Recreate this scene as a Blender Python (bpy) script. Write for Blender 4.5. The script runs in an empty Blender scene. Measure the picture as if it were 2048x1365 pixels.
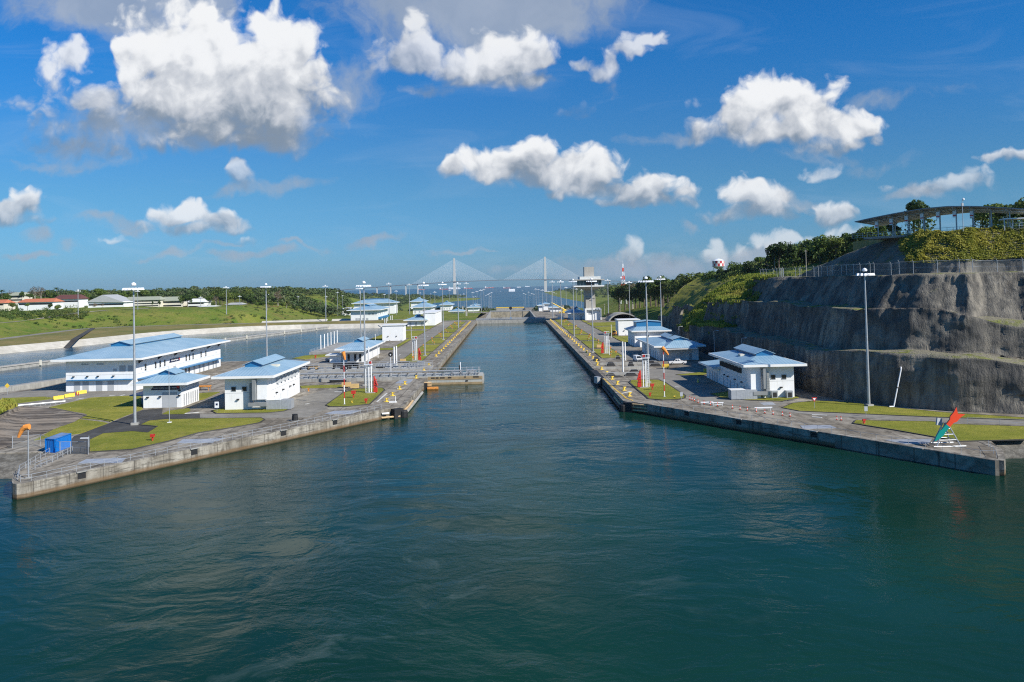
import bpy, math, random
import numpy as np
from mathutils import Vector, Matrix, noise as mnoise

# ------------------------------------------------------------------ camera, sky, sun, exposure
R = math.radians
scene = bpy.context.scene
COL = scene.collection
FPX, PU, PV, CAMH, ROLL, PITCH = 1650.0, 1017.0, 525.0, 30.0, 1.25, 1.458
CAMR = Matrix.Rotation(R(90 + PITCH), 3, 'X') @ Matrix.Rotation(-R(ROLL), 3, 'Z')
CAMP = Vector((0, 0, CAMH))
cam = bpy.data.cameras.new('camera')
cam.sensor_width = 36.0
cam.sensor_fit = 'HORIZONTAL'
cam.lens = FPX / 2048 * 36
cam.shift_x = (1024 - PU) / 2048
cam.shift_y = -(682.5 - PV) / 2048
cam.clip_start, cam.clip_end = 0.5, 60000
camo = bpy.data.objects.new('camera', cam)
camo.matrix_world = Matrix.Translation(CAMP) @ CAMR.to_4x4()
COL.objects.link(camo)
scene.camera = camo

SUN_EL, SUN_AZ = R(36), math.atan2(0.80, -0.60)      # azimuth from +Y towards +X
SUND = Vector((math.sin(SUN_AZ) * math.cos(SUN_EL), math.cos(SUN_AZ) * math.cos(SUN_EL), math.sin(SUN_EL)))
sl = bpy.data.lights.new('sun', 'SUN')
sl.energy, sl.angle, sl.color = 5.0, R(0.53), (1.0, 0.95, 0.86)
so = bpy.data.objects.new('sun', sl)
so.rotation_euler = SUND.to_track_quat('Z', 'Y').to_euler()
COL.objects.link(so)
vs = scene.view_settings
vs.view_transform, vs.look, vs.gamma, vs.exposure, vs.use_curve_mapping = 'Standard', 'None', 1, 0.25, False
scene.cycles.max_bounces = 6
scene.cycles.diffuse_bounces = 2
scene.cycles.glossy_bounces = 3
scene.cycles.transmission_bounces = 2
scene.cycles.volume_bounces = 0
scene.cycles.use_denoising = False
scene.cycles.adaptive_threshold = 0.006
scene.cycles.pixel_filter_type = 'BLACKMAN_HARRIS'
scene.cycles.filter_width = 1.15
scene.cycles.caustics_reflective = False
scene.cycles.caustics_refractive = False
scene.cycles.sample_clamp_indirect = 4

def ray(u, v):
    """direction through a pixel of the 2048 x 1365 photograph"""
    return (CAMR @ Vector(((u - PU) / FPX, -(v - PV) / FPX, -1.0))).normalized()
def G(u, v, z=0.0):
    d = ray(u, v)
    t = (z - CAMH) / d.z
    return Vector((d.x * t, d.y * t, z))
def P(u, v, Y):
    d = ray(u, v)
    t = Y / d.y
    return Vector((d.x * t, Y, CAMH + d.z * t))

# ---- node helper
class NT:
    def __init__(s, tree): s.t = tree; s.n = tree.nodes; s.l = tree.links
    def new(s, typ, ins=None, **props):
        nd = s.n.new(typ)
        for k, v in props.items(): setattr(nd, k, v)
        for k, v in (ins or {}).items(): s.set(nd.inputs[k], v)
        return nd
    def set(s, sock, v):
        if isinstance(v, bpy.types.NodeSocket): s.l.new(v, sock)
        elif v is not None: sock.default_value = v
    def m(s, op, a, b=None, c=None, clamp=False):
        nd = s.n.new('ShaderNodeMath'); nd.operation = op; nd.use_clamp = clamp
        s.set(nd.inputs[0], a)
        if b is not None: s.set(nd.inputs[1], b)
        if c is not None: s.set(nd.inputs[2], c)
        return nd.outputs[0]
    def v(s, op, a, b=None, scale=None):
        nd = s.n.new('ShaderNodeVectorMath'); nd.operation = op
        s.set(nd.inputs[0], a)
        if b is not None: s.set(nd.inputs[1], b)
        if scale is not None: s.set(nd.inputs['Scale'], scale)
        return nd.outputs['Value'] if op in ('DOT_PRODUCT', 'LENGTH') else nd.outputs[0]
    def mix(s, f, a, b, mode='MIX'):
        nd = s.n.new('ShaderNodeMix'); nd.data_type = 'RGBA'; nd.blend_type = mode
        s.set(nd.inputs[0], f); s.set(nd.inputs[6], c4(a)); s.set(nd.inputs[7], c4(b))
        return nd.outputs[2]
    def xyz(s, v):
        nd = s.n.new('ShaderNodeSeparateXYZ'); s.set(nd.inputs[0], v); return nd.outputs
    def vec(s, x, y, z):
        nd = s.n.new('ShaderNodeCombineXYZ')
        for i, q in enumerate((x, y, z)): s.set(nd.inputs[i], q)
        return nd.outputs[0]
    def noise(s, vec, scale, detail=4, rough=0.55, dist=0.0, dims='3D'):
        nd = s.n.new('ShaderNodeTexNoise'); nd.noise_dimensions = dims
        s.set(nd.inputs['Vector'], vec)
        nd.inputs['Scale'].default_value = scale; nd.inputs['Detail'].default_value = detail
        nd.inputs['Roughness'].default_value = rough; nd.inputs['Distortion'].default_value = dist
        return nd.outputs['Fac']
    def ramp(s, f, a, b):                       # smooth step a..b
        nd = s.n.new('ShaderNodeMapRange'); nd.interpolation_type = 'SMOOTHSTEP'
        s.set(nd.inputs[0], f); s.set(nd.inputs[1], a); s.set(nd.inputs[2], b)
        return nd.outputs[0]
def c4(c):
    return (*c, 1.0) if isinstance(c, (tuple, list)) and len(c) == 3 else c

# ------------------------------------------------------------------ world: sky + cumulus
SKY_STRENGTH = 0.084
world = bpy.data.worlds.new('World'); scene.world = world; world.use_nodes = True
W = NT(world.node_tree); W.n.clear()
wout = W.new('ShaderNodeOutputWorld')
wbg = W.new('ShaderNodeBackground', {'Strength': SKY_STRENGTH})
sky = W.new('ShaderNodeTexSky', sky_type='NISHITA')
sky.sun_disc = False; sky.sun_elevation = SUN_EL; sky.sun_rotation = SUN_AZ
sky.altitude = 30; sky.air_density = 1.0; sky.dust_density = 0.4; sky.ozone_density = 2.0
wdir = W.v('NORMALIZE', W.new('ShaderNodeTexCoord').outputs['Generated'])
wx, wy, wz = W.xyz(wdir)
wy2 = W.m('MAXIMUM', W.m('ABSOLUTE', wy), 0.12)
PX, PZ = W.m('DIVIDE', wx, wy2), W.m('DIVIDE', wz, wy2)
PP = W.vec(PX, PZ, 0.0)
tint = W.mix(W.ramp(PZ, 0.0, 0.13), (0.27, 0.57, 1.06), (0.26, 0.60, 0.92))
tint = W.mix(W.ramp(PZ, 0.10, 0.34), tint, (0.10, 0.64, 1.20))
skycol = W.mix(1.0, sky.outputs[0], tint, 'MULTIPLY')
# cumulus clouds: (base v, top v, opacity, [(u, v, ru, rv, weight)]) as directions seen in the photograph
CLOUDS = [
 (318, 40, 1.0, [(330,105,80,85,1.0),(270,130,45,60,.9),(408,70,45,60,1.0),(415,130,90,90,1.0),(360,200,120,90,1.0),(545,72,42,60,1.0),(565,140,70,90,1.1),
   (590,190,50,85,1.0),(500,215,140,95,1.15),(420,255,150,65,1.1),(530,275,110,48,1.05),(300,225,70,80,1.0),(575,255,60,55,1.0),(470,180,110,110,1.1),(330,285,60,30,.8)]),
 (345, 0, .85, [(140,118,38,40,.8),(118,170,40,50,.75),(185,205,80,40,.85),(225,250,70,45,.9),(110,255,50,45,.7),(45,208,45,22,.62),(165,305,80,26,.75),(90,300,40,25,.6),(160,100,22,26,.55)]),
 (385, 285, 1.0, [(903,335,20,26,.9),(955,322,48,34,.95),(1010,338,80,38,1.05),(1065,315,45,38,1.0),(1055,350,60,34,1.0)]),
 (415, 300, 1.0, [(1120,345,50,38,1.0),(1165,345,60,42,1.1),(1170,375,80,30,1.0),(1235,385,60,26,.9),(1130,385,50,22,.8)]),
 (425, 338, 1.0, [(1300,372,38,34,1.0),(1285,395,70,22,.95),(1265,408,90,14,.85),(1375,380,28,26,.85),(1340,400,60,18,.85)]),
 (300, 172, 1.0, [(1470,232,48,48,1.0),(1540,210,60,48,1.1),(1605,225,70,52,1.1),(1560,262,130,34,1.05),(1410,270,60,24,.8),(1660,205,30,42,.75),(1640,255,60,40,1.0)]),
 (322, 235, 1.0, [(1715,268,42,34,1.0),(1745,290,24,26,.85),(1700,298,50,18,.85),(1650,292,50,20,.7)]),
 (455, 355, 1.0, [(1500,395,45,38,1.0),(1550,398,34,34,.9),(1530,425,70,22,1.0),(1450,432,70,18,.8),(1520,372,18,18,.7)]),
 (462, 405, .95, [(1665,436,40,26,.95),(1640,448,40,14,.7)]),
 (455, 370, .95, [(60,415,32,32,1.0),(20,432,36,24,.95),(50,440,50,14,.8)]),
 (478, 405, .95, [(340,440,34,24,.95),(390,430,32,28,1.0),(440,447,44,20,.95),(400,460,95,14,.9),(480,455,24,14,.7)]),
 (372, 318, .6, [(485,352,24,28,.85),(470,365,20,14,.6)]),
 (495, 468, .65, [(490,487,30,10,.75),(222,476,24,9,.75)]),
 (330, 290, .75, [(2010,315,48,15,.85),(2045,312,30,12,.8)]),
 (405, 330, .6, [(1900,375,80,20,.8),(1940,360,32,26,.8),(1830,378,50,14,.7),(1655,345,50,18,.75)]),
 (545, 470, .8, [(1262,508,18,20,.8),(1250,520,36,14,.7),(1200,530,30,10,.6),(1310,518,28,14,.7),(1430,485,18,16,.75),(1440,510,40,18,.8),(1560,482,50,20,.8),(1640,478,60,18,.75),(1350,528,40,12,.65)]),
 (215, 30, .8, [(830,115,52,40,1.0),(795,125,45,34,.9),(905,130,50,44,.85),(860,180,50,20,.75),(835,60,26,34,.7)]),
 (205, 60, .95, [(1000,128,80,52,1.1),(1060,115,45,44,.95),(960,150,60,36,.95),(1030,160,70,26,.95)]),
 (210, 45, .75, [(1165,130,22,18,.8),(1200,150,34,18,.8),(1228,130,20,36,.8),(1255,98,26,26,.8),(1300,75,34,20,.75),(1225,175,20,26,.65),(1275,95,24,18,.7)]),
 (250, 150, .5, [(1150,228,34,16,.7),(1395,205,16,24,.5)]),
]
SOFT = [
 (230,-10,170,66,1.15),(330,-25,120,80,1.1),(150,-20,110,45,.9),(960,5,220,70,1.1),(1090,-15,130,75,1.05),(760,15,90,62,.8),(1190,5,50,45,.65),(690,175,60,50,.55),
 (180,270,110,50,.55),(150,330,90,12,.5),(560,375,80,12,.6),(450,385,60,9,.5),(225,435,45,12,.7),(250,448,35,8,.6),(330,505,60,8,.7),(70,510,60,6,.7),(160,495,25,14,.5),(80,470,25,10,.5),(500,522,70,8,.6),
 (760,485,45,9,.9),(740,488,26,6,.7),(600,500,40,5,.5),(1380,455,20,8,.7),(1640,310,70,14,.6),(1740,330,60,14,.5),(1850,388,60,10,.5),(1830,190,100,14,.35),(1600,410,60,8,.5),(1340,285,70,14,.5),
 (1290,530,160,20,.8),(1480,525,140,26,.8),(1130,545,100,12,.5),(930,500,70,4,.5),(430,497,60,5,.45)]
def group_tree(name, ins, outs):
    g = bpy.data.node_groups.new(name, 'ShaderNodeTree')
    for nm, ty in ins: g.interface.new_socket(nm, in_out='INPUT', socket_type=ty)
    for nm, ty in outs: g.interface.new_socket(nm, in_out='OUTPUT', socket_type=ty)
    t = NT(g)
    return g, t, t.new('NodeGroupInput').outputs, t.new('NodeGroupOutput').inputs
FL, VC = 'NodeSocketFloat', 'NodeSocketVector'
blob_g, bt, bi, bo = group_tree('cloud_blob', [('X', FL), ('Y', FL), ('C', VC), ('S', VC), ('W', FL), ('A', FL), ('H', VC), ('V', VC)], [('F', FL), ('V', VC)])
cx_, cy_, _ = bt.xyz(bi['C']); sx_, sy_, sd_ = bt.xyz(bi['S']); hb_, hi_, ho_ = bt.xyz(bi['H'])
a_ = bt.m('MULTIPLY', bt.m('SUBTRACT', bi['X'], cx_), sx_)
b_ = bt.m('SUBTRACT', bi['Y'], cy_)
b_ = bt.m('MAXIMUM', bt.m('MULTIPLY', b_, sy_), bt.m('MULTIPLY', b_, sd_))
q_ = bt.m('MULTIPLY_ADD', a_, a_, bt.m('MULTIPLY', b_, b_))
f_ = bt.m('MULTIPLY', bi['W'], bt.m('MULTIPLY_ADD', q_, -0.50, 1.0))
bt.set(bo['F'], bt.m('SMOOTH_MAX', bi['A'], f_, 0.18))
e_ = bt.m('EXPONENT', bt.m('MULTIPLY', f_, 3.0))
h_ = bt.m('MULTIPLY', bt.m('SUBTRACT', bi['Y'], hb_), hi_)
bt.set(bo['V'], bt.v('ADD', bi['V'], bt.vec(e_, bt.m('MULTIPLY', e_, h_), bt.m('MULTIPLY', e_, ho_))))
def pdir(u, v):
    d = ray(u, v); return d.x / d.y, d.z / d.y
def blobs(t, lst, x, y, flat):
    acc = -3.0; vec = None
    for (u, v, ru, rv, w, hb, ht, op) in lst:
        nd = t.new('ShaderNodeGroup'); nd.node_tree = blob_g
        t.set(nd.inputs['X'], x); t.set(nd.inputs['Y'], y); t.set(nd.inputs['A'], acc)
        if vec is not None: t.set(nd.inputs['V'], vec)
        cx, cy = pdir(u, v)
        nd.inputs['C'].default_value = (cx, cy, 0)
        nd.inputs['S'].default_value = (FPX / ru / 1.12, FPX / rv / 1.12, -FPX / rv * flat / 1.12)
        nd.inputs['W'].default_value = w
        yb, yt = pdir(u, hb)[1], pdir(u, ht)[1]
        nd.inputs['H'].default_value = (yb, 1 / (yt - yb), op)
        acc = nd.outputs['F']; vec = nd.outputs['V']
    return acc, vec
CRISP = [(*q, hb, ht, op) for (hb, ht, op, l) in CLOUDS for q in l]
cum_g, ct, ci, co = group_tree('cumulus', [('P', VC)], [('D', FL), ('H', FL), ('O', FL), ('N', FL)])
wn = ct.new('ShaderNodeTexNoise', noise_dimensions='2D', ins={'Vector': ci['P'], 'Scale': 16.0, 'Detail': 3.0, 'Roughness': 0.55})
cq = ct.v('ADD', ci['P'], ct.v('SCALE', ct.v('SUBTRACT', wn.outputs['Color'], (0.5, 0.5, 0.5)), scale=0.034))
qx, qy, _ = ct.xyz(cq)
cB, cV = blobs(ct, CRISP, qx, qy, 1.5)
cB = ct.m('MAXIMUM', cB, -0.8)
cd_, chn, con = ct.xyz(cV)
cH = ct.m('DIVIDE', chn, ct.m('MAXIMUM', cd_, 1e-6), clamp=True)
cO = ct.m('DIVIDE', con, ct.m('MAXIMUM', cd_, 1e-6))
cf = ct.noise(cq, 26.0, 7, 0.62, 0.0, '2D')
def billow(scale, det):
    vr = ct.new('ShaderNodeTexVoronoi', {'Vector': cq, 'Scale': scale, 'Detail': det, 'Roughness': 0.55, }, voronoi_dimensions='2D')
    return ct.m('SUBTRACT', 0.38, vr.outputs['Distance'])
cn = ct.m('MULTIPLY_ADD', ct.m('SUBTRACT', cf, 0.5), 1.25, ct.m('MULTIPLY', billow(24.0, 2.0), 0.75))
ct.set(co['N'], cn)
cn = ct.m('MULTIPLY', cn, ct.m('MULTIPLY_ADD', ct.ramp(cB, 0.45, 1.05), -0.5, 1.0))
ct.set(co['D'], ct.m('ADD', cB, cn)); ct.set(co['H'], cH); ct.set(co['O'], cO)
def cumulus(off):
    nd = W.new('ShaderNodeGroup'); nd.node_tree = cum_g
    W.set(nd.inputs[0], PP if off is None else W.v('ADD', PP, off))
    return nd.outputs
d0, H0, O0, N0 = cumulus(None)
N1 = cumulus((0.010, 0.017, 0.0))[3]
width = W.m('MULTIPLY_ADD', W.ramp(H0, 0.05, 0.65), -0.55, 1.15)
alpha_c = W.m('MULTIPLY', W.ramp(d0, -0.06, W.m('ADD', width, -0.06)), O0)
relief = W.m('MULTIPLY', W.m('SUBTRACT', N0, N1), 0.36)
lit = W.m('ADD', W.m('MULTIPLY_ADD', H0, 0.98, 0.02), relief)
lit = W.m('ADD', lit, W.m('MULTIPLY', W.m('SUBTRACT', W.noise(PP, 9.0, 3, 0.5, 0.0, '2D'), 0.5), 0.55))
lit = W.ramp(lit, 0.02, 0.98)
K = 10.0
ccol = W.mix(W.ramp(lit, 0.0, 0.5), (0.23 * K, 0.29 * K, 0.37 * K), (0.58 * K, 0.61 * K, 0.66 * K))
ccol = W.mix(W.ramp(lit, 0.4, 1.0), ccol, (0.93 * K, 0.94 * K, 0.95 * K))
low = W.ramp(PZ, 0.02, 0.16)                       # thinner, bluer clouds near the horizon
alpha_c = W.m('MULTIPLY', alpha_c, W.m('MULTIPLY_ADD', low, 0.25, 0.72))
sn = W.new('ShaderNodeTexNoise', noise_dimensions='2D', ins={'Vector': PP, 'Scale': 9.0, 'Detail': 5.0, 'Roughness': 0.55})
sq = W.v('ADD', PP, W.v('SCALE', W.v('SUBTRACT', sn.outputs['Color'], (0.5, 0.5, 0.5)), scale=0.07))
sx, sy, _ = W.xyz(sq)
S = W.m('ADD', W.m('MAXIMUM', blobs(W, [(*q, q[1] + q[3], q[1] - q[3], 1.0) for q in SOFT], sx, sy, 1.0)[0], -0.6), W.m('MULTIPLY', W.m('SUBTRACT', W.noise(sq, 17.0, 6, 0.6, 0.0, '2D'), 0.5), 1.5))
alpha_s = W.m('MULTIPLY', W.ramp(S, 0.05, 0.95), 0.78)
scol = W.mix(W.noise(sq, 12.0, 4, 0.55, 0.0, '2D'), (0.27 * K, 0.34 * K, 0.44 * K), (0.50 * K, 0.55 * K, 0.62 * K))
cirrus = W.noise(W.v('MULTIPLY', PP, (3.0, 14.0, 1.0)), 1.3, 5, 0.6, 0.6, '2D')
skycol = W.mix(W.m('MULTIPLY', W.ramp(cirrus, 0.50, 0.78), 0.09), skycol, (0.62 * K, 0.72 * K, 0.82 * K))
front = W.m('MULTIPLY', W.ramp(wy, 0.25, 0.62), W.ramp(wz, 0.55, 0.42))
alpha_s = W.m('MULTIPLY', alpha_s, front); alpha_c = W.m('MULTIPLY', alpha_c, front)
skycol = W.mix(alpha_s, skycol, scol)
skycol = W.mix(alpha_c, skycol, ccol)
W.set(wbg.inputs['Color'], skycol)
W.l.new(wbg.outputs[0], wout.inputs[0])
world.cycles.sampling_method = 'MANUAL'
world.cycles.sample_map_resolution = 1024

# ------------------------------------------------------------------ materials
MATS = {}
def newmat(name):
    m = bpy.data.materials.new(name); m.use_nodes = True
    t = NT(m.node_tree); t.n.clear()
    out = t.new('ShaderNodeOutputMaterial'); bs = t.new('ShaderNodeBsdfPrincipled')
    t.l.new(bs.outputs[0], out.inputs[0])
    MATS[name] = m
    return m, t, bs
def wpos(t):
    return t.new('ShaderNodeNewGeometry').outputs['Position']
def paint(name, col, rough=0.55, metal=0.0, vary=0.12, scale=0.6, dirt=None, dirt_amt=0.3, bump=0.0, bscale=6.0, var=False):
    m, t, bs = newmat(name)
    pos = t.new('ShaderNodeTexCoord').outputs['Object'] if not var else wpos(t)
    n = t.noise(pos, scale, 5, 0.6)
    lo = tuple(c * (1 - vary) for c in col); hi = tuple(min(1, c * (1 + vary)) for c in col)
    c = t.mix(t.ramp(n, 0.3, 0.7), lo, hi)
    if dirt:
        st = t.noise(t.v('MULTIPLY', pos, (2.2, 2.2, 0.22)), 1.0, 5, 0.65)
        c = t.mix(t.m('MULTIPLY', t.ramp(st, 0.48, 0.72), dirt_amt), c, dirt)
    t.set(bs.inputs['Base Color'], c)
    bs.inputs['Roughness'].default_value = rough; bs.inputs['Metallic'].default_value = metal
    if bump:
        b = t.new('ShaderNodeBump', {'Height': t.noise(pos, bscale, 4), 'Strength': bump, 'Distance': 0.1})
        t.l.new(b.outputs[0], bs.inputs['Normal'])
    return m
white = paint('white_wall_paint', (0.85, 0.855, 0.85), 0.5, vary=0.03, dirt=(0.58, 0.57, 0.53), dirt_amt=0.25)
trimw = paint('white_trim', (0.82, 0.82, 0.80), 0.45, vary=0.03, dirt=(0.5, 0.5, 0.47), dirt_amt=0.2)
greyp = paint('grey_panel', (0.42, 0.44, 0.46), 0.5, vary=0.05)
galv = paint('galvanised_steel', (0.42, 0.44, 0.46), 0.42, metal=0.35, vary=0.10, scale=2.0)
duct_m = paint('duct_sheet_metal', (0.30, 0.31, 0.31), 0.45, metal=0.3, vary=0.08)
dark = paint('dark_glass', (0.02, 0.025, 0.03), 0.12, vary=0.1)
black = paint('black_rubber', (0.015, 0.015, 0.016), 0.7, vary=0.2)
blue = paint('blue_panel', (0.025, 0.17, 0.36), 0.4, vary=0.05)
sgnb = paint('sign_navy', (0.008, 0.014, 0.06), 0.4, vary=0.05)
red = paint('red_paint', (0.55, 0.035, 0.025), 0.42, vary=0.12)
orange = paint('orange_cloth', (0.82, 0.30, 0.055), 0.8, vary=0.08)
yellow = paint('yellow_paint', (0.84, 0.58, 0.07), 0.45, vary=0.12, dirt=(0.35, 0.2, 0.05), dirt_amt=0.3)
tan = paint('tan_box_paint', (0.62, 0.42, 0.18), 0.6, vary=0.1)
teal = paint('teal_paint', (0.0, 0.26, 0.22), 0.4, vary=0.05)
vermil = paint('vermilion_paint', (0.80, 0.07, 0.02), 0.4, vary=0.05)
cont_m = paint('container_blue', (0.0, 0.17, 0.58), 0.4, vary=0.07, dirt=(0.05, 0.12, 0.3), dirt_amt=0.3)
lampw = paint('lamp_white', (0.85, 0.86, 0.88), 0.3, vary=0.02)
tyre = paint('tyre_rubber', (0.02, 0.02, 0.02), 0.8)
carw = paint('car_white', (0.80, 0.80, 0.80), 0.25, vary=0.02)
cars = paint('car_silver', (0.45, 0.48, 0.52), 0.25, metal=0.4, vary=0.02)
conc = paint('plain_concrete', (0.34, 0.33, 0.30), 0.85, vary=0.18, scale=0.35, dirt=(0.10, 0.095, 0.085), dirt_amt=0.55)
towc = paint('tower_concrete', (0.40, 0.38, 0.34), 0.8, vary=0.10, scale=0.25, dirt=(0.20, 0.19, 0.17), dirt_amt=0.5)
rust = paint('rust_orange', (0.55, 0.22, 0.04), 0.7, vary=0.25, scale=2)
brownw = paint('weathered_wood', (0.55, 0.38, 0.20), 0.75, vary=0.2, scale=2)
rooft = paint('tile_roof', (0.50, 0.16, 0.08), 0.8, vary=0.15)
roofg = paint('grey_roof', (0.42, 0.43, 0.43), 0.6, vary=0.06)
roofs = paint('sage_roof', (0.34, 0.36, 0.27), 0.6, vary=0.06)
roofd = paint('maroon_roof', (0.13, 0.05, 0.04), 0.7, vary=0.1)
cream = paint('cream_wall', (0.70, 0.66, 0.55), 0.7, vary=0.06)
shipred = paint('ship_red', (0.50, 0.09, 0.06), 0.6)
shipblue = paint('ship_dark', (0.03, 0.05, 0.10), 0.6)
bark = paint('bark', (0.13, 0.10, 0.075), 0.9, vary=0.3, scale=3)
paleb = paint('pale_bark', (0.42, 0.39, 0.33), 0.9, vary=0.2, scale=3)
bridge_m = paint('bridge_concrete', (0.52, 0.51, 0.48), 0.8, vary=0.04, scale=0.05)
markw = paint('road_marking', (0.62, 0.62, 0.58), 0.7, vary=0.15, scale=1.0)
marky = paint('yellow_marking', (0.62, 0.40, 0.05), 0.7, vary=0.2, scale=1.0)
steelplate = paint('steel_plate', (0.38, 0.40, 0.43), 0.5, metal=0.2, vary=0.15, scale=0.5)

def ground_mat(name, c1, c2, c3, s1=0.05, s2=0.6, rough=0.9, bump=0.25):
    m, t, bs = newmat(name)
    p = wpos(t)
    a = t.ramp(t.noise(p, s1, 6, 0.6, 0.5), 0.32, 0.68)
    b = t.ramp(t.noise(p, s2, 5, 0.65), 0.35, 0.72)
    c = t.mix(a, c1, c2)
    c = t.mix(t.m('MULTIPLY', b, 0.55), c, c3)
    fine = t.noise(p, 4.0, 3, 0.6)
    c = t.mix(1.0, c, t.mix(fine, (0.72, 0.72, 0.72), (1.25, 1.25, 1.25)), 'MULTIPLY')
    t.set(bs.inputs['Base Color'], c); bs.inputs['Roughness'].default_value = rough
    bs.inputs['Specular IOR Level'].default_value = 0.2
    bp = t.new('ShaderNodeBump', {'Height': t.noise(p, 2.2, 4, 0.6), 'Strength': bump, 'Distance': 0.15})
    t.l.new(bp.outputs[0], bs.inputs['Normal'])
    return m
def lawn_mat():
    m, t, bs = newmat('mown_grass')
    p = wpos(t)
    a = t.ramp(t.noise(p, 0.06, 6, 0.65, 0.6), 0.34, 0.66)
    b = t.ramp(t.noise(p, 0.35, 6, 0.7, 0.3), 0.40, 0.70)
    d = t.ramp(t.noise(p, 0.13, 6, 0.7, 1.0), 0.55, 0.72)
    c = t.mix(a, (0.20, 0.215, 0.032), (0.31, 0.285, 0.055))
    c = t.mix(t.m('MULTIPLY', b, 0.55), c, (0.12, 0.15, 0.022))
    c = t.mix(t.m('MULTIPLY', d, 0.65), c, (0.33, 0.255, 0.09))
    f = t.noise(p, 2.6, 5, 0.75)
    c = t.mix(1.0, c, t.mix(f, (0.62, 0.66, 0.6), (1.34, 1.3, 1.3)), 'MULTIPLY')
    t.set(bs.inputs['Base Color'], c); bs.inputs['Roughness'].default_value = 0.95
    bs.inputs['Specular IOR Level'].default_value = 0.1
    bp = t.new('ShaderNodeBump', {'Height': t.noise(p, 3.0, 5, 0.75), 'Strength': 0.8, 'Distance': 0.25})
    t.l.new(bp.outputs[0], bs.inputs['Normal'])
    return m
def apron_mat():
    m, t, bs = newmat('apron_concrete')
    p = wpos(t)
    a = t.ramp(t.noise(t.v('MULTIPLY', p, (1.0, 0.4, 1.0)), 0.07, 7, 0.65, 0.8), 0.30, 0.70)
    b = t.ramp(t.noise(t.v('MULTIPLY', p, (1.0, 0.5, 1.0)), 0.45, 6, 0.7, 0.6), 0.40, 0.68)
    c = t.mix(a, (0.185, 0.158, 0.120), (0.40, 0.362, 0.298))
    c = t.mix(t.m('MULTIPLY', b, 0.78), c, (0.08, 0.068, 0.052))
    light = t.ramp(t.noise(p, 0.16, 5, 0.6, 1.0), 0.58, 0.74)
    c = t.mix(t.m('MULTIPLY', light, 0.55), c, (0.48, 0.45, 0.385))
    # slab joints
    px, py, _ = t.xyz(p)
    jx = t.m('PINGPONG', px, 3.0); jy = t.m('PINGPONG', py, 3.0)
    j = t.m('MINIMUM', jx, jy)
    c = t.mix(t.m('MULTIPLY', t.m('LESS_THAN', j, 0.10), 0.55), c, (0.04, 0.038, 0.034))
    t.set(bs.inputs['Base Color'], c); bs.inputs['Roughness'].default_value = 0.9
    bs.inputs['Specular IOR Level'].default_value = 0.2
    bp = t.new('ShaderNodeBump', {'Height': t.noise(p, 3.0, 4, 0.6), 'Strength': 0.2, 'Distance': 0.1})
    t.l.new(bp.outputs[0], bs.inputs['Normal'])
    return m
apron = apron_mat()
road = ground_mat('asphalt_road', (0.21, 0.195, 0.168), (0.30, 0.28, 0.242), (0.145, 0.135, 0.115), 0.06, 0.5, 0.9, 0.15)
roadd = ground_mat('dark_asphalt_path', (0.055, 0.053, 0.05), (0.10, 0.097, 0.09), (0.04, 0.04, 0.038), 0.1, 0.6, 0.9, 0.15)
grass = lawn_mat()
soil = ground_mat('bare_slope_soil', (0.15, 0.155, 0.04), (0.25, 0.195, 0.075), (0.09, 0.10, 0.03), 0.03, 0.2, 0.95, 0.5)
lining = ground_mat('pale_liner', (0.50, 0.47, 0.40), (0.62, 0.585, 0.51), (0.36, 0.33, 0.27), 0.05, 0.3, 0.85, 0.1)
riprap = ground_mat('stone_pitching', (0.12, 0.11, 0.09), (0.25, 0.235, 0.20), (0.05, 0.048, 0.042), 0.5, 1.2, 0.95, 1.0)

def terrain_mat():
    m, t, bs = newmat('grassland')
    p = wpos(t)
    px, py, pz = t.xyz(p)
    a = t.ramp(t.noise(p, 0.012, 6, 0.6, 0.4), 0.35, 0.65)
    b = t.ramp(t.noise(p, 0.07, 6, 0.65, 0.3), 0.38, 0.66)
    c = t.mix(a, (0.10, 0.17, 0.024), (0.185, 0.215, 0.038))
    c = t.mix(t.m('MULTIPLY', b, 0.6), c, (0.25, 0.215, 0.065))
    sp = t.ramp(t.noise(p, 0.035, 5, 0.6, 0.5), 0.60, 0.72)
    c = t.mix(t.m('MULTIPLY', sp, 0.75), c, (0.19, 0.105, 0.05))
    sh = t.ramp(t.noise(p, 0.16, 5, 0.7), 0.56, 0.66)
    c = t.mix(t.m('MULTIPLY', sh, 0.75), c, (0.03, 0.062, 0.012))
    f = t.noise(p, 1.2, 4, 0.7)
    c = t.mix(1.0, c, t.mix(f, (0.6, 0.6, 0.6), (1.35, 1.35, 1.3)), 'MULTIPLY')
    t.set(bs.inputs['Base Color'], c); bs.inputs['Roughness'].default_value = 0.95
    bs.inputs['Specular IOR Level'].default_value = 0.1
    bp = t.new('ShaderNodeBump', {'Height': t.noise(p, 0.55, 6, 0.7), 'Strength': 0.9, 'Distance': 1.2})
    t.l.new(bp.outputs[0], bs.inputs['Normal'])
    return m
terr_m = terrain_mat()

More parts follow.
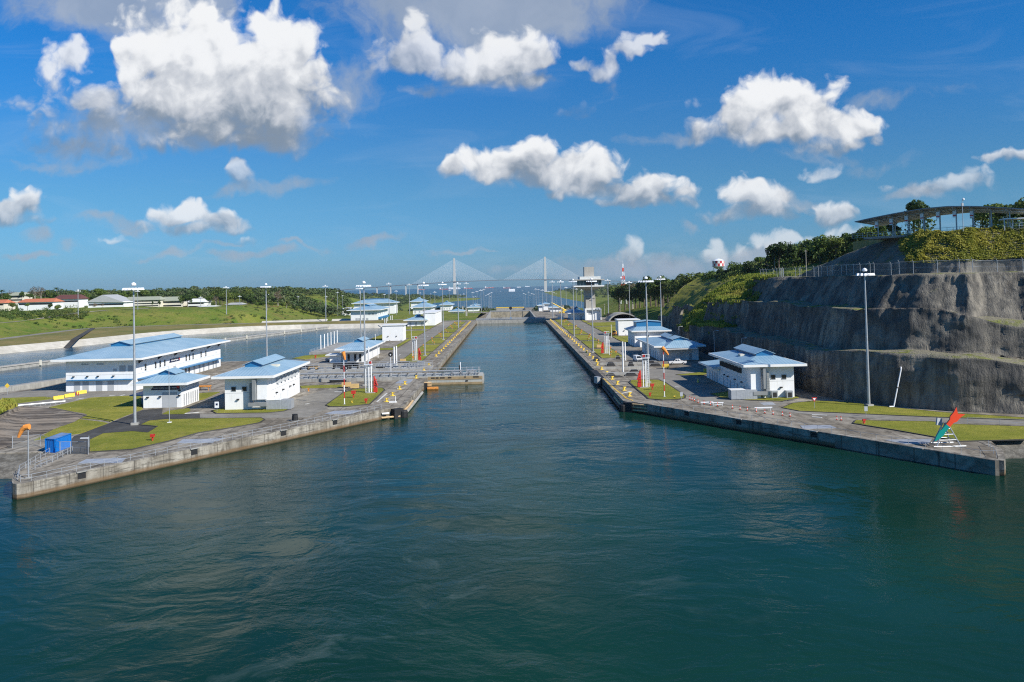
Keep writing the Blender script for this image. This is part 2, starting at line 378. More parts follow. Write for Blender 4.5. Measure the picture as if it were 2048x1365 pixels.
def wall_mat():                                  # quay wall: stained concrete with panel joints and a wet band
    m, t, bs = newmat('quay_wall_concrete')
    p = wpos(t); px, py, pz = t.xyz(p)
    st = t.ramp(t.noise(t.v('MULTIPLY', p, (1.0, 1.0, 0.25)), 0.55, 7, 0.7, 0.4), 0.40, 0.66)
    hs = t.ramp(t.noise(t.v('MULTIPLY', p, (0.25, 0.25, 2.2)), 1.0, 6, 0.7, 0.5), 0.46, 0.66)
    c = t.mix(t.ramp(t.noise(p, 0.2, 5, 0.6), .3, .7), (0.27, 0.243, 0.198), (0.43, 0.40, 0.34))
    c = t.mix(t.m('MULTIPLY', st, 0.85), c, (0.105, 0.09, 0.07))
    c = t.mix(t.m('MULTIPLY', hs, 0.85), c, (0.08, 0.072, 0.058))
    jx = t.m('LESS_THAN', t.m('PINGPONG', t.m('ADD', px, py), 4.0), 0.09)
    c = t.mix(t.m('MULTIPLY', jx, 0.7), c, (0.05, 0.045, 0.04))
    drip = t.ramp(t.noise(t.v('MULTIPLY', p, (1.0, 1.0, 0.06)), 1.6, 5, 0.7), 0.60, 0.72)
    c = t.mix(t.m('MULTIPLY', drip, 0.7), c, (0.05, 0.05, 0.046))
    wet = t.ramp(t.m('ADD', pz, t.m('MULTIPLY', t.noise(p, 0.5, 3), 0.35)), -1.15, -1.75)
    c = t.mix(t.m('MULTIPLY', wet, 0.8), c, (0.17, 0.105, 0.05))
    c = t.mix(t.ramp(pz, -2.0, -2.35), c, (0.05, 0.04, 0.022))
    t.set(bs.inputs['Base Color'], c); bs.inputs['Roughness'].default_value = 0.85
    bs.inputs['Specular IOR Level'].default_value = 0.25
    bp = t.new('ShaderNodeBump', {'Height': t.noise(p, 2.5, 5, 0.65), 'Strength': 0.35, 'Distance': 0.12})
    t.l.new(bp.outputs[0], bs.inputs['Normal'])
    return m
quay = wall_mat()

def cliff_mat():
    m, t, bs = newmat('sprayed_concrete_rock')
    p = wpos(t); px, py, pz = t.xyz(p)
    nz = t.xyz(t.new('ShaderNodeNewGeometry').outputs['True Normal'])[2]
    a = t.ramp(t.noise(t.v('MULTIPLY', p, (1.0, 1.0, 0.10)), 0.50, 7, 0.7, 0.4), 0.36, 0.64)
    b = t.ramp(t.noise(p, 0.07, 6, 0.65, 0.6), 0.36, 0.66)
    c = t.mix(b, (0.115, 0.108, 0.096), (0.30, 0.27, 0.22))
    c = t.mix(t.m('MULTIPLY', a, 0.75), c, (0.055, 0.055, 0.055))
    pale = t.ramp(t.noise(t.v('MULTIPLY', p, (1.0, 1.0, 0.07)), 0.9, 6, 0.7, 0.3), 0.60, 0.72)
    c = t.mix(t.m('MULTIPLY', pale, 0.5), c, (0.36, 0.35, 0.33))
    rus = t.ramp(t.noise(p, 0.10, 5, 0.6, 0.5), 0.62, 0.74)
    c = t.mix(t.m('MULTIPLY', rus, 0.28), c, (0.17, 0.125, 0.08))
    far_ = t.ramp(py, 314.0, 326.0)
    flat = t.ramp(nz, t.m('MULTIPLY_ADD', far_, -0.22, 0.65), t.m('MULTIPLY_ADD', far_, -0.30, 0.92))
    gr = t.mix(t.ramp(t.noise(p, 0.25, 5, 0.6), 0.34, 0.52), (0.17, 0.19, 0.03), t.mix(far_, (0.24, 0.22, 0.16), (0.22, 0.21, 0.045)))
    c = t.mix(flat, c, gr)
    t.set(bs.inputs['Base Color'], c); bs.inputs['Roughness'].default_value = 0.9
    bs.inputs['Specular IOR Level'].default_value = 0.15
    h = t.m('ADD', t.noise(t.v('MULTIPLY', p, (1.0, 1.0, 0.22)), 1.1, 6, 0.7), t.m('MULTIPLY', t.noise(p, 3.0, 4, 0.6), 0.4))
    bp = t.new('ShaderNodeBump', {'Height': h, 'Strength': 0.9, 'Distance': 0.6})
    t.l.new(bp.outputs[0], bs.inputs['Normal'])
    return m
cliff_m = cliff_mat()

def roof_mat():                                  # standing-seam metal; seams run down each slope
    m, t, bs = newmat('blue_seam_roof')
    p = wpos(t); px, py, pz = t.xyz(p)
    n = t.new('ShaderNodeNewGeometry').outputs['True Normal']
    nx, ny, nz = t.xyz(n)
    side = t.m('GREATER_THAN', t.m('ABSOLUTE', nx), t.m('ABSOLUTE', ny))
    s = t.m('ADD', t.m('MULTIPLY', side, py), t.m('MULTIPLY', t.m('SUBTRACT', 1.0, side), px))
    sm = t.m('LESS_THAN', t.m('PINGPONG', s, 0.42), 0.055)
    a = t.ramp(t.noise(p, 0.12, 6, 0.6, 0.5), 0.3, 0.7)
    c = t.mix(a, (0.27, 0.43, 0.54), (0.38, 0.53, 0.62))
    pan = t.noise(t.vec(t.m('FLOOR', t.m('DIVIDE', s, 0.84)), 0.0, 0.0), 7.3, 0)
    c = t.mix(1.0, c, t.mix(pan, (0.88, 0.90, 0.92), (1.12, 1.10, 1.08)), 'MULTIPLY')
    c = t.mix(t.m('MULTIPLY', sm, 0.6), c, (0.13, 0.25, 0.36))
    t.set(bs.inputs['Base Color'], c); bs.inputs['Roughness'].default_value = 0.42
    bs.inputs['Metallic'].default_value = 0.1
    bp = t.new('ShaderNodeBump', {'Height': t.m('LESS_THAN', t.m('PINGPONG', s, 0.42), 0.09), 'Strength': 0.5, 'Distance': 0.06})
    t.l.new(bp.outputs[0], bs.inputs['Normal'])
    return m
roof_m = roof_mat()

def water_mat(name, deep, rough, amp, boil=False, wscale=1.0):
    m, t, bs = newmat(name)
    p = wpos(t)
    w = t.new('ShaderNodeTexNoise', {'Vector': p, 'Scale': 0.020 * wscale, 'Detail': 4.0, 'Roughness': 0.6})
    wq = t.v('ADD', p, t.v('SCALE', t.v('SUBTRACT', w.outputs['Color'], (0.5, 0.5, 0.5)), scale=26.0 / wscale))
    st = t.v('MULTIPLY', wq, (0.55, 1.0, 1.0))
    big = t.noise(st, 0.055 * wscale, 4, 0.55, 0.5)
    mid = t.noise(st, 0.24 * wscale, 5, 0.6, 0.6)
    fin = t.noise(t.v('MULTIPLY', p, (0.8, 1.0, 1.0)), 1.1 * wscale, 4, 0.6, 0.3)
    patch = t.ramp(t.noise(wq, 0.022 * wscale, 5, 0.6, 0.8), 0.40, 0.62)
    gain = t.m('MULTIPLY_ADD', patch, 0.9, 0.15)
    h = t.m('MULTIPLY', big, 1.6)
    h = t.m('ADD', h, t.m('MULTIPLY', t.m('MULTIPLY', mid, t.m('MULTIPLY_ADD', patch, 0.6, 0.5)), 0.62))
    h = t.m('ADD', h, t.m('MULTIPLY', t.m('MULTIPLY', fin, gain), 0.26))
    h = t.m('ADD', h, t.m('MULTIPLY', t.m('MULTIPLY', t.noise(t.v('MULTIPLY', p, (0.8, 1.2, 1.0)), 3.2 * wscale, 3, 0.6, 0.4), gain), 0.075))
    bp = t.new('ShaderNodeBump', {'Height': h, 'Strength': 1.0, 'Distance': amp})
    t.l.new(bp.outputs[0], bs.inputs['Normal'])
    c = deep
    c = t.mix(t.ramp(t.noise(p, 0.012, 3, 0.5), 0.35, 0.65), tuple(x * 0.8 for x in deep), tuple(x * 1.25 for x in deep))
    if boil:
        px, py, _ = t.xyz(p)
        cx = t.m('DIVIDE', t.m('ADD', px, 14.0), 42.0); cy = t.m('DIVIDE', t.m('SUBTRACT', py, 105.0), 75.0)
        msk = t.ramp(t.m('ADD', t.m('MULTIPLY', cx, cx), t.m('MULTIPLY', cy, cy)), 1.2, 0.1)
        bl = t.ramp(t.noise(t.v('MULTIPLY', wq, (0.6, 1.3, 1.0)), 0.10, 7, 0.7, 1.6), 0.53, 0.70)
        c = t.mix(t.m('MULTIPLY', t.m('MULTIPLY', bl, msk), 0.26), c, (0.11, 0.155, 0.145))
    t.set(bs.inputs['Base Color'], c)
    bs.inputs['Roughness'].default_value = rough
    bs.inputs['IOR'].default_value = 1.333
    bs.inputs['Specular IOR Level'].default_value = 0.13
    return m
lake_m = water_mat('lake_water', (0.0050, 0.034, 0.0225), 0.05, 0.26, boil=True)
basin_m = water_mat('basin_water', (0.012, 0.055, 0.085), 0.12, 0.18, wscale=1.6)
sea_m = water_mat('sea_water', (0.010, 0.070, 0.115), 0.3, 1.2, wscale=0.12)

def leaf_mat(name, c1, c2, c3, trans=0.25, scale=0.35):
    m, t, bs = newmat(name)
    p = wpos(t)
    oi = t.new('ShaderNodeObjectInfo').outputs['Random']
    a = t.ramp(t.noise(p, scale, 4, 0.6), 0.34, 0.66)
    c = t.mix(a, c1, c2)
    c = t.mix(t.m('MULTIPLY', t.ramp(t.noise(p, 0.045, 3, 0.5), 0.45, 0.7), 0.6), c, c3)
    c = t.mix(1.0, c, t.mix(oi, (0.7, 0.75, 0.7), (1.3, 1.2, 1.2)), 'MULTIPLY')
    t.set(bs.inputs['Base Color'], c)
    bs.inputs['Roughness'].default_value = 0.6
    bs.inputs['Specular IOR Level'].default_value = 0.25
    out = [n for n in t.n if n.type == 'OUTPUT_MATERIAL'][0]
    tr = t.new('ShaderNodeBsdfTranslucent'); t.set(tr.inputs[0], c)
    mx = t.new('ShaderNodeMixShader', {0: trans})
    t.l.new(bs.outputs[0], mx.inputs[1]); t.l.new(tr.outputs[0], mx.inputs[2]); t.l.new(mx.outputs[0], out.inputs[0])
    return m
leaf_d = leaf_mat('dark_green_foliage', (0.030, 0.062, 0.014), (0.065, 0.115, 0.024), (0.085, 0.10, 0.03))
leaf_l = leaf_mat('light_green_foliage', (0.07, 0.125, 0.02), (0.13, 0.19, 0.035), (0.15, 0.17, 0.04))
leaf_b = leaf_mat('dry_brown_foliage', (0.12, 0.085, 0.05), (0.20, 0.15, 0.095), (0.15, 0.13, 0.07), 0.1)
leaf_f = leaf_mat('far_forest_foliage', (0.03, 0.058, 0.018), (0.072, 0.112, 0.032), (0.095, 0.095, 0.05), 0.15, 0.03)
tuft_m = leaf_mat('hillside_grass_blades', (0.18, 0.26, 0.03), (0.36, 0.38, 0.06), (0.40, 0.32, 0.08), 0.35, 0.12)
tuft_y = leaf_mat('dry_bank_grass_blades', (0.22, 0.235, 0.03), (0.36, 0.34, 0.055), (0.16, 0.21, 0.028), 0.35, 0.2)

# ------------------------------------------------------------------ mesh helpers
class MB:
    def __init__(s): s.vs = []; s.fs = []
    def add(s, vs, fs):
        o = len(s.vs); s.vs += [tuple(v) for v in vs]; s.fs += [tuple(i + o for i in f) for f in fs]; return s
    def box(s, x0, x1, y0, y1, z0, z1):
        return s.add([(x, y, z) for z in (z0, z1) for (x, y) in ((x0, y0), (x1, y0), (x1, y1), (x0, y1))],
                     [(3, 2, 1, 0), (4, 5, 6, 7), (0, 1, 5, 4), (1, 2, 6, 5), (2, 3, 7, 6), (3, 0, 4, 7)])
    def obox(s, c, sx, sy, sz, rz=0.0, ry=0.0):          # centre, full sizes, turned
        M = Matrix.Rotation(rz, 3, 'Z') @ Matrix.Rotation(ry, 3, 'Y')
        c = Vector(c)
        vs = [c + M @ Vector((x * sx / 2, y * sy / 2, z * sz / 2)) for z in (-1, 1) for (x, y) in ((-1, -1), (1, -1), (1, 1), (-1, 1))]
        return s.add(vs, [(3, 2, 1, 0), (4, 5, 6, 7), (0, 1, 5, 4), (1, 2, 6, 5), (2, 3, 7, 6), (3, 0, 4, 7)])
    def prism(s, pts, z0, z1):
        n = len(pts)
        a = sum(pts[i][0] * pts[(i + 1) % n][1] - pts[(i + 1) % n][0] * pts[i][1] for i in range(n))
        if a < 0: pts = pts[::-1]
        vs = [(p[0], p[1], z0) for p in pts] + [(p[0], p[1], z1) for p in pts]
        return s.add(vs, [tuple(range(n - 1, -1, -1)), tuple(range(n, 2 * n))] + [(i, (i + 1) % n, n + (i + 1) % n, n + i) for i in range(n)])
    def tube(s, p0, p1, r0, r1=None, n=8, cap=True):
        p0, p1 = Vector(p0), Vector(p1); r1 = r0 if r1 is None else r1
        d = (p1 - p0)
        if d.length < 1e-6: return s
        d.normalize()
        a = d.orthogonal().normalized(); b = d.cross(a)
        vs = []
        for (p, r) in ((p0, r0), (p1, r1)):
            vs += [p + (a * math.cos(2 * math.pi * i / n) + b * math.sin(2 * math.pi * i / n)) * r for i in range(n)]
        fs = [(i, (i + 1) % n, n + (i + 1) % n, n + i) for i in range(n)]
        if cap: fs += [tuple(range(n - 1, -1, -1)), tuple(range(n, 2 * n))]
        return s.add(vs, fs)
    def path(s, pts, r, n=6):
        for a, b in zip(pts[:-1], pts[1:]): s.tube(a, b, r, r, n)
        return s
    def lathe(s, c, prof, n=12):
        c = Vector(c); vs = []; fs = []
        for (r, z) in prof:
            vs += [(c.x + r * math.cos(2 * math.pi * i / n), c.y + r * math.sin(2 * math.pi * i / n), c.z + z) for i in range(n)]
        for k in range(len(prof) - 1):
            fs += [(k * n + i, k * n + (i + 1) % n, (k + 1) * n + (i + 1) % n, (k + 1) * n + i) for i in range(n)]
        fs += [tuple(range(n - 1, -1, -1)), tuple((len(prof) - 1) * n + i for i in range(n))]
        return s.add(vs, fs)
    def grid(s, rows):
        n = len(rows[0]); vs = [p for r in rows for p in r]
        fs = [(j * n + i, j * n + i + 1, (j + 1) * n + i + 1, (j + 1) * n + i) for j in range(len(rows) - 1) for i in range(n - 1)]
        return s.add(vs, fs)
    def build(s, name, mat, parent=None, smooth=False):
        off = Vector((0, 0, 0)); q = parent
        while q is not None: off += q.location; q = q.parent
        me = bpy.data.meshes.new(name)
        me.from_pydata([(v[0] - off.x, v[1] - off.y, v[2] - off.z) for v in s.vs], [], s.fs)
        if smooth: me.polygons.foreach_set('use_smooth', [True] * len(me.polygons))
        me.materials.append(mat); me.update()
        o = bpy.data.objects.new(name, me); COL.objects.link(o)
        if parent is not None: o.parent = parent
        return o
def tag(o, label, cat, group=None, kind=None):
    if label: o['label'] = label
    if cat: o['category'] = cat
    if group: o['group'] = group
    if kind: o['kind'] = kind
    return o
def struct(o, label=None, kind='structure'):
    o['kind'] = kind
    if label: o['label'] = label
    return o
def T(name, label, cat, loc=(0, 0, 0), group=None):
    o = bpy.data.objects.new(name, None); o.empty_display_size = 0.3
    o.location = loc; COL.objects.link(o)
    return tag(o, label, cat, group)
def copy_tree(o, parent=None):
    kids = list(o.children)
    c = o.copy(); COL.objects.link(c)
    if parent is not None: c.parent = parent
    for ch in kids: copy_tree(ch, c)
    return c
def dup(o, loc, rz=0.0, label=None, group=None, scale=None):
    c = copy_tree(o); c.location = loc; c.rotation_euler = (0, 0, rz)
    if scale is not None: c.scale = scale if not isinstance(scale, (int, float)) else (scale,) * 3
    if label: c['label'] = label
    if group: c['group'] = group
    return c
ORD = ('first second third fourth fifth sixth seventh eighth ninth tenth eleventh twelfth thirteenth fourteenth fifteenth sixteenth '
       'seventeenth eighteenth nineteenth twentieth').split()
TENS = {20: 'twenty', 30: 'thirty', 40: 'forty', 50: 'fifty', 60: 'sixty', 70: 'seventy', 80: 'eighty', 90: 'ninety'}
TENTH = {20: 'twentieth', 30: 'thirtieth', 40: 'fortieth', 50: 'fiftieth', 60: 'sixtieth', 70: 'seventieth', 80: 'eightieth', 90: 'ninetieth'}
def nth(i):
    i += 1
    if i <= 20: return ORD[i - 1]
    if i > 99: return 'hundred and ' + nth(i - 101) if i > 100 else 'hundredth'
    return TENTH[i] if i % 10 == 0 else TENS[i // 10 * 10] + '-' + ORD[i % 10 - 1]
def text(body, size, mat, parent, M, name='lettering', ext=0.02):
    cu = bpy.data.curves.new(name, 'FONT'); cu.body = body; cu.size = size; cu.extrude = ext
    cu.align_x = 'CENTER'; cu.align_y = 'CENTER'; cu.materials.append(mat)
    tmp = bpy.data.objects.new(name, cu); COL.objects.link(tmp)
    me = bpy.data.meshes.new_from_object(tmp)
    bpy.data.objects.remove(tmp); bpy.data.curves.remove(cu)
    o = bpy.data.objects.new(name, me); COL.objects.link(o)
    off = Vector((0, 0, 0)); q = parent
    while q is not None: off += q.location; q = q.parent
    o.parent = parent
    o.matrix_local = Matrix.Translation(-off) @ M
    return o
def face_M(side, x, y, z):
    """text matrix on a wall: F faces -Y, E faces +X, W faces -X"""
    rz = {'F': 0, 'E': R(90), 'W': R(-90)}[side]
    return Matrix.Translation((x, y, z)) @ Matrix.Rotation(rz, 4, 'Z') @ Matrix.Rotation(R(90), 4, 'X')
rnd = random.Random(7)
def smooth(a, b, x):
    t = max(0.0, min(1.0, (x - a) / (b - a))); return t * t * (3 - 2 * t)
def fbm(x, y, z=0.0, o=4):
    return mnoise.fractal(Vector((x, y, z)), 1.0, 2.0, o)
# ------------------------------------------------------------------ large structure: ground, water, terrain, cliffs
WZ = -2.4
def interp(x, pts):
    if x <= pts[0][0]: return pts[0][1]
    for (a, va), (b, vb) in zip(pts[:-1], pts[1:]):
        if x <= b: return va + (vb - va) * (x - a) / (b - a)
    return pts[-1][1]
def pxp(sc, ox, oy, pts, z=0.0):
    return [(lambda g: (g.x, g.y))(G(ox + x / sc, oy + y / sc, z)) for (x, y) in pts]
def inside(poly, x, y):
    c = False; n = len(poly)
    for i in range(n):
        (x1, y1), (x2, y2) = poly[i], poly[(i + 1) % n]
        if (y1 > y) != (y2 > y) and x < (x2 - x1) * (y - y1) / (y2 - y1) + x1: c = not c
    return c
def pdist(pl, x, y):
    best = 1e9
    for (x1, y1), (x2, y2) in zip(pl[:-1], pl[1:]):
        dx, dy = x2 - x1, y2 - y1
        t = max(0, min(1, ((x - x1) * dx + (y - y1) * dy) / (dx * dx + dy * dy)))
        best = min(best, math.hypot(x - x1 - t * dx, y - y1 - t * dy))
    return best

# water sheets
lk = MB().add([(-900, -300, WZ), (900, -300, WZ), (900, 200, WZ), (40, 212, WZ), (40, 676, WZ), (-40, 676, WZ), (-40, 212, WZ), (-900, 200, WZ)], [(0, 1, 2, 3, 6, 7), (3, 4, 5, 6)])
struct(lk.build('lake_water', lake_m))
struct(MB().box(-29, 31, 684, 1134, -19, -18.4).build('chamber_water', lake_m))
sea = MB().add([(-14000, 1610, -27), (14000, 1610, -27), (14000, 12600, -27), (-14000, 12600, -27)], [(0, 1, 2, 3)])
struct(sea.build('sea', sea_m))

# lock platforms
LP = [(-79.1, 131.5), (-78.2, 131.05), (-77.4, 131.6), (-31.2, 201.4), (-29.2, 203.2), (-27.4, 205.4), (-27.0, 208), (-27.0, 690), (-130, 690), (-130, 660), (-80, 646), (-80, 384), (-88, 372), (-88, 346), (-150, 343), (-150, 262), (-165, 240), (-320, 240), (-320, 160), (-88, 157), (-84, 140), (-80.4, 133.4)]
RP = [(78.9, 133.4), (78.1, 132.3), (77.0, 132.6), (31.4, 203.2), (29.6, 205.0), (28.4, 207.2), (28.0, 210), (28.4, 300), (28.7, 690), (140, 690), (160, 520), (160, 200), (320, 180), (320, 152), (86, 150), (83, 141), (80.1, 135.5)]
struct(MB().prism(LP, -10, 0).build('lock_platform', apron))
struct(MB().prism(RP, -10, 0).build('lock_platform', apron))
struct(MB().prism([(-26.5, 690.3), (-26.5, 1148), (-260, 1148), (-260, 690.3)], -20, -9).build('lower_platform', apron))
struct(MB().prism([(28.7, 690.3), (28.7, 1148), (130, 1148), (130, 690.3)], -20, -9).build('lower_platform', apron))
struct(MB().prism([(-26.5, 1148.3), (-26.5, 1610), (-170, 1610), (-170, 1148.3)], -30, -18).build('lowest_platform', apron))
struct(MB().prism([(28.7, 1148.3), (28.7, 1610), (130, 1610), (130, 1148.3)], -30, -18).build('lowest_platform', apron))

# terrain sheet
ROADPL = [(-330, 300), (-328, 380), (-322, 450), (-316, 512), (-322, 570), (-326, 628), (-310, 648), (-285, 656), (-249, 663), (-214, 664), (-150, 668), (-60, 672)]
BANK = [(-296, 300), (-292, 380), (-279, 453), (-263, 500), (-248, 572), (-237, 604), (-214, 633), (-190, 645), (-165, 652), (-107, 642), (-78, 640)]
INNER = [(-28, 120), (-330, 120)] + ROADPL + [(-28, 672)]
TOEX = [(150, 300), (157, 175), (166, 132), (174, 108), (186, 91), (197, 82), (206, 78.5), (240, 77.5), (300, 77.5), (350, 79), (400, 84), (450, 92), (520, 100), (600, 97), (700, 93), (900, 98), (1200, 115), (1600, 150)]
COASTL = [(1650, -190), (2600, -235), (2760, -185), (3000, -113), (3265, -108), (3360, -240), (3600, -430), (3900, -900), (4600, -1500)]
COASTR = [(1650, 165), (2300, 205), (2700, 192), (3760, 186), (4900, 205), (5200, 420), (6000, 1500)]
def hL(x, y):
    nz = fbm(x * 0.01, y * 0.01, 3.3) * 2.0 + fbm(x * 0.05, y * 0.05, 7.1) * 0.6
    if inside(INNER, x, y):
        return -0.8 if (y < 250 or (y < 338 and x > -146) or x > -76) else -9.0
    if 676 < y < 718 and -228 < x < -136: return -4.0
    d = pdist(ROADPL, x, y)
    fx = smooth(-150, -235, x)
    plateau = (2.0 + 10.6 * fx)
    h = 1.4 * smooth(-110, -150, x) - 0.3 + plateau * smooth(4, 66, d) + nz * smooth(10, 60, d)
    h += 4 * smooth(160, 420, d) * smooth(-260, -420, x)
    if x > -260:
        w = smooth(-260, -180, x)
        low = -0.5 - 10 * smooth(800, 1150, y) - 9 * smooth(1150, 1650, y) + nz * 0.6
        h = h * (1 - w) + low * w
    h += (26 + 8 * fbm(x * 0.003, y * 0.003, 1.7)) * math.exp(-(((x + 470) / 330) ** 2 + ((y - 1650) / 420) ** 2))
    h += 60 * smooth(1900, 2700, y) * smooth(-500, -1100, x) * (0.75 + 0.35 * fbm(x * 0.002, y * 0.002, 9.1))
    w = smooth(1150, 1700, y)
    Xc = interp(y, COASTL)
    dc = Xc - x
    coast = interp(dc, [(-30, -34), (0, -27.3), (25, -25), (120, -22), (400, -10), (900, 12)])
    base = h if x < -800 else h * (1 - w) + min(h, coast) * w if dc > 0 or w < 1 else coast
    if w >= 1: base = min(base, coast)
    return base
def hR(x, y):
    d = x - interp(y, TOEX)
    nz = fbm(x * 0.012, y * 0.012, 5.5) * 2.2
    near = interp(d, [(14, -4), (20, 18), (26, 26), (34, 31), (60, 37), (120, 45), (250, 50), (600, 40)]) + nz * smooth(28, 50, d)
    plat = interp(d, [(42, -4), (50, 36), (62, 40.4), (110, 41), (250, 46)])
    plat = -4 + (plat + 4) * max(smooth(150, 176, y), smooth(300, 230, x))
    w0 = smooth(248, 285, y)
    h = plat * (1 - w0) + near * w0
    mid = interp(d, [(-12, -4), (0, -0.5), (28, 9), (60, 17), (150, 21), (280, 36), (600, 44)]) + nz * smooth(5, 40, d)
    w1 = smooth(500, 590, y)
    h = h * (1 - w1) + mid * w1
    w = smooth(1000, 1700, y)
    Xc = interp(y, COASTR)
    coast = interp(x - Xc, [(-30, -34), (0, -27.3), (40, -23), (160, -14), (420, 8), (900, 20)]) + nz * 0.5
    return h * (1 - w) + min(h, coast) * w
def gridlines(a): 
    out = []
    for (x0, x1, st) in a: out += list(np.arange(x0, x1, st))
    return [float(v) for v in out] + [a[-1][1]]
def terrain(name, xs, ys, fn, mat):
    rows = [[(x, y, fn(x, y)) for x in xs] for y in ys]
    o = MB().grid(rows).build(name, mat, smooth=True)
    return struct(o)
terrain('terrain', gridlines([(-4200, -1000, 160), (-1000, -420, 29), (-420, -30, 7.2222)]), gridlines([(232, 900, 8), (900, 1500, 15), (1500, 5000, 50)]), hL, terr_m)
terrain('terrain', gridlines([(86, 330, 7), (330, 900, 30), (900, 3000, 150)]), gridlines([(150, 900, 8), (900, 1600, 20), (1600, 6000, 70)]), hR, terr_m)
# sea floor / far ground reaching the horizon under water and land
struct(MB().add([(-14000, -400, -36), (14000, -400, -36), (14000, 13000, -36), (-14000, 13000, -36)], [(0, 1, 2, 3)]).build('ground', soil))

# pale lined banks of the saving basins
BWZ = -2.6
struct(MB().add([(-330, 244, BWZ), (-78, 244, BWZ), (-78, 668, BWZ), (-330, 668, BWZ)], [(0, 1, 2, 3)]).build('basin_water', basin_m))
def resample(line, n):
    L = [0.0]
    for p, q in zip(line[:-1], line[1:]): L.append(L[-1] + math.hypot(q[0] - p[0], q[1] - p[1]))
    out = []
    for i in range(n):
        s_ = L[-1] * i / (n - 1)
        out.append((interp(s_, list(zip(L, [p[0] for p in line]))), interp(s_, list(zip(L, [p[1] for p in line])))))
    return out
def offset(pts, o):
    out = []
    for i, p in enumerate(pts):
        a, b = pts[max(0, i - 2)], pts[min(len(pts) - 1, i + 2)]
        L = math.hypot(b[0] - a[0], b[1] - a[1]) or 1
        out.append((p[0] - (b[1] - a[1]) / L * o, p[1] + (b[0] - a[0]) / L * o))
    return out
def ruled(name, lines, mat, wob=0.0):
    """surface through several (points, z) lines"""
    rows = []
    for i in range(len(lines[0][0])):
        w = wob * fbm(i * 0.21, 3.0, 8.0)
        rows.append([(l[i][0], l[i][1], z + (w if 0 < k < len(lines) - 1 else 0)) for k, (l, z) in enumerate(lines)])
    return struct(MB().grid(rows).build(name, mat))
bk = resample(BANK, 90); rp = resample(ROADPL, 90)
ofs = [7.5 - 4.2 * smooth(.5, .85, i / 89) for i in range(90)]
o8 = offset(bk, 8.0)
lt = [(a[0] + (b[0] - a[0]) * w / 8, a[1] + (b[1] - a[1]) * w / 8) for a, b, w in zip(bk, o8, ofs)]
lt2 = [(a[0] + (b[0] - a[0]) * (w + .8) / 8, a[1] + (b[1] - a[1]) * (w + .8) / 8) for a, b, w in zip(bk, o8, ofs)]
ruled('basin_lining', [(offset(bk, -2), -3.6), (bk, -2.3), (lt, 0.8), (lt2, .9)], lining, 0.25)
lerp2 = lambda a, b, f: [(p[0] + (q[0] - p[0]) * f, p[1] + (q[1] - p[1]) * f) for p, q in zip(a, b)]
ruled('basin_bank', [(lt2, .88), (lerp2(lt, rp, .3), 1.7), (lerp2(lt, rp, .6), 2.6), (offset(rp, -5), 2.35), (offset(rp, -3), 2.35)], soil, 0.5)
ruled('bank_road', [(offset(rp, -4), 2.3), (offset(rp, -3.5), 2.45), (offset(rp, 3.5), 2.45), (offset(rp, 5), 1.0)], road)
for (xa, ya, xb, yb) in ((-214, 704, -160, 716), (-156, 716, -138, 716)):
    ruled('basin_lining', [(resample([(xa, ya), (xb, yb)], 12), -2.6), (resample([(xa, ya + 11), (xb, yb + 11)], 12), 2.0), (resample([(xa, ya + 13), (xb, yb + 13)], 12), 1.6)], lining, 0.3)
struct(MB().add([(-225, 668, -1.6), (-138, 674, -1.6), (-138, 722, -1.6), (-225, 712, -1.6)], [(0, 1, 2, 3)]).build('basin_water', basin_m))
# dark drain down the bank
dr = [(G(133, 696, -2), -2.2), (G(150, 680, 1.6), 1.95), (G(183, 660, 2.4), 2.75), (G(186, 657.5, 2.4), 2.8)]
rows = []
for q, z in dr: rows.append([(q.x - 2.0, q.y, z + .12), (q.x + 2.0, q.y, z + .12)])
struct(MB().grid(rows).build('drain_channel', roadd))

# shore pitching by the two approach walls
struct(MB().grid([[(-320, 162, 0.05), (-200, 161, 0.05), (-88.5, 158.5, 0.05)], [(-320, 150, -1.5), (-200, 150, -1.5), (-85, 149, -1.5)], [(-320, 143, -3.2), (-200, 143, -3.2), (-82, 143, -3.2)]]).build('shore_pitching', riprap))
struct(MB().grid([[(320, 154, 0.05), (200, 153, 0.05), (85, 151.5, 0.05)], [(320, 148, -1.4), (200, 147.5, -1.4), (83, 147, -1.4)], [(320, 142, -3.2), (200, 142, -3.2), (81, 142.5, -3.2)]]).build('shore_pitching', riprap))

# flat sheets on the platforms: lawns, roads, plates, painted lines
LV = [0]
def sheet(name, pts, z, mat, kerb=None):
    LV[0] = (LV[0] + 1) % 9
    zz = z + LV[0] * 0.0015
    o = struct(MB().prism(pts, 0.0 if z < 0.1 else 0.001, zz).build(name, mat))
    if kerb:
        c = (sum(p[0] for p in pts) / len(pts), sum(p[1] for p in pts) / len(pts))
        mb = MB(); n = len(pts)
        a = sum(pts[i][0] * pts[(i + 1) % n][1] - pts[(i + 1) % n][0] * pts[i][1] for i in range(n))
        sg = 1 if a > 0 else -1
        outp = []
        for i in range(n):
            p, q, r = Vector(pts[i - 1]), Vector(pts[i]), Vector(pts[(i + 1) % n])
            e = ((q - p).normalized() + (r - q).normalized())
            e = e.normalized() if e.length > 1e-4 else (q - p).normalized()
            outp.append((q.x + e.y * sg * kerb, q.y - e.x * sg * kerb))
        for i in range(n):
            j = (i + 1) % n
            mb.add([(*pts[i], zz + .03), (*pts[j], zz + .03), (*outp[j], zz + .03), (*outp[i], zz + .03), (*outp[i], 0.0), (*outp[j], 0.0)], [(0, 1, 2, 3), (3, 2, 5, 4)])
        struct(mb.build('kerb', roadd))
    return o
Z1 = lambda *p: pxp(3.4115, 0, 620, p)
Z2 = lambda *p: pxp(3.531, 400, 620, p)
Z6 = lambda *p: pxp(9.75, 1170, 690, p)
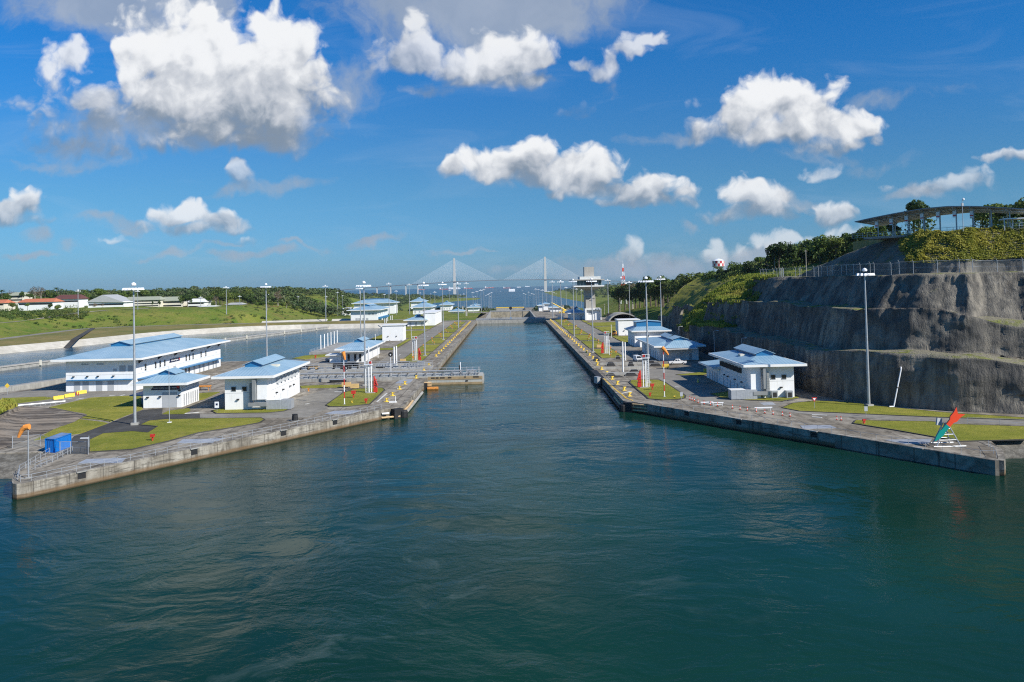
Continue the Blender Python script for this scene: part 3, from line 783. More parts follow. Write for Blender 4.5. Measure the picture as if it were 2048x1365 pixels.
Z7 = lambda *p: pxp(4.015, 1340, 520, p)
Z8 = lambda *p: pxp(4.549, 1600, 680, p)
PX1 = lambda *p: pxp(1, 0, 0, p)
sheet('path', Z1((415, 985), (505, 862), (750, 772), (975, 684), (1110, 672), (1105, 715), (1774, 700), (1774, 738), (1140, 745), (955, 785), (1075, 797), (1010, 837), (900, 830), (700, 845), (612, 888), (600, 985)), 0.02, roadd)
sheet('road', Z1((-20, 585), (250, 545), (430, 552), (960, 556), (960, 582), (600, 604), (330, 655), (100, 655), (-20, 640)), 0.03, road)
sheet('road', Z2((210, 735), (560, 712), (650, 640), (860, 570), (1010, 560), (1000, 590), (885, 680), (900, 700), (760, 760), (440, 765), (300, 770), (0, 762), (0, 735)), 0.025, road)
sheet('lawn', Z1((335, 668), (620, 602), (960, 585), (966, 668), (975, 680), (860, 722), (752, 766), (690, 753), (560, 742), (440, 695)), 0.14, grass)
sheet('lawn', Z1((232, 893), (420, 790), (545, 750), (700, 768), (735, 776), (560, 843), (510, 850), (300, 880)), 0.13, grass)
sheet('lawn', Z1((612, 973), (614, 890), (705, 847), (900, 833), (1010, 842), (1080, 798), (960, 787), (1020, 760), (1140, 750), (1774, 740), (1800, 752), (1770, 772), (1650, 795), (1350, 842), (1150, 898), (900, 955)), 0.14, grass, 0.35)
sheet('lawn', Z1((1108, 713), (1150, 692), (1290, 674), (1300, 688), (1250, 713)), 0.13, grass)
sheet('lawn', Z1((1357, 572), (1500, 563), (1390, 612), (1357, 618)), 0.13, grass)
sheet('lawn', Z1((20, 605), (300, 595), (390, 605), (120, 640), (-10, 640)), 0.13, grass)
sheet('lawn', Z2((85, 716), (160, 700), (470, 705), (640, 690), (650, 696), (590, 718), (480, 730), (120, 734)), 0.14, grass, 0.3)
sheet('lawn', Z2((893, 676), (1010, 592), (1090, 562), (1285, 555), (1300, 568), (1195, 668), (1040, 686), (920, 686)), 0.15, grass, 0.35)
sheet('lawn', Z2((705, 540), (1100, 528), (1130, 545), (720, 556)), 0.14, grass)
sheet('lawn', Z2((650, 345), (740, 325), (900, 315), (930, 325), (740, 352)), 0.14, grass)
sheet('lawn', Z6((880, 740), (905, 700), (1120, 688), (1430, 693), (1550, 740), (1945, 1000), (1930, 1045), (1800, 1073), (1500, 1080), (1250, 1060), (1180, 992), (1050, 892)), 0.15, grass, 0.4)
sheet('road', Z6((1250, 470), (1720, 470), (1950, 560), (2600, 900), (2900, 1060), (2200, 1080), (1960, 1000), (1560, 740), (1430, 660), (1260, 640)), 0.03, road)
sheet('lawn', Z6((1780, 590), (2380, 530), (2400, 570), (2300, 600), (1900, 600)), 0.13, grass, 0.25)
sheet('road', Z7((0, 985), (120, 1080), (330, 1150), (800, 1205), (1140, 1245), (1847, 1292), (2850, 1330), (2850, 1285), (1847, 1247), (1100, 1222), (850, 1185), (1050, 1110), (860, 1150), (640, 1135), (400, 1105), (300, 1060), (0, 930)), 0.028, road)
sheet('lawn', Z7((330, 1080), (480, 1060), (930, 1110), (1020, 1098), (1040, 1112), (900, 1138), (600, 1128), (420, 1112)), 0.14, grass, 0.35)
sheet('lawn', Z8((-160, 622), (-60, 580), (150, 560), (420, 570), (740, 610), (1300, 665), (2060, 715), (2060, 735), (1270, 708), (700, 683), (0, 652)), 0.14, grass, 0.3)
sheet('lawn', Z8((510, 737), (700, 742), (1200, 750), (1350, 772), (2060, 795), (2060, 912), (1450, 928), (1400, 918), (1180, 880), (900, 830), (490, 765)), 0.15, grass, 0.3)
sheet('lawn', [(-320, 166), (-136, 166), (-140, 215), (-172, 238), (-320, 238)], 0.13, grass)
for s, xs in ((-1, (-43.6, -35.0)), (1, (35.6, 44.6))):
    for i in range(7):
        y0 = 322 + i * 49; y1 = y0 + 43
        if y1 > 660: break
        sheet('lawn', [(xs[0], y0), (xs[1], y0), (xs[1], y1), (xs[0], y1)], 0.14, grass, 0.3)
sheet('road', [(-52.4, 300), (-44.0, 300), (-44.0, 688), (-52.4, 688)], 0.03, road)
sheet('road', [(45.0, 290), (54.0, 290), (54.0, 688), (45.0, 688)], 0.03, road)
for (x0, x1, y0, y1) in ((-79, -54.5, 386, 398), (-79, -71, 402, 466), (-57, -54.5, 402, 466), (-79, -54.5, 470, 545), (-79, -54.5, 560, 600), (-70, -54.5, 606, 650), (55, 58.5, 400, 440), (55, 74, 402, 446), (55, 58.5, 446, 520), (72, 74, 446, 470), (55, 76, 475, 545), (55, 78, 552, 600), (55, 58, 606, 636)):
    sheet('lawn', [(x0, y0), (x1, y0), (x1, y1), (x0, y1)], 0.14, grass, 0.3)
for p in (Z1((530, 1050), (590, 1020), (860, 1012), (830, 1045)), Z1((1205, 912), (1250, 885), (1480, 880), (1455, 908)), Z2((880, 735), (950, 715), (1140, 712), (1060, 738)), Z2((1378, 520), (1420, 491), (1508, 491), (1478, 520)), Z2((0, 935), (60, 915), (180, 905), (120, 930)),
          Z8((0, 782), (270, 777), (335, 805), (30, 812)), Z8((760, 912), (1200, 902), (1170, 945), (960, 950)), Z7((715, 1150), (820, 1143), (850, 1165), (755, 1170))):
    sheet('steel_plate', p, 0.05, steelplate)
def stripe(p, q, w, mat, name='painted_line'):
    p, q = Vector(p), Vector(q); d = (q - p).normalized(); n = Vector((-d.y, d.x)) * w / 2
    sheet(name, [tuple(p - n), tuple(q - n), tuple(q + n), tuple(p + n)], 0.055, mat)
yl = Z6((365, 660), (500, 790), (600, 880), (720, 970), (800, 1045), (930, 1088))
for a, b in zip(yl[:-1], yl[1:]): stripe(a, b, 0.45, marky)
wl = Z6((690, 955), (910, 905)); stripe(wl[0], wl[1], 0.4, markw)
for a in ((Z2((1390, 557), (1445, 553))), Z2((1200, 552), (1290, 556)), Z2((1250, 650), (1320, 590))): stripe(a[0], a[1], 0.35, markw)
for (x0, y0) in ((-48, 320), (-48, 356), (-48, 420), (-48, 480), (-48, 545), (-48, 600), (49.5, 318), (49.5, 350), (49.5, 420), (49.5, 480), (49.5, 545)):
    stripe((x0, y0), (x0, y0 + 5), 0.3, markw); 
for q in (Z1((1260, 708), (1360, 700)), Z1((745, 587), (785, 583)), Z1((820, 588), (850, 580)), Z1((430, 612), (490, 604)), Z1((520, 612), (570, 603)), Z7((40, 1020), (75, 1024)), Z7((350, 1168), (415, 1160)), Z7((250, 1147), (320, 1156)), Z7((690, 1197), (800, 1200)), Z7((1140, 1245), (1260, 1250)), Z7((1140, 1262), (1220, 1268)), Z2((742, 668), (770, 663)), Z2((950, 578), (1000, 578))):
    stripe(q[0], q[1], 0.55, markw, 'road_arrow')

# ---------------------------------------------------------------- stepped cliff of sprayed concrete on the right
TOE = [(96, 540), (100, 520), (92, 450), (84, 400), (79, 350), (77.5, 300), (77.5, 240), (77.5, 218), (78.4, 206), (82, 197), (88.5, 188.5), (96, 181), (108, 174.5), (131, 167), (180, 158), (300, 150)]
def catmull(pts, step):
    out = []
    for i in range(len(pts) - 1):
        p0, p1, p2, p3 = (Vector(pts[max(0, i - 1)]), Vector(pts[i]), Vector(pts[i + 1]), Vector(pts[min(len(pts) - 1, i + 2)]))
        n = max(2, int((p2 - p1).length / step))
        for k in range(n):
            t = k / n
            out.append(0.5 * ((2 * p1) + (p2 - p0) * t + (2 * p0 - 5 * p1 + 4 * p2 - p3) * t * t + (3 * p1 - p0 - 3 * p2 + p3) * t ** 3))
    out.append(Vector(pts[-1])); return out
toe = catmull(TOE, 0.75)
PROF = [(0, -3.0), (0, 0.0), (1.6, 11.3), (6.6, 11.5), (9.2, 21.5), (14.2, 21.8), (19.0, 30.0), (24.5, 30.15), (25.2, 33.2), (34, 41.0)]
STEPS = [1, 26, 6, 24, 6, 22, 8, 6, 18]
FACE = [0, 1, 0, 1, 0, 1, 0, 1, 0]
HILL = [(0, -3), (1.5, 6.5), (6, 11.5), (12, 17.5), (22, 25.5), (33, 31.0)]
T1H = [(370, 11.3), (392, 6.5), (415, 7.5), (436, 15.5), (500, 15.0), (540, 4.0)]
def lev(y):
    if y < 318: l = 30.15
    elif y < 322: l = 30.15 + (21.8 - 30.15) * (y - 318) / 4
    elif y < 350: l = 21.8
    elif y < 354: l = 21.8 + (11.4 - 21.8) * (y - 350) / 4
    else: l = 11.4
    return l
rows = []; slen = 0.0
TOPLINE = []
for i, p in enumerate(toe):
    a, b = toe[max(0, i - 7)], toe[min(len(toe) - 1, i + 7)]
    t = (b - a).normalized(); nrm = Vector((-t.y, t.x))
    if i: slen += (p - toe[i - 1]).length
    Y = p.y; row = []
    big = 1.7 * mnoise.noise(Vector((slen * 0.055, 0.3, 2.1))) + 1.0 * mnoise.noise(Vector((slen * 0.14, 5.0, 1.0)))
    but = max(0.0, mnoise.noise(Vector((slen * 0.085, 9.2, 4.0))) - 0.05) * 6.5
    L = lev(Y); t1 = interp(Y, T1H)
    hw = smooth(300, 324, Y)
    top4 = 30.15 + 10.9 * max(0.0, min(1.0, (290 - Y) / 48))
    for k in range(len(PROF) - 1):
        (d0_, z0_), (d1_, z1_) = PROF[k], PROF[k + 1]
        for j in range(STEPS[k] + (1 if k == len(PROF) - 2 else 0)):
            f = j / STEPS[k]
            d, z = d0_ + (d1_ - d0_) * f, z0_ + (z1_ - z0_) * f
            if k >= 7: z = min(z, top4 if Y < 290 else 30.15)
            if Y > 365 and k >= 1: z = min(z, t1) if k > 1 else z * t1 / 11.3
            if Y > 318 and k >= 4: z = min(z, L)
            if hw > 0 and d > 0.8: z = max(z, interp(d, HILL) * hw - (1 - hw) * 5)
            w = 1.0 if FACE[k] else 0.6
            flute = 0.20 * mnoise.fractal(Vector((slen * 0.9, z * 0.5, 77.0 + k)), 1.0, 2.0, 4) + 0.42 * mnoise.noise(Vector((slen * 0.42, z * 0.03, 7.0 + k))) + 0.26 * mnoise.noise(Vector((slen * 1.1, z * 0.06, 17.0 + k)))
            rough = 0.62 * mnoise.fractal(Vector((slen * 0.16, z * 0.22, 3.0)), 1.0, 2.0, 4)
            slope = 0.0
            if 4 < k <= 6: slope = 0.9 * mnoise.noise(Vector((slen * 0.09, 1.0, 30.0)))
            off = d + (big * (0.35 + 0.08 * k) + flute + rough) * w - but * (0.7 if k < 4 else 1.0) * min(1, max(0, z) / 6) * (1 if k < 7 else 0) + slope
            if k == 0: off = d + big * 0.3
            turn = max(0.0, min(34.0, 196 - Y + max(0, p.x - 92) * .75)) if Y < 196 else 0.0
            if k >= 2: off += turn * (.07 if k < 4 else .13)
            wv = (2.0 * mnoise.noise(Vector((slen * 0.024, 3.0 + k // 2, 60.0))) + 0.8 * mnoise.noise(Vector((slen * 0.09, 3.0 + k // 2, 61.0)))) * (1 if 4 < z < 29 else 0) - (2.6 * smooth(186, 172, Y) if 1 < k < 5 and z > 12 else 0)
            zz = z + wv + (0.35 * mnoise.noise(Vector((slen * 0.1, d * 0.3, 50.0))) + 0.5 * mnoise.noise(Vector((slen * 0.035, k, 60.0)))) * (1 if z > 5 else 0)
            row.append((p.x + nrm.x * off, p.y + nrm.y * off, zz))
    rows.append(row)
    if Y < 262: TOPLINE.append((row[-1][0], row[-1][1]))
struct(MB().grid(rows).build('stepped_cliff', cliff_m, smooth=True))
CLIFF = rows
NROW = len(rows[0])
# visitor terrace on the top
top = [p for p in TOPLINE if p[0] < 230]
struct(MB().prism(top + [(320, 215), (330, 330), (150, 330), (112, 268)], 38, 41.0).build('visitor_terrace', ground_mat('terrace_turf', (0.20, 0.185, 0.05), (0.27, 0.24, 0.09), (0.30, 0.27, 0.17))))
# ------------------------------------------------------------------ buildings
def clad(parent, side, face, a, z0, w, h, kind):
    """opening on a wall: side F/E/W, face = wall coordinate, a = centre along the wall"""
    def slab(mb, a0, a1, zz0, zz1, o0, o1):
        if side == 'F': mb.box(a0, a1, face - o1, face - o0, zz0, zz1)
        elif side == 'E': mb.box(face + o0, face + o1, a0, a1, zz0, zz1)
        else: mb.box(face - o1, face - o0, a0, a1, zz0, zz1)
        return mb
    a0, a1 = a - w / 2, a + w / 2
    if kind == 'window':
        fr = MB(); t = 0.09
        for (x0, x1, q0, q1) in ((a0, a1, z0, z0 + t), (a0, a1, z0 + h - t, z0 + h), (a0, a0 + t, z0 + t, z0 + h - t), (a1 - t, a1, z0 + t, z0 + h - t)): slab(fr, x0, x1, q0, q1, 0.003, 0.10)
        if h > 1.6: slab(fr, a0 + t, a1 - t, z0 + h * 0.3, z0 + h * 0.3 + 0.16, 0.003, 0.11)
        f = fr.build('window', greyp, parent)
        slab(MB(), a0 + t, a1 - t, z0 + t, z0 + h - t, 0.002, 0.05).build('pane', dark, f)
    elif kind == 'shutter':
        d = slab(MB(), a0, a1, z0, z0 + h, 0.002, 0.05).build('shutter_door', greyp, parent)
    elif kind == 'louver':
        mb = MB(); n = max(3, int(h / 0.25))
        for i in range(n): slab(mb, a0, a1, z0 + h * i / n, z0 + h * (i + 0.6) / n, 0.002, 0.05)
        mb.build('louver', greyp, parent)
    elif kind == 'door':
        mb = MB(); t = 0.07
        for (x0, x1, q0, q1) in ((a0, a0 + t, z0, z0 + h), (a1 - t, a1, z0, z0 + h), (a0 + t, a1 - t, z0 + h - t, z0 + h)): slab(mb, x0, x1, q0, q1, 0.003, 0.06)
        d = mb.build('door_frame', greyp, parent)
        slab(MB(), a0 + t, a1 - t, z0, z0 + h - t, 0.002, 0.03).build('door', white, d)
    elif kind == 'lamp':
        mb = slab(MB(), a - .28, a + .28, z0, z0 + .28, 0.002, .5)
        mb.build('wall_lamp', black, parent)
    elif kind == 'hood':                                   # raked louvre hood
        mb = MB()
        for (x, y, zz) in (): pass
        if side == 'E':
            mb.add([(face + .003, a0, z0 + h), (face + .003, a1, z0 + h), (face + .003, a1, z0), (face + .003, a0, z0), (face + .8, a1, z0 + h), (face + .8, a1, z0 + .1)], [(0, 1, 2, 3), (0, 4, 5, 3), (0, 1, 4), (1, 2, 5, 4)])
        else:
            mb.add([(face - .003, a0, z0 + h), (face - .003, a1, z0 + h), (face - .003, a1, z0), (face - .003, a0, z0), (face - .8, a1, z0 + h), (face - .8, a1, z0 + .1)], [(0, 1, 2, 3), (0, 4, 5, 3), (0, 1, 4), (1, 2, 5, 4)])
        mb.build('vent_hood', greyp if side == 'E' else black, parent)
def sign(parent, side, face, a, z0, w, h, body, size):
    mb = MB(); t = face
    sk = h * 0.7
    if side == 'F': pts = [(a - w / 2, z0), (a + w / 2, z0), (a + w / 2, z0 + h), (a - w / 2 + sk, z0 + h)]; f3 = lambda p, o: (p[0], t - o, p[1])
    elif side == 'E': pts = [(a - w / 2, z0), (a + w / 2, z0), (a + w / 2, z0 + h), (a - w / 2 + sk, z0 + h)]; f3 = lambda p, o: (t + o, p[0], p[1])
    else: pts = [(a + w / 2, z0), (a - w / 2, z0), (a - w / 2, z0 + h), (a + w / 2 - sk, z0 + h)]; f3 = lambda p, o: (t - o, p[0], p[1])
    vs = [f3(p, .004) for p in pts] + [f3(p, .12) for p in pts]
    mb.add(vs, [(0, 1, 5, 4), (1, 2, 6, 5), (2, 3, 7, 6), (3, 0, 4, 7), (4, 5, 6, 7)])
    sb = mb.build('sign_board', sgnb, parent)
    e = .12; r0 = w / 2 - h * 0.75
    q = [(a + r0, z0 + h * .35), (a + w / 2 - .05, z0 + h * .35), (a + w / 2 - .05, z0 + h * .92), (a + r0, z0 + h * .92)] if side != 'W' else [(a - r0, z0 + h * .35), (a - w / 2 + .05, z0 + h * .35), (a - w / 2 + .05, z0 + h * .92), (a - r0, z0 + h * .92)]
    MB().add([f3(p, e + .015) for p in q], [(0, 1, 2, 3)]).build('emblem', red, sb)
    c = f3((a + (sk * .35 - h * .3) * (1 if side != 'W' else -1), z0 + h / 2), e + .03)
    text(body, size, lampw, sb, face_M(side, *c))
def hip_roof(parent, x0, x1, y0, y1, z, rise, mx0, mx1, my0, my1, name='roof', mat=None):
    a = [(x0, y0, z), (x1, y0, z), (x1, y1, z), (x0, y1, z)]
    b = [(mx0, my0, z + rise), (mx1, my0, z + rise), (mx1, my1, z + rise), (mx0, my1, z + rise)]
    return MB().add(a + b, [(0, 1, 5, 4), (1, 2, 6, 5), (2, 3, 7, 6), (3, 0, 4, 7), (4, 5, 6, 7), (3, 2, 1, 0)]).build(name, mat or roof_m, parent)
def monitor(parent, x0, x1, y0, y1, z, h, gable, over=0.5):
    xm = (x0 + x1) / 2
    mb = MB().add([(x0, y0, z), (x1, y0, z), (x1, y0, z + h), (xm, y0, z + h + gable), (x0, y0, z + h),
                   (x0, y1, z), (x1, y1, z), (x1, y1, z + h), (xm, y1, z + h + gable), (x0, y1, z + h)],
                  [(0, 1, 2, 3, 4), (9, 8, 7, 6, 5), (1, 6, 7, 2), (5, 0, 4, 9)])
    cl = mb.build('clerestory', blue, parent)
    lv = MB()
    for xs in (x0 - .06, x1 + .002): lv.box(xs, xs + .058, y0 + .6, y1 - .6, z + .35, z + h - .12)
    lv.build('louver', greyp, cl)
    o = over; sl = gable / (xm - x0); t = .12
    r = MB()
    for sgn in (-1, 1):
        xe = xm + sgn * (xm - x0 + o); ze = z + h - sl * o + .03
        vs = [(xm, y0 - o, z + h + gable + .03), (xe, y0 - o, ze), (xe, y1 + o, ze), (xm, y1 + o, z + h + gable + .03)]
        vs += [(x, y, q + t) for (x, y, q) in vs]
        r.add(vs, [(4, 5, 6, 7), (3, 2, 1, 0), (0, 1, 5, 4), (1, 2, 6, 5), (2, 3, 7, 6)] if sgn > 0 else [(7, 6, 5, 4), (0, 1, 2, 3), (4, 5, 1, 0), (5, 6, 2, 1), (6, 7, 3, 2)])
    r.build('monitor_roof', roof_m, parent)
def house(label, x0, x1, y0, y1, h, z0=0.0, oh=2.4, rise=2.0, mon=None, name='lock_building', cat='building', group=None, band=True, oy=None):
    t = T(name, label, cat, ((x0 + x1) / 2, (y0 + y1) / 2, z0), group)
    MB().box(x0, x1, y0, y1, z0 - 1.0, z0 + h).build('wall', white, t)
    if band:
        mb = MB(); zb = z0 + h * 0.52; e = .02
        for (a, b, c, d) in ((x0 - e, x1 + e, y0 - e, y0 - .002), (x1 + .002, x1 + e, y0, y1), (x0 - e, x0 - .002, y0, y1)): mb.box(a, b, c, d, zb, zb + .07)
        mb.build('panel_joint', greyp, t)
    oy = oh if oy is None else oy
    e = 0.6
    MB().box(x0 - oh, x1 + oh, y0 - oy, y1 + oy, z0 + h, z0 + h + e).build('fascia', trimw, t)
    mw, m0, m1, mh, mg = mon if mon else (0.6, .3, .7, 0, 0)
    xm = (x0 + x1) / 2; L = y1 - y0
    mx0, mx1, my0, my1 = xm - mw / 2, xm + mw / 2, y0 + m0 * L, y0 + m1 * L
    g = .25
    hip_roof(t, x0 - oh + g, x1 + oh - g, y0 - oy + g, y1 + oy - g, z0 + h + e + .005, rise, mx0, mx1, my0, my1)
    if mon: monitor(t, mx0 + .15, mx1 - .15, my0 + .15, my1 - .15, z0 + h + e + rise - .12, mh, mg)
    return t

# -- large two-storey building on the left
B = house('longest white two-storey building with pale blue hipped roof, left of the lock beside the basin', -135, -113.6, 251, 324, 9.4, oh=3.0, rise=2.6, mon=(6.4, .17, .74, .8, .9))
for a in (-129.2, -124.6): clad(B, 'F', 251, a, 8.0, 2.1, .45, 'louver')
for a, w, h in ((-119.6, 1.1, .8), (-117.3, 1.9, 1.9), (-114.9, 1.5, 1.9)): clad(B, 'F', 251, a - .5, 5.7 if w > 1.2 else 5.9, w, h, 'shutter')
for a in (-132.6, -128.4, -125.2, -120.5): clad(B, 'F', 251, a, 4.4, .6, .3, 'lamp')
for a in (-131.6, -129.0, -124.9, -121.4): clad(B, 'F', 251, a, 0, 1.9, 3.0, 'shutter')
MB().box(-134.4, -114.6, 249.7, 250.996, 3.35, 3.6).build('canopy', blue, B)
for y in (257.2, 264.5, 268, 271.5, 289.5, 292.5, 295.8, 303.5, 308.2): clad(B, 'E', -113.6, y, 5.3, 1.25, 2.1, 'window')
clad(B, 'E', -113.6, 254.5, 5.9, .7, .7, 'louver'); clad(B, 'E', -113.6, 319, 5.5, .8, .8, 'louver')
sign(B, 'E', -113.6, 279.5, 6.0, 8.6, 1.15, 'Edificio de Maquinas', .72)
clad(B, 'E', -113.6, 279.6, 1.2, 2.2, 3.4, 'shutter')
MB().box(-113.596, -111.6, 283, 321, 3.25, 3.55).build('canopy', blue, B)
MB().box(-113.596, -111.6, 251.5, 276, 3.25, 3.5).build('canopy', blue, B)
for y in (285.5, 289, 292, 297, 302, 306, 311, 316, 319): clad(B, 'E', -113.6, y, 0, 1.5, 2.9, 'shutter' if y not in (289, 292) else 'window')
for y in (252.5, 266.5, 279.5, 294.5, 310, 321):
    MB().add([(-113.59, y, 8.0), (-113.59, y + .4, 8.0), (-113.59, y + .4, 9.4), (-113.59, y, 9.4), (-111.6, y, 9.4), (-111.6, y + .4, 9.4)], [(0, 1, 2, 3), (0, 4, 5, 1), (0, 3, 4), (1, 5, 2)]).build('eave_bracket', black, B)

# -- small oil spill control building
B = house('small white building with navy spill control sign and grey roller door', -94.6, -84.8, 212.8, 224.8, 5.9, oh=2.3, rise=1.6, mon=(4.4, .22, .70, .5, .85), band=False)
clad(B, 'F', 212.8, -87.8, 0, 3.8, 3.9, 'shutter')
for a, z in ((-93.4, 2.6), (-90.2, 2.7), (-85.3, 2.9), (-85.2, 4.2)): clad(B, 'F', 212.8, a, z, .6, .3, 'lamp')
sign(B, 'F', 212.8, -88.9, 4.55, 7.4, 1.0, 'Control de Derrames de Aceites', .47)
for y in (214.4, 216, 217.5, 219, 220.4, 222, 223.5): clad(B, 'E', -84.8, y, .2, .42, 3.0, 'window')
MB().box(-98.5, -94.604, 213.5, 224, 3.0, 3.3).build('canopy', blue, B)

def plant_building(label, x0, x1, y0, y1, signed, east):
    B = house(label, x0, x1, y0, y1, 8.0, oh=2.5, rise=1.4, mon=(4.6, .19, .82, .75, .85))
    S, fc = ('E', x1) if east else ('W', x0)
    fx = (lambda q: x0 + q) if east else (lambda q: x1 - q)
    wins = (2.4, 5.1) if east else (5.3 - 2.6, 5.4)
    for q in ((2.2, 4.9) if east else (2.5, 5.2)): clad(B, 'F', y0, fx(q), 4.6, 1.25, 1.2, 'window')
    clad(B, 'F', y0, fx(3.3), 2.5, .6, .3, 'lamp')
    # projecting bay at the corner nearest the chamber
    bx0, bx1 = (x1 - 2.1, x1 + .35) if east else (x0 - .35, x0 + 2.1)
    MB().box(bx0, bx1, y0 - 1.0, y0 + 2.6, 2.6 if east else -.5, 7.99).build('corner_bay', white, B)
    for i in range(6): clad(B, S, fc, y0 + 9.0 + i * 3.5, 5.35, 1.9, 1.35, 'hood')
    mb = MB()
    sign(B, S, fc, y0 + 17.5, 6.95, 8.2, .85, signed, .5)
    for i, y in enumerate((6.5, 9.5, 12.6, 16, 19.5, 23, 26.5)): clad(B, S, fc, y0 + y, 0, 1.3 if i % 2 else 1.0, 3.0 if i % 2 else 2.3, 'door' if east else ('shutter' if i % 2 == 0 else 'door'))
    for y in (8, 14.2, 21.2, 25): clad(B, S, fc, y0 + y, 3.0, .6, .3, 'lamp')
    sx = 1 if east else -1
    cx = fx(8.2)
    # hatch on the roof
    MB().obox((fx(8.9), y0 + 13, 9.65), 2.0, 2.4, .5, 0, -.0).build('roof_hatch', cream, B)
    # two silver ducts down to the air handler
    dm = MB()
    d1x, d2x = fx(6.9), fx(7.85)
    for (dx, yy, zb) in ((d1x, y0 - .75, 2.0), (d2x, y0 - 1.75, 2.6)):
        dm.box(dx - .42, dx + .42, yy - .42, yy + .42, zb, 6.6 if dx == d1x else 7.6)
        dm.box(dx - .42, dx + .42, yy + .421, y0 - .004 if dx == d1x else y0 - 1.0, 5.8 if dx == d1x else 6.8, 6.6 if dx == d1x else 7.6)
    xa, xb = sorted((d1x - sx * .42, fx(10.9)))
    dm.box(xa, xb, y0 - 2.4, y0 - 1.16 - .02, 1.1, 1.99)
    dm.box(d1x - .42, d1x + .42, y0 - 1.16, y0 - .335, 1.1, 1.99)
    for k in range(6): dm.box(d1x - .46, d1x + .46, y0 - 1.21, y0 - .29, 2.5 + k * .62, 2.56 + k * .62)
    dm.build('duct', duct_m, B)
    # box section between bay and unit
    return B
B3 = plant_building('white two-storey building with silver ducts and navy sign on the left quay', -71.2, -60.8, 205.8, 238, 'Edificio de Operaciones', True)
R1 = plant_building('white two-storey building with silver ducts under the dark stepped cliff', 59.8, 70.5, 206.3, 237, 'Edificio de Operaciones', False)
AN = T('annex', 'low white annex with ribbed shed roof beside the ducted building under the cliff', 'building', (62, 245, 0))
MB().box(59.7, 64.5, 237.01, 252.5, -.5, 4.2).build('wall', white, AN)
MB().add([(57.6, 236.2, 4.2), (65, 236.2, 4.2), (65, 254, 4.2), (57.6, 254, 4.2), (57.6, 236.2, 4.6), (65, 236.2, 5.3), (65, 254, 5.3), (57.6, 254, 4.6)], [(3, 2, 1, 0), (0, 1, 5, 4), (1, 2, 6, 5), (2, 3, 7, 6), (3, 0, 4, 7)]).build('fascia', trimw, AN)
MB().add([(57.7, 236.3, 4.63), (65, 236.3, 5.33), (65, 253.9, 5.33), (57.7, 253.9, 4.63)], [(0, 1, 2, 3)]).build('roof', roof_m, AN)
for y in (240, 242.5, 245, 248.5): clad(AN, 'W', 59.7, y, 0, 1.2, 2.6, 'shutter')
# air handling units and condensers
def ahu(x, y, label, w=5.6, d=2.8, h=2.4):
    t = T('air_handling_unit', label, 'air conditioner', (x, y, 0))
    MB().box(x - w / 2, x + w / 2, y - d / 2, y + d / 2, .18, h).build('casing', galv, t)
    MB().box(x - w / 2 + .2, x + w / 2 - .2, y - d / 2 + .2, y + d / 2 - .2, 0, .178).build('plinth', black, t)
    for q in (-.28, .05, .36): MB().box(x + q * w - .04, x + q * w + .04, y - d / 2 - .03, y - d / 2 - .002, .2, h - .02).build('seam', greyp, t)
    MB().box(x - w / 2 - .1, x + w * .05, y - d / 2 - .1, y + d / 2 + .1, h + .002, h + .14).build('lid', trimw, t)
    return t
p = G(558, 820); ahu(p.x, p.y + 1.2, 'grey air handling unit box by the ducted building on the left quay', 6.2)
p = G(1488, 800); ahu(p.x, p.y + 1.0, 'grey air handling unit box by the ducted building under the cliff', 6.4)
cd = None
for i, u in enumerate((1521, 1550, 1580)):
    p = G(u, 797.5)
    if cd is None:
        cd = T('condenser_unit', '', 'air conditioner', (p.x, p.y, 0), 'condensers at the foot of the white building')
        MB().box(p.x - .75, p.x + .75, p.y, p.y + 1.6, .12, 1.9).build('casing', galv, cd)
        MB().box(p.x - .45, p.x + .5, p.y - .04, p.y - .002, .3, 1.5).build('grille', black, cd)
        MB().box(p.x - .7, p.x + .7, p.y + .1, p.y + 1.5, 0, .118).build('base', black, cd)
        c = cd
    else: c = dup(cd, (p.x, p.y, 0))
    c['label'] = 'grey condenser box with dark grille under the cliff, ' + ('leftmost', 'middle one', 'rightmost')[i] + ' of three'

# -- pavilions with entrance porch roofs (one each side)
def pavilion(label, x0, x1, y0, y1, east):
    B = house(label, x0, x1, y0, y1, 5.0, oh=2.3, rise=1.5, mon=(3.6, .30, .66, .8, .8), band=False)
    fx = (lambda q: x0 + q) if east else (lambda q: x1 - q)
    return B
B4 = pavilion('white pavilion with three tall dark windows, between parked silver pickup and left lock road', -67, -58, 328, 367, True)
MB().box(-66.2, -56.6, 321.5, 325.5, 4.55, 5.1).build('porch_fascia', trimw, B4)
hip_roof(B4, -66.4, -56.4, 321.3, 331, 5.11, 1.1, -63.5, -59.5, 326, 330.5, 'porch_roof')
for a in (-64.2, -61.6, -59.6): clad(B4, 'F', 328, a, .3, 1.0, 3.0, 'window')
for y in (331, 335, 339, 344, 349, 354, 360): clad(B4, 'E', -58, y, .1, 1.1, 2.6, 'door')
MB().box(-71.5, -67.01, 327, 333, -.3, 3.0).build('side_annex', white, B4)
MB().box(-73, -66.99, 325.8, 334, 3.01, 3.3).build('side_canopy', trimw, B4)
R2 = pavilion('white pavilion with double hipped blue roof behind the white pickup on the right', 55.4, 70, 308, 348, False)
MB().box(56.0, 68.2, 302.0, 305.8, 4.5, 5.05).build('porch_fascia', trimw, R2)
hip_roof(R2, 55.8, 68.4, 301.8, 318, 5.06, 2.2, 61, 66, 309, 317, 'porch_roof')
monitor(R2, 61.0, 66.2, 309.5, 318.5, 7.0, .7, .8)
clad(R2, 'F', 308, 59.8, 0, 7.2, 3.1, 'door'); clad(R2, 'F', 308, 67, 0, 1.1, 2.4, 'shutter')
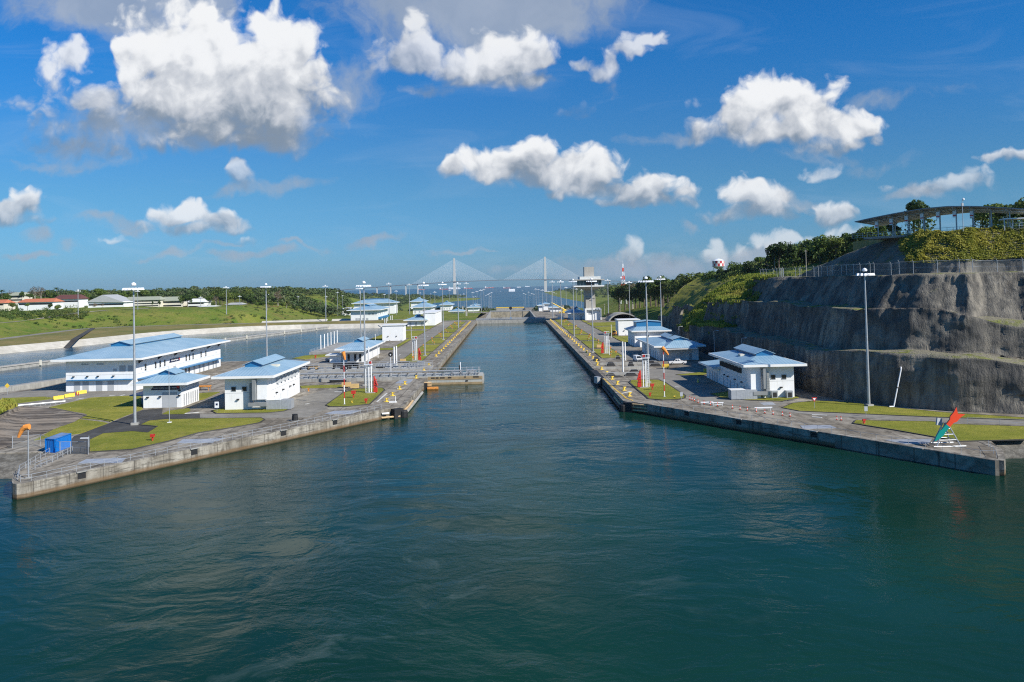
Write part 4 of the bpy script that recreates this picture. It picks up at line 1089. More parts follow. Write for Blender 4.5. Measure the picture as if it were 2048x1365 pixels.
for a in (57.5, 62, 66.5): clad(R2, 'F', 308, a, 4.0, .6, .3, 'lamp')
for y in (311, 316, 321, 327, 333, 340): clad(R2, 'W', 55.4, y, 0, 1.6, 2.8, 'shutter')
R3 = house('white building with raised blue clerestory roof, between the double-roofed pavilion and the plain white block', 56.5, 71.5, 375, 396, 6.7, oh=1.6, rise=1.4, mon=(11.5, .3, .75, 2.2, .5))
for y in (379, 385, 391): clad(R3, 'W', 56.5, y, .1, 1.3, 2.8, 'shutter')
clad(R3, 'F', 375, 62.5, 4.3, 1.0, .8, 'window')
MB().box(58.2, 64.5, 371, 374.99, -.3, 3.0).build('porch', white, R3)
# -- plain white blocks
for (x0, x1, y0, lab) in ((-69.7, -58.3, 451, 'plain white windowless block beside the left lock road'), (59.7, 70.9, 455, 'plain white windowless block beside the right lock road below the cliff')):
    t = T('substation_block', lab, 'building', ((x0 + x1) / 2, y0 + 6, 0))
    MB().box(x0, x1, y0, y0 + 12, -.5, 8.3).build('wall', white, t)
    MB().box(x0 - .5, x1 + .9, y0 - .5, y0 + 12.5, 8.302, 8.65).build('roof_slab', trimw, t)
    for a in (.28, .68): clad(t, 'F', y0, x0 + a * (x1 - x0), 2.4, .6, .3, 'lamp')
    for a in (.35, .9): clad(t, 'F', y0, x0 + a * (x1 - x0), .1, .7, .4, 'louver')
# -- more of the same further along
B = house('second long white two-storey building with blue hipped roof, far end of the left basin', -136, -113, 707, 766, 9.4, oh=3, rise=2.6, mon=(6, .2, .8, .9, .9))
for a in (-120, -117): clad(B, 'F', 707, a, 5.5, 1.8, 1.9, 'shutter')
for a in (-131, -128.5, -125, -122): clad(B, 'F', 707, a, 0, 2, 3, 'shutter')
for y in (713, 722, 725, 735, 745, 755): clad(B, 'E', -113, y, 5.3, 1.6, 2.2, 'window')
for y0, y1 in ((710, 728), (735, 762)): MB().box(-112.998, -111, y0, y1, 1.8, 3.4).build('canopy', blue, B)
B = house('widest white building far behind, showing a plain long front and blue roof', -190, -141, 1010, 1040, 12, z0=-3, oh=3, rise=4, mon=(30, .4, .6, .8, .6))
for a in (-187, -183.5): clad(B, 'F', 1010, a, 1.0, 1.8, 2.6, 'window')
def far_house(label, ul, ur, vb, vt, z0, depth, rise=2.5, mon=True, wins=True):
    a, b = G(ul, vb, z0), G(ur, vb, z0)
    y = a.y; x0, x1 = a.x, (ur - PU) / (ul - PU) * a.x if abs(ul - PU) > 5 else b.x
    x0, x1 = sorted((x0, b.x))
    hor = 567 - .0218 * (ul - 1017)
    h = (vb - vt) / FPX * y
    t = house(label, x0, x1, y, y + depth, h, z0=z0, oh=2.6, rise=rise, mon=(3.5, .3, .7, 1.0, .7) if mon else None)
    if wins:
        n = max(2, int((x1 - x0) / 4))
        for i in range(n): clad(t, 'F', y, x0 + (x1 - x0) * (i + .5) / n, z0 + .1, 1.4, 2.6, 'shutter')
        for i in range(4): clad(t, 'E', x1, y + depth * (i + .5) / 4, z0 + h * .55, 1.8, 1.8, 'window')
    return t
far_house('white two-storey building with blue roof, behind the low pavilion on the left lock road', 826, 859, 627.5, 616, 0, 50, 4)
far_house('white building with blue roof peeking out behind another on the left', 822, 845, 617, 604.5, -3, 50, 4, wins=False)
far_house('low white pavilion with blue roof and parked car beneath, left lock road', 815, 848, 653, 642, 0, 26, 2.2)
t = T('white_block', 'white windowless slab building beside the low blue-roofed pavilion on the left', 'building', (-60, 640, 0))
a = G(850, 652); MB().box(a.x, a.x + 7.5, a.y, a.y + 60, -.5, 9.2).build('wall', white, t)
MB().box(a.x - 4, a.x + 8, a.y - .4, a.y + 60.5, 9.202, 9.7).build('roof_slab', trimw, t)
far_house('white two-storey building with blue hipped roof near the inlet water on the left', 881, 901, 620, 611, -9, 50, 4)
far_house('low white pavilion with blue roof past the brown column, left far lock', 901, 925, 632, 624, -9, 30, 2.2)
far_house('low white house with blue roof at far left lock head', 936, 957, 622, 616, -9, 30, 2.2, wins=False)
far_house('tiny white house with raised blue roof, farthest on the left quay', 943, 957, 618, 611.5, -18, 30, 2.5, wins=False)
far_house('white house with blue roof beside the yellow crane', 1101, 1122, 624, 616, -9, 30, 2.5)
far_house('white house with pale roof left of the yellow crane house', 1078, 1086, 623, 612, -9, 30, 1.5, wins=False)
far_house('white rounded roof house behind the crane on the right quay', 1087, 1097, 619.5, 609, -9, 30, 1.8, wins=False)
far_house('low white building with two blue roofs beside the control tower foot', 1142, 1170, 640, 627.5, 0, 34, 2.6)
t = T('site_hut', 'small white shelter with flat blue roof on the right lock lawn', 'hut', (40, 640, 0))
a = G(1118, 639.5); MB().box(a.x - 1, a.x + 3.6, a.y, a.y + 4, 0, 2.4).build('wall', white, t)
MB().box(a.x - 2.8, a.x + 4.4, a.y - 1, a.y + 5, 3.2, 3.7).build('roof', roof_m, t)
MB().tube((a.x - 2.2, a.y, 0), (a.x - 2.2, a.y, 3.2), .12).tube((a.x + 4, a.y, 0), (a.x + 4, a.y, 3.2), .12).build('post', white, t)

# -- control tower
CT = T('control_tower', 'grey concrete lock control tower with wide glazed cabin and dated wall', 'control tower', (64, 645, 0))
ty = 642
MB().box(58.8, 70.6, ty + 2.2, ty + 16, -.5, 8.0).build('base_wall', white, CT)
MB().box(58.6, 71.4, ty, ty + 16.2, 8.001, 9.0).build('base_roof', trimw, CT)
MB().box(70.6, 71.3, ty, ty + 2.19, 0, 8.0).build('base_pier', trimw, CT); MB().box(58.7, 59.9, ty, ty + 2.19, 0, 8.0).build('base_pier', trimw, CT)
clad(CT, 'F', ty + 2.2, 63, 4.2, 3, 2.6, 'shutter'); clad(CT, 'F', ty + 2.2, 67.8, 0, 2.4, 5.5, 'door')
MB().box(59.0, 66.8, ty + 3, ty + 13, 9.001, 26.4).build('shaft', towc, CT)
MB().box(59.6, 67.2, ty + 2.2, ty + 2.99, 9.0, 18.2).build('name_wall', towc, CT)
text('AGUA CLARA', 1.05, black, CT, face_M('F', 63.3, ty + 2.15, 16.6), ext=.04)
text('2016', 1.05, black, CT, face_M('F', 63.3, ty + 2.15, 15.1), ext=.04)
MB().add([(58.6, ty + 2, 23.6), (67.4, ty + 2, 23.6), (67.4, ty + 14, 23.6), (58.6, ty + 14, 23.6), (50.2, ty - 6, 26.0), (73.2, ty - 6, 26.0), (73.2, ty + 20, 26.0), (50.2, ty + 20, 26.0)], [(3, 2, 1, 0), (0, 1, 5, 4), (1, 2, 6, 5), (2, 3, 7, 6), (3, 0, 4, 7), (4, 5, 6, 7)]).build('cabin_soffit', towc, CT)
MB().box(49.8, 73.4, ty - 6.2, ty + 20.2, 26.002, 26.9).build('cabin_floor', trimw, CT)
gl = MB().box(52.6, 71.6, ty - 4, ty + 18, 26.902, 31.0).build('cabin_window', paint('tinted_glass', (0.05, 0.10, 0.12), 0.08), CT)
mb = MB()
for i in range(9): mb.box(52.5 + i * 2.36, 52.7 + i * 2.36, ty - 4.08, ty - 4.002, 26.95, 31)
mb.build('mullion', greyp, CT)
MB().box(59.4, 65.4, ty - 4.2, ty - 4.1, 27.0, 30.9).build('blind', black, CT)
MB().box(66.2, 67.0, ty - 4.25, ty - 4.1, 27.0, 28.7).build('white_panel', white, CT); MB().box(67.6, 68.4, ty - 4.25, ty - 4.1, 27.0, 28.7).build('white_panel', white, CT)
MB().box(48.4, 73.6, ty - 7, ty + 20, 31.002, 31.7).build('cabin_roof', towc, CT)
MB().box(55.0, 71.2, ty - 2, ty + 16, 31.702, 33.9).build('parapet', paint('pale_parapet', (0.62, 0.64, 0.62), .7), CT)
MB().box(59.0, 66.6, ty + 2, ty + 11, 33.902, 41.4).build('lift_house', towc, CT)
for q, hh in ((59.5, 2.0), (63, 1.2), (66, 1.8)): MB().tube((q, ty + 5, 41.4), (q, ty + 5, 41.4 + hh), .08).build('antenna', galv, CT)
# ------------------------------------------------------------------ quay walls, gates, fenders
def wallstrip(name, label, cat, line, z0, z1, th, mat, side=1):
    rows = []
    for i, p in enumerate(line):
        a, b = line[max(0, i - 1)], line[min(len(line) - 1, i + 1)]
        L = math.hypot(b[0] - a[0], b[1] - a[1]); nx, ny = -(b[1] - a[1]) / L * side, (b[0] - a[0]) / L * side
        rows.append([(p[0] + nx * .12, p[1] + ny * .12, z0), (p[0] + nx * .12, p[1] + ny * .12, z1), (p[0] - nx * th, p[1] - ny * th, z1), (p[0] - nx * th, p[1] - ny * th, z1 - .3)])
    o = MB().grid(rows).build(name, mat); return tag(o, label, cat) if label else o
def arc(cx, cy, r, a0, a1, n=6): return [(cx + r * math.cos(R(a0 + (a1 - a0) * i / n)), cy + r * math.sin(R(a0 + (a1 - a0) * i / n))) for i in range(n + 1)]
la = [(-86, 157), (-84.0, 139.8), (-80.4, 133.3)] + [(-79.1, 131.4), (-78.3, 131.0), (-77.5, 131.5)] + [(-77.0 + (46.0) * i / 12, 132.2 + (69.6) * i / 12) for i in range(13)]
ra = [(30.8 + (46.4) * i / 12, 203.8 - 71.0 * i / 12) for i in range(13)] + [(78.1, 132.2), (79.0, 133.4), (80.2, 135.5)] + [(83, 141), (84, 150)]
AWL = T('approach_wall', 'pale stained concrete approach wall slanting to the left lock entrance', 'wall', (-55, 166, 0))
wl_o = wallstrip('wall_face', None, None, la, -9, .05, .9, quay, -1); wl_o.parent = AWL; wl_o.matrix_parent_inverse = Matrix.Translation((55, -166, 0))
AWR = T('approach_wall', 'dark shaded concrete approach wall slanting from the right lock entrance', 'wall', (55, 168, 0))
wr_o = wallstrip('wall_face', None, None, ra, -9, .05, .9, quay, -1); wr_o.parent = AWR; wr_o.matrix_parent_inverse = Matrix.Translation((-55, -168, 0))
# ladder recesses along the walls
for (par, A_, B_, fr) in ((AWL, Vector((-77.0, 132.2)), Vector((-31.0, 201.8)), (.10, .36, .62, .80)), (AWR, Vector((30.8, 203.8)), Vector((77.2, 132.8)), (.2, .38, .6, .85))):
    d = (B_ - A_).normalized(); n = Vector((d.y, -d.x)) if par is AWL else Vector((d.y, -d.x))
    if n.y > 0: n = -n
    for f in fr:
        c = A_ + (B_ - A_) * f
        c3 = (c.x + n.x * .13, c.y + n.y * .13)
        rz = math.atan2(d.y, d.x)
        MB().obox((c3[0], c3[1], -.7), 1.4, .06, .9, rz).build('recess', black, par)
        MB().obox((c3[0], c3[1], .0), 1.8, .5, .16, rz).build('recess_lid', conc, par)
cl = [(-27.0, 255), (-27.0, 230), (-27.0, 208)] + arc(-30.2, 206.6, 3.2, 0, -60, 5) + [(-30.8, 202.0)]
tag(wallstrip('lock_wall', None, None, [(-27.0, 688), (-27.0, 560), (-27.0, 440), (-27.0, 330), (-27.0, 284)], -9, .06, .9, quay, 1), 'sunlit long left wall of the lock chamber with pale coping', 'wall')
tag(wallstrip('lock_wall', None, None, cl, -9, .06, .8, quay, 1), 'rounded end of the left lock wall with pale coping', 'wall')
cr = [(31.0, 203.5)] + arc(31.2, 207.2, 3.2, -120, -180, 5) + [(28.0, 210), (28.1, 232), (28.3, 256)]
tag(wallstrip('lock_wall', None, None, cr, -9, .06, .8, quay, 1), 'shaded rounded end of the right lock wall', 'wall')
tag(wallstrip('lock_wall', None, None, [(28.3, 284), (28.4, 330), (28.5, 440), (28.6, 560), (28.7, 688)], -9, .06, .9, quay, 1), 'dark shaded long right wall of the lock chamber', 'wall')

def timber(name, pts, r, label, mat=brownw):
    o = MB().path(pts, r, 8).build(name, mat); return tag(o, label, 'fender')
# fenders on the two noses
F = T('fender_pile', 'black rubber fender cluster with timber beams at the left nose', 'fender', (-28, 202, -1))
c = G(792, 822, -1.2)
MB().obox((-28.2, 203.2, -1.3), 2.6, 2.2, 2.4, R(40)).build('rubber_block', black, F)
MB().lathe((-26.6, 203.6, -2.4), [(1.0, 0), (1.05, .3), (1.05, 1.5), (.9, 1.8)], 14).build('rubber_roller', black, F)
MB().tube((-31.6, 200.6, -1.9), (-27.3, 202.6, -1.9), .24).build('beam', brownw, F)
MB().tube((-31.4, 200.5, -.9), (-29.8, 201.2, -.9), .22).build('beam', trimw, F)
MB().path([(-26.6, 205.5, -.9), (-26.4, 212, -.9), (-26.4, 221, -.8)], .3, 8).build('beam', brownw, F)
MB().path([(-26.7, 205, -2.0), (-26.5, 222, -1.9), (-26.5, 246, -1.9)], .42, 8).build('rubbing_strip', conc, F)
F = T('fender_pile', 'black rubber fender with three pale timber beams at the right nose', 'fender', (29, 205, -1))
MB().obox((29.2, 204.9, -1.3), 2.6, 2.2, 2.5, R(-40)).build('rubber_block', black, F)
MB().lathe((27.7, 205.4, -2.4), [(1.0, 0), (1.05, .3), (1.05, 1.5), (.9, 1.8)], 14).build('rubber_roller', black, F)
for z, xx in ((-.35, 33.4), (-1.05, 33.2), (-1.8, 33.0)): MB().tube((29.6, 203.6, z), (xx, 200.4, z), .2).build('beam', brownw, F)
MB().path([(27.4, 207.5, -1.2), (27.6, 215, -1.2), (27.6, 222, -1.1)], .3, 8).build('beam', brownw, F)
MB().path([(27.4, 207, -2.0), (27.5, 224, -1.9), (27.8, 250, -1.9)], .42, 8).build('rubbing_strip', black, F)
F = T('fender_pile', 'timber and rubber fender stack beside the half open gate', 'fender', (-26, 255, -1))
for z in (-.5, -1.2): MB().tube((-30.5, 257.5, z), (-24.8, 257.5, z), .38).build('beam', brownw, F)
MB().obox((-28.0, 257.6, -1.6), 4.0, 2.2, 2.4).build('rubber_block', black, F)
MB().tube((-26, 256.6, -2.1), (-22.6, 256.6, -2.1), .55).build('roller', rust, F)
F = T('fender_pile', 'dark fender block in the right gate recess', 'fender', (28, 262, -1))
MB().obox((27.9, 268, -1.2), 2.0, 24, 2.6).build('rubber_block', black, F)
MB().obox((26.8, 257, -.6), 1.2, 2.4, 2.0, R(20)).build('steel_guard', galv, F)

# rolling gate half way across
GT = T('rolling_gate', 'grey rolling lock gate sliding out from the left with railings and pipes on its deck', 'lock gate', (-38, 274, 0))
MB().box(-70, -9.3, 269, 279, -8, .22).build('gate_body', paint('gate_steel', (0.42, 0.42, 0.38), .55, vary=.1, scale=.2, dirt=(.28, .2, .1), dirt_amt=.5), GT)
MB().box(-27, -9.31, 268.9, 268.998, -.9, .1).build('waterline_band', paint('gate_stain', (0.33, 0.24, 0.13), .8, vary=.2), GT); MB().box(-27, -9.31, 268.9, 268.998, -2.6, -1.75).build('waterline_band', MATS['gate_stain'], GT)
rl = MB()
for y, z in ((269.4, 2.0), (278.6, 2.0), (269.4, 1.1), (278.6, 1.1)): rl.tube((-69.5, y, z), (-10, y, z), .09, n=6)
rl.build('handrail', galv, GT)
for i in range(22):
    x = -69 + i * 2.78
    MB().tube((x, 269.4, .22), (x, 269.4, 2.0), .06, n=6).tube((x, 269.4, 1.95), (x, 271.0, 1.95), .05, n=5).build('rail_post', galv, GT); MB().tube((x, 278.6, .22), (x, 278.6, 2.0), .06, n=6).build('rail_post', galv, GT)
for i in range(20): MB().obox((-67.0 + i * 2.9, 270.6, .75), 2.1, .12, .95).build('side_panel', greyp, GT)
for i in range(20): MB().obox((-65.7 + i * 2.9, 270.3, 1.0), .35, .3, .5).build('junction_box', black, GT)
MB().tube((-69, 271.6, 1.7), (-16, 271.6, 1.7), .28).build('service_pipe', galv, GT); MB().tube((-69, 273.2, 1.5), (-20, 273.2, 1.5), .2).build('service_pipe', galv, GT)
MB().obox((-13.0, 273, 1.0), 3.2, 3.0, 1.6).build('winch_box', galv, GT); MB().obox((-17.8, 271.5, .8), 3.6, 1.2, 1.0).build('winch_box', galv, GT)
MB().tube((-16.6, 272.4, .2), (-16.6, 272.4, 4.4), .14).build('signal_post', lampw, GT)
MB().obox((-16.9, 272.3, 2.3), .3, .6, 2.2).build('signal_light', black, GT)
for x in (-14.6, -12.6, -10.6):
    MB().tube((x, 269.6, .22), (x, 269.6, 2.6), .07, n=6).tube((x, 275, .22), (x, 275, 2.6), .07, n=6).tube((x, 269.6, 2.6), (x, 275, 2.6), .06, n=6).build('end_guard', galv, GT)
for x, w, z in ((-25.4, 1.2, -.25), (-24.0, .9, -.25), (-22.3, 1.5, -.25), (-19.9, 1.1, -.25), (-14.9, .5, -.1), (-14.4, .8, -1.35), (-11.4, 1.8, -.15)):
    MB().box(x - w / 2, x + w / 2, 268.86, 268.895, z - .2, z + .2).build('draught_mark', black, GT)
MB().box(-9.29, -9.0, 269.4, 278.6, -6, -.2).build('seal', conc, GT)
# second gate parked in its slot
G2 = T('rolling_gate', 'second grey rolling gate parked in its slot behind, with railings and pipes', 'lock gate', (-52, 302, 0))
MB().box(-86, -28.5, 297, 306, -2, .24).build('gate_body', conc, G2)
rl = MB()
for y in (297.4, 305.6): rl.tube((-85, y, 2.0), (-29, y, 2.0), .1, n=6).tube((-85, y, 1.2), (-29, y, 1.2), .08, n=6)
rl.build('handrail', galv, G2)
for i in range(21): MB().tube((-85 + i * 2.8, 297.4, .24), (-85 + i * 2.8, 297.4, 2.0), .07, n=5).build('rail_post', galv, G2); MB().tube((-85 + i * 2.8, 305.6, .24), (-85 + i * 2.8, 305.6, 2.0), .07, n=5).build('rail_post', galv, G2)
for i in range(18): MB().obox((-83.5 + i * 3.0, 298.4, .8), 1.9, .14, .9).build('side_panel', greyp, G2)
for (x, y, w, hh) in ((-74, 300, 8, 1.3), (-60, 301, 9, 2.0), (-45, 300, 7, 1.6), (-36, 300.5, 5, 1.5)):
    mb = MB().obox((x, y, .24 + hh / 2), w, 2.0, hh)
    for k in range(int(w)): mb.obox((x - w / 2 + .5 + k, y - 1.1, .3 + hh / 2), .3, .18, hh * .8)
    mb.build('machinery', black if x in (-74, -60) else galv, G2)
MB().obox((-71, 298.9, 1.0), 4.0, .5, .8).build('tool_chest', tan, G2)
# sill walls and covers round the slots, left
for i, (x0, x1, y0, y1, hh) in enumerate(((-72, -33, 262.5, 263.3, 1.0), (-80, -31, 284.5, 285.3, .9), (-80, -31, 292.5, 293.3, .9), (-86, -30, 310.5, 311.2, 1.0))):
    tag(MB().box(x0, x1, y0, y1, 0, hh).build('slot_wall', conc), 'low concrete slot wall on the left gate pit, ' + nth(i) + ' from the camera', 'wall', 'low slot walls on the left')
for i, (x0, x1, y0, y1, hh) in enumerate(((30.2, 44, 262.5, 263.3, 1.0), (31, 46, 281, 281.8, .8), (32, 47, 296, 296.8, .8))):
    tag(MB().box(x0, x1, y0, y1, 0, hh).build('slot_wall', conc), 'low concrete slot wall on the right gate pit, ' + nth(i) + ' from the camera', 'wall', 'low slot walls on the right')
hr = random.Random(4)
for i, (u, v, w, d, hh) in enumerate(((1193, 722, 2.5, 2, 1.4), (1222, 732, 3, 2.4, 1.3), (1236, 719, 1.8, 1.6, 1.5), (1262, 734, 2.2, 2, 1.6), (1269, 745, 3.4, 2, .9), (1283, 728, 2.6, 1.6, 1.3), (1233, 755, 4.6, 1.6, .5), (1222, 752, 3, 1.8, .8), (1262, 752, 4.4, 2.0, .9), (1311, 733, 4, 1.2, 1.3), (1302, 728, 3, 1.2, 1.2))):
    p = G(u, v)
    t = T('winch_cover', 'dark sheave and winch cover on the right gate pit, ' + nth(i) + ' from the left', 'machinery', tuple(p), 'dark winch covers on the right gate pit')
    MB().add([(p.x - w / 2, p.y - d / 2, 0), (p.x + w / 2, p.y - d / 2, 0), (p.x + w / 2, p.y + d / 2, 0), (p.x - w / 2, p.y + d / 2, 0), (p.x - w / 4, p.y - d / 3, hh), (p.x + w / 4, p.y - d / 3, hh), (p.x + w / 4, p.y + d / 3, hh), (p.x - w / 4, p.y + d / 3, hh)], [(0, 1, 5, 4), (1, 2, 6, 5), (2, 3, 7, 6), (3, 0, 4, 7), (4, 5, 6, 7)]).build('cover', black, t)
    MB().tube((p.x - w * .6, p.y - d / 2 - .1, 0), (p.x - w * .6, p.y - d / 2 - .1, 1.1), .05, n=5).tube((p.x + w * .6, p.y - d / 2 - .1, 0), (p.x + w * .6, p.y - d / 2 - .1, 1.1), .05, n=5).tube((p.x - w * .6, p.y - d / 2 - .1, 1.1), (p.x + w * .6, p.y - d / 2 - .1, 1.1), .05, n=5).build('guard_rail', galv, t)
for i, (u, v, w, d, hh, mt) in enumerate(((704, 733, 3, 1.6, 1.8, black), (738, 742, 2.4, 1.6, 1.6, greyp), (760, 739, 3, 2, 1.0, black), (806, 731, 5, 1.6, 1.3, black), (842, 731, 2.4, 2, 1.3, galv), (828, 733, 3.2, 1.8, 1.0, black), (622, 752, 2, 1.4, 1.2, conc), (676, 765, 5, 1.6, .8, black), (630, 741, 3.4, 1.3, 1.2, black))):
    p = G(u, v)
    t = T('equipment_cabinet', 'grey and black equipment cabinet on the left gate pit, ' + nth(i) + ' of the scattered ones', 'machinery', tuple(p), 'cabinets on the left gate pit')
    MB().obox((p.x, p.y, hh / 2), w, d, hh).build('casing', mt, t)
    MB().obox((p.x, p.y, hh + .06), w + .2, d + .2, .1).build('lid', galv, t)
# far gates
for i, (x0, x1, y, z, lab, mt) in enumerate(((-27.5, 29.3, 674, 0, 'closed grey lock gate across the far end of the chamber', conc), (-27.5, 29.3, 1132, -9, 'second closed gate beyond, stained brown above low water', conc), (-26, 28, 1592, -18, 'yellow railed gate farthest down the locks', conc))):
    t = T('rolling_gate', lab, 'lock gate', (0, y, z))
    MB().box(x0, x1, y, y + 10, z - 14, z + .25).build('gate_body', paint('far_gate_stain', (.30, .26, .19), .8, vary=.3, scale=.25) if i == 1 else mt, t)
    mb = MB()
    for yy in (y + .5, y + 9.5): mb.tube((x0, yy, z + 1.6), (x1, yy, z + 1.6), .14, n=6).tube((x0, yy, z + .9), (x1, yy, z + .9), .1, n=6)
    mb.build('handrail', yellow if i == 2 else galv, t)
    MB().box(x0, x1, y + 1.4, y + 2.0, z + .252, z + (1.9 if i == 2 else 1.1)).build('parapet', yellow if i == 2 else greyp, t)
    if i == 0:
        MB().tube((0.9, y + 3, .2), (.9, y + 3, 9.5), .22).build('signal_post', greyp, t)
        MB().tube((.9, y + 2.6, 9.6), (.9, y + 3.0, 9.6), 1.3, n=16).build('signal_disc', black, t)
        MB().obox((.9, y + 2.8, 1.0), 1.6, 1.4, 1.8).build('signal_base', blue, t)
for s, x in ((-1, -26.7), (1, 28.8)):
    tag(MB().box(x - 1 if s > 0 else x - .6, x + .6 if s > 0 else x + 1, 690.4, 1148, -20, -8.4).build('lock_wall', conc), 'lower lock wall beyond the far gate on the ' + ('left' if s < 0 else 'right'), 'wall')

# ------------------------------------------------------------------ floodlight masts
def mast_full():
    t = T('floodlight_mast', '', 'light mast')
    MB().lathe((0, 0, -1), [(.5, 0), (.5, 1.3), (.33, 1.35), (.30, 8), (.22, 20), (.15, 31.2)], 12).build('pole', galv, t)
    MB().obox((0, 0, .25), 1.5, 1.5, .5).build('base', conc, t)
    mb = MB(); n = 14
    for i in range(n):
        a, b = 2 * math.pi * i / n, 2 * math.pi * (i + 1) / n
        mb.tube((1.15 * math.cos(a), 1.15 * math.sin(a), 30.2), (1.15 * math.cos(b), 1.15 * math.sin(b), 30.2), .07, n=5)
    for a in (0, 90, 180, 270): mb.tube((0, 0, 30.2), (1.8 * math.cos(R(a)), 1.8 * math.sin(R(a)), 30.2), .07, n=5)
    mb.build('lamp_ring', galv, t)
    for x, y in ((-1.95, -.3), (-1.35, -.8), (-.65, -1.1), (.05, -1.2), (.7, -1.1), (1.35, -.8), (1.95, -.3), (-1.2, .9), (1.2, .9)):
        MB().add([(x + q * .30, y + w * .20, 30.28 + zz) for zz, k in ((-.28, 1.25), (.24, .8)) for (q, w) in ((-k, -k), (k, -k), (k, k), (-k, k))], [(3, 2, 1, 0), (4, 5, 6, 7), (0, 1, 5, 4), (1, 2, 6, 5), (2, 3, 7, 6), (3, 0, 4, 7)]).build('floodlight', lampw, t)
    MB().lathe((0, 0, 30.9), [(.3, 0), (.55, .15), (.55, .5), (.3, .75), (.05, .85)], 10).build('winch_head', lampw, t)
    return t
def mast_simple():
    t = T('floodlight_mast', '', 'light mast')
    MB().lathe((0, 0, -3), [(.40, 0), (.33, 12), (.2, 33.5)], 7).build('pole', galv, t)
    mb = MB()
    for x, y in ((-1.9, 0), (-.95, -.9), (0, -1.1), (.95, -.9), (1.9, 0)): mb.obox((x, y, 30.3), .8, .6, .55)
    mb.tube((-1.9, 0, 30.35), (1.9, 0, 30.35), .1, n=5).tube((0, -1.1, 30.35), (0, .9, 30.35), .1, n=5).obox((0, 0, 31.1), .9, .9, .7)
    mb.build('lamp_head', lampw, t)
    return t
MF, MS = mast_full(), mast_simple()
MF_used = MS_used = False
def ord_list(items, key): return sorted(items, key=key)
def place_masts(lst, fmt, group, rev=False, zones=True):
    global MF_used, MS_used
    pts = []
    for (u, vb, vt) in lst:
        hor = 567 - .0218 * (u - 1017)
        for z in ((0, -9, -18) if zones else (0,)):
            p = G(u, vb, z)
            if (z == 0 and p.y < 692) or (z == -9 and p.y < 1150) or z == -18 or not zones: break
        pts.append((p, (vb - vt) / FPX * p.y))
    pts.sort(key=(lambda q: q[0].y) if not rev else (lambda q: q[0].x / q[0].y))
    for i, (p, h) in enumerate(pts):
        near = p.y < 470
        proto = MF if near else MS
        sc = h / 31.0
        if (near and not MF_used) or (not near and not MS_used):
            t = proto
            t.location = p; t.scale = (sc,) * 3; t['label'] = fmt.format(nth(i)); t['group'] = group
            if near: MF_used = True
            else: MS_used = True
        else: dup(proto, p, rnd.uniform(-.3, .3), fmt.format(nth(i)), group, sc)
LM = [(731, 772, 568), (722, 691, 575), (850, 713, 568), (887, 681, 567), (917, 657, 566.5), (933.8, 637, 566.5), (819.5, 636, 569), (778.7, 638, 567), (870.3, 632, 584), (900, 622.5, 581), (946.5, 628, 585), (954.6, 624, 583), (962.6, 629, 580.5), (968.2, 622.5, 579), (972.3, 616, 591), (976.6, 615.5, 589), (979.5, 616.5, 587), (983.5, 617, 585.5), (980.8, 612.5, 593), (920.8, 617, 590), (928.3, 618, 588), (951, 612.5, 593), (841, 613, 586), (861.8, 611, 588)]
place_masts(LM, 'silver floodlight mast beside the left lock wall, {} of that line from the camera', 'floodlight masts along the left lock')
place_masts([(270, 850, 573), (534, 722, 571)], 'tall silver floodlight mast by the white buildings on the left, {} from the camera', 'masts by the left buildings')
place_masts([(156.6, 660, 581), (276, 651, 582), (402, 648, 594.5), (453.3, 649.5, 574.5), (480, 641, 592.5), (537.7, 633, 589.5), (551, 631.5, 589.5), (596.7, 631, 593.5), (651.8, 644, 571.5), (653, 633, 593.5), (675.5, 630.5, 585), (685.6, 622, 591.5), (769.7, 621, 589), (793, 627, 582)], 'slim floodlight mast on the far left bank behind the basin, {} from the left', 'masts on the far left bank', rev=True, zones=False)
RM = [(1297, 767, 559), (1324, 687, 556), (1186.4, 705.5, 560), (1148.4, 674, 561), (1123, 652, 562.5), (1105.9, 636.5, 563), (1132.8, 619, 575), (1153.3, 618, 578), (1163.5, 614.5, 580), (1072.5, 619, 578), (1078, 614, 579), (1085.2, 623.5, 580), (1093, 616, 583), (1098, 615, 583), (1103, 615, 583.5), (1108.5, 613, 585.5), (1112.7, 611.5, 588), (1217.2, 640, 560), (1260, 641, 564), (1048, 610.5, 587), (1051.2, 610, 589), (1057.7, 609.5, 584.5), (1060.5, 612, 590.5), (1063.8, 612, 587), (1068, 612, 588.5)]
place_masts(RM, 'silver floodlight mast beside the right lock wall, {} of that line from the camera', 'floodlight masts along the right lock')
p = G(1738, 813); dup(MF, p, .2, 'tall silver floodlight mast on the grass in front of the cliff, at far right', 'floodlight masts along the right lock', (810 - 541) / FPX * p.y / 31)

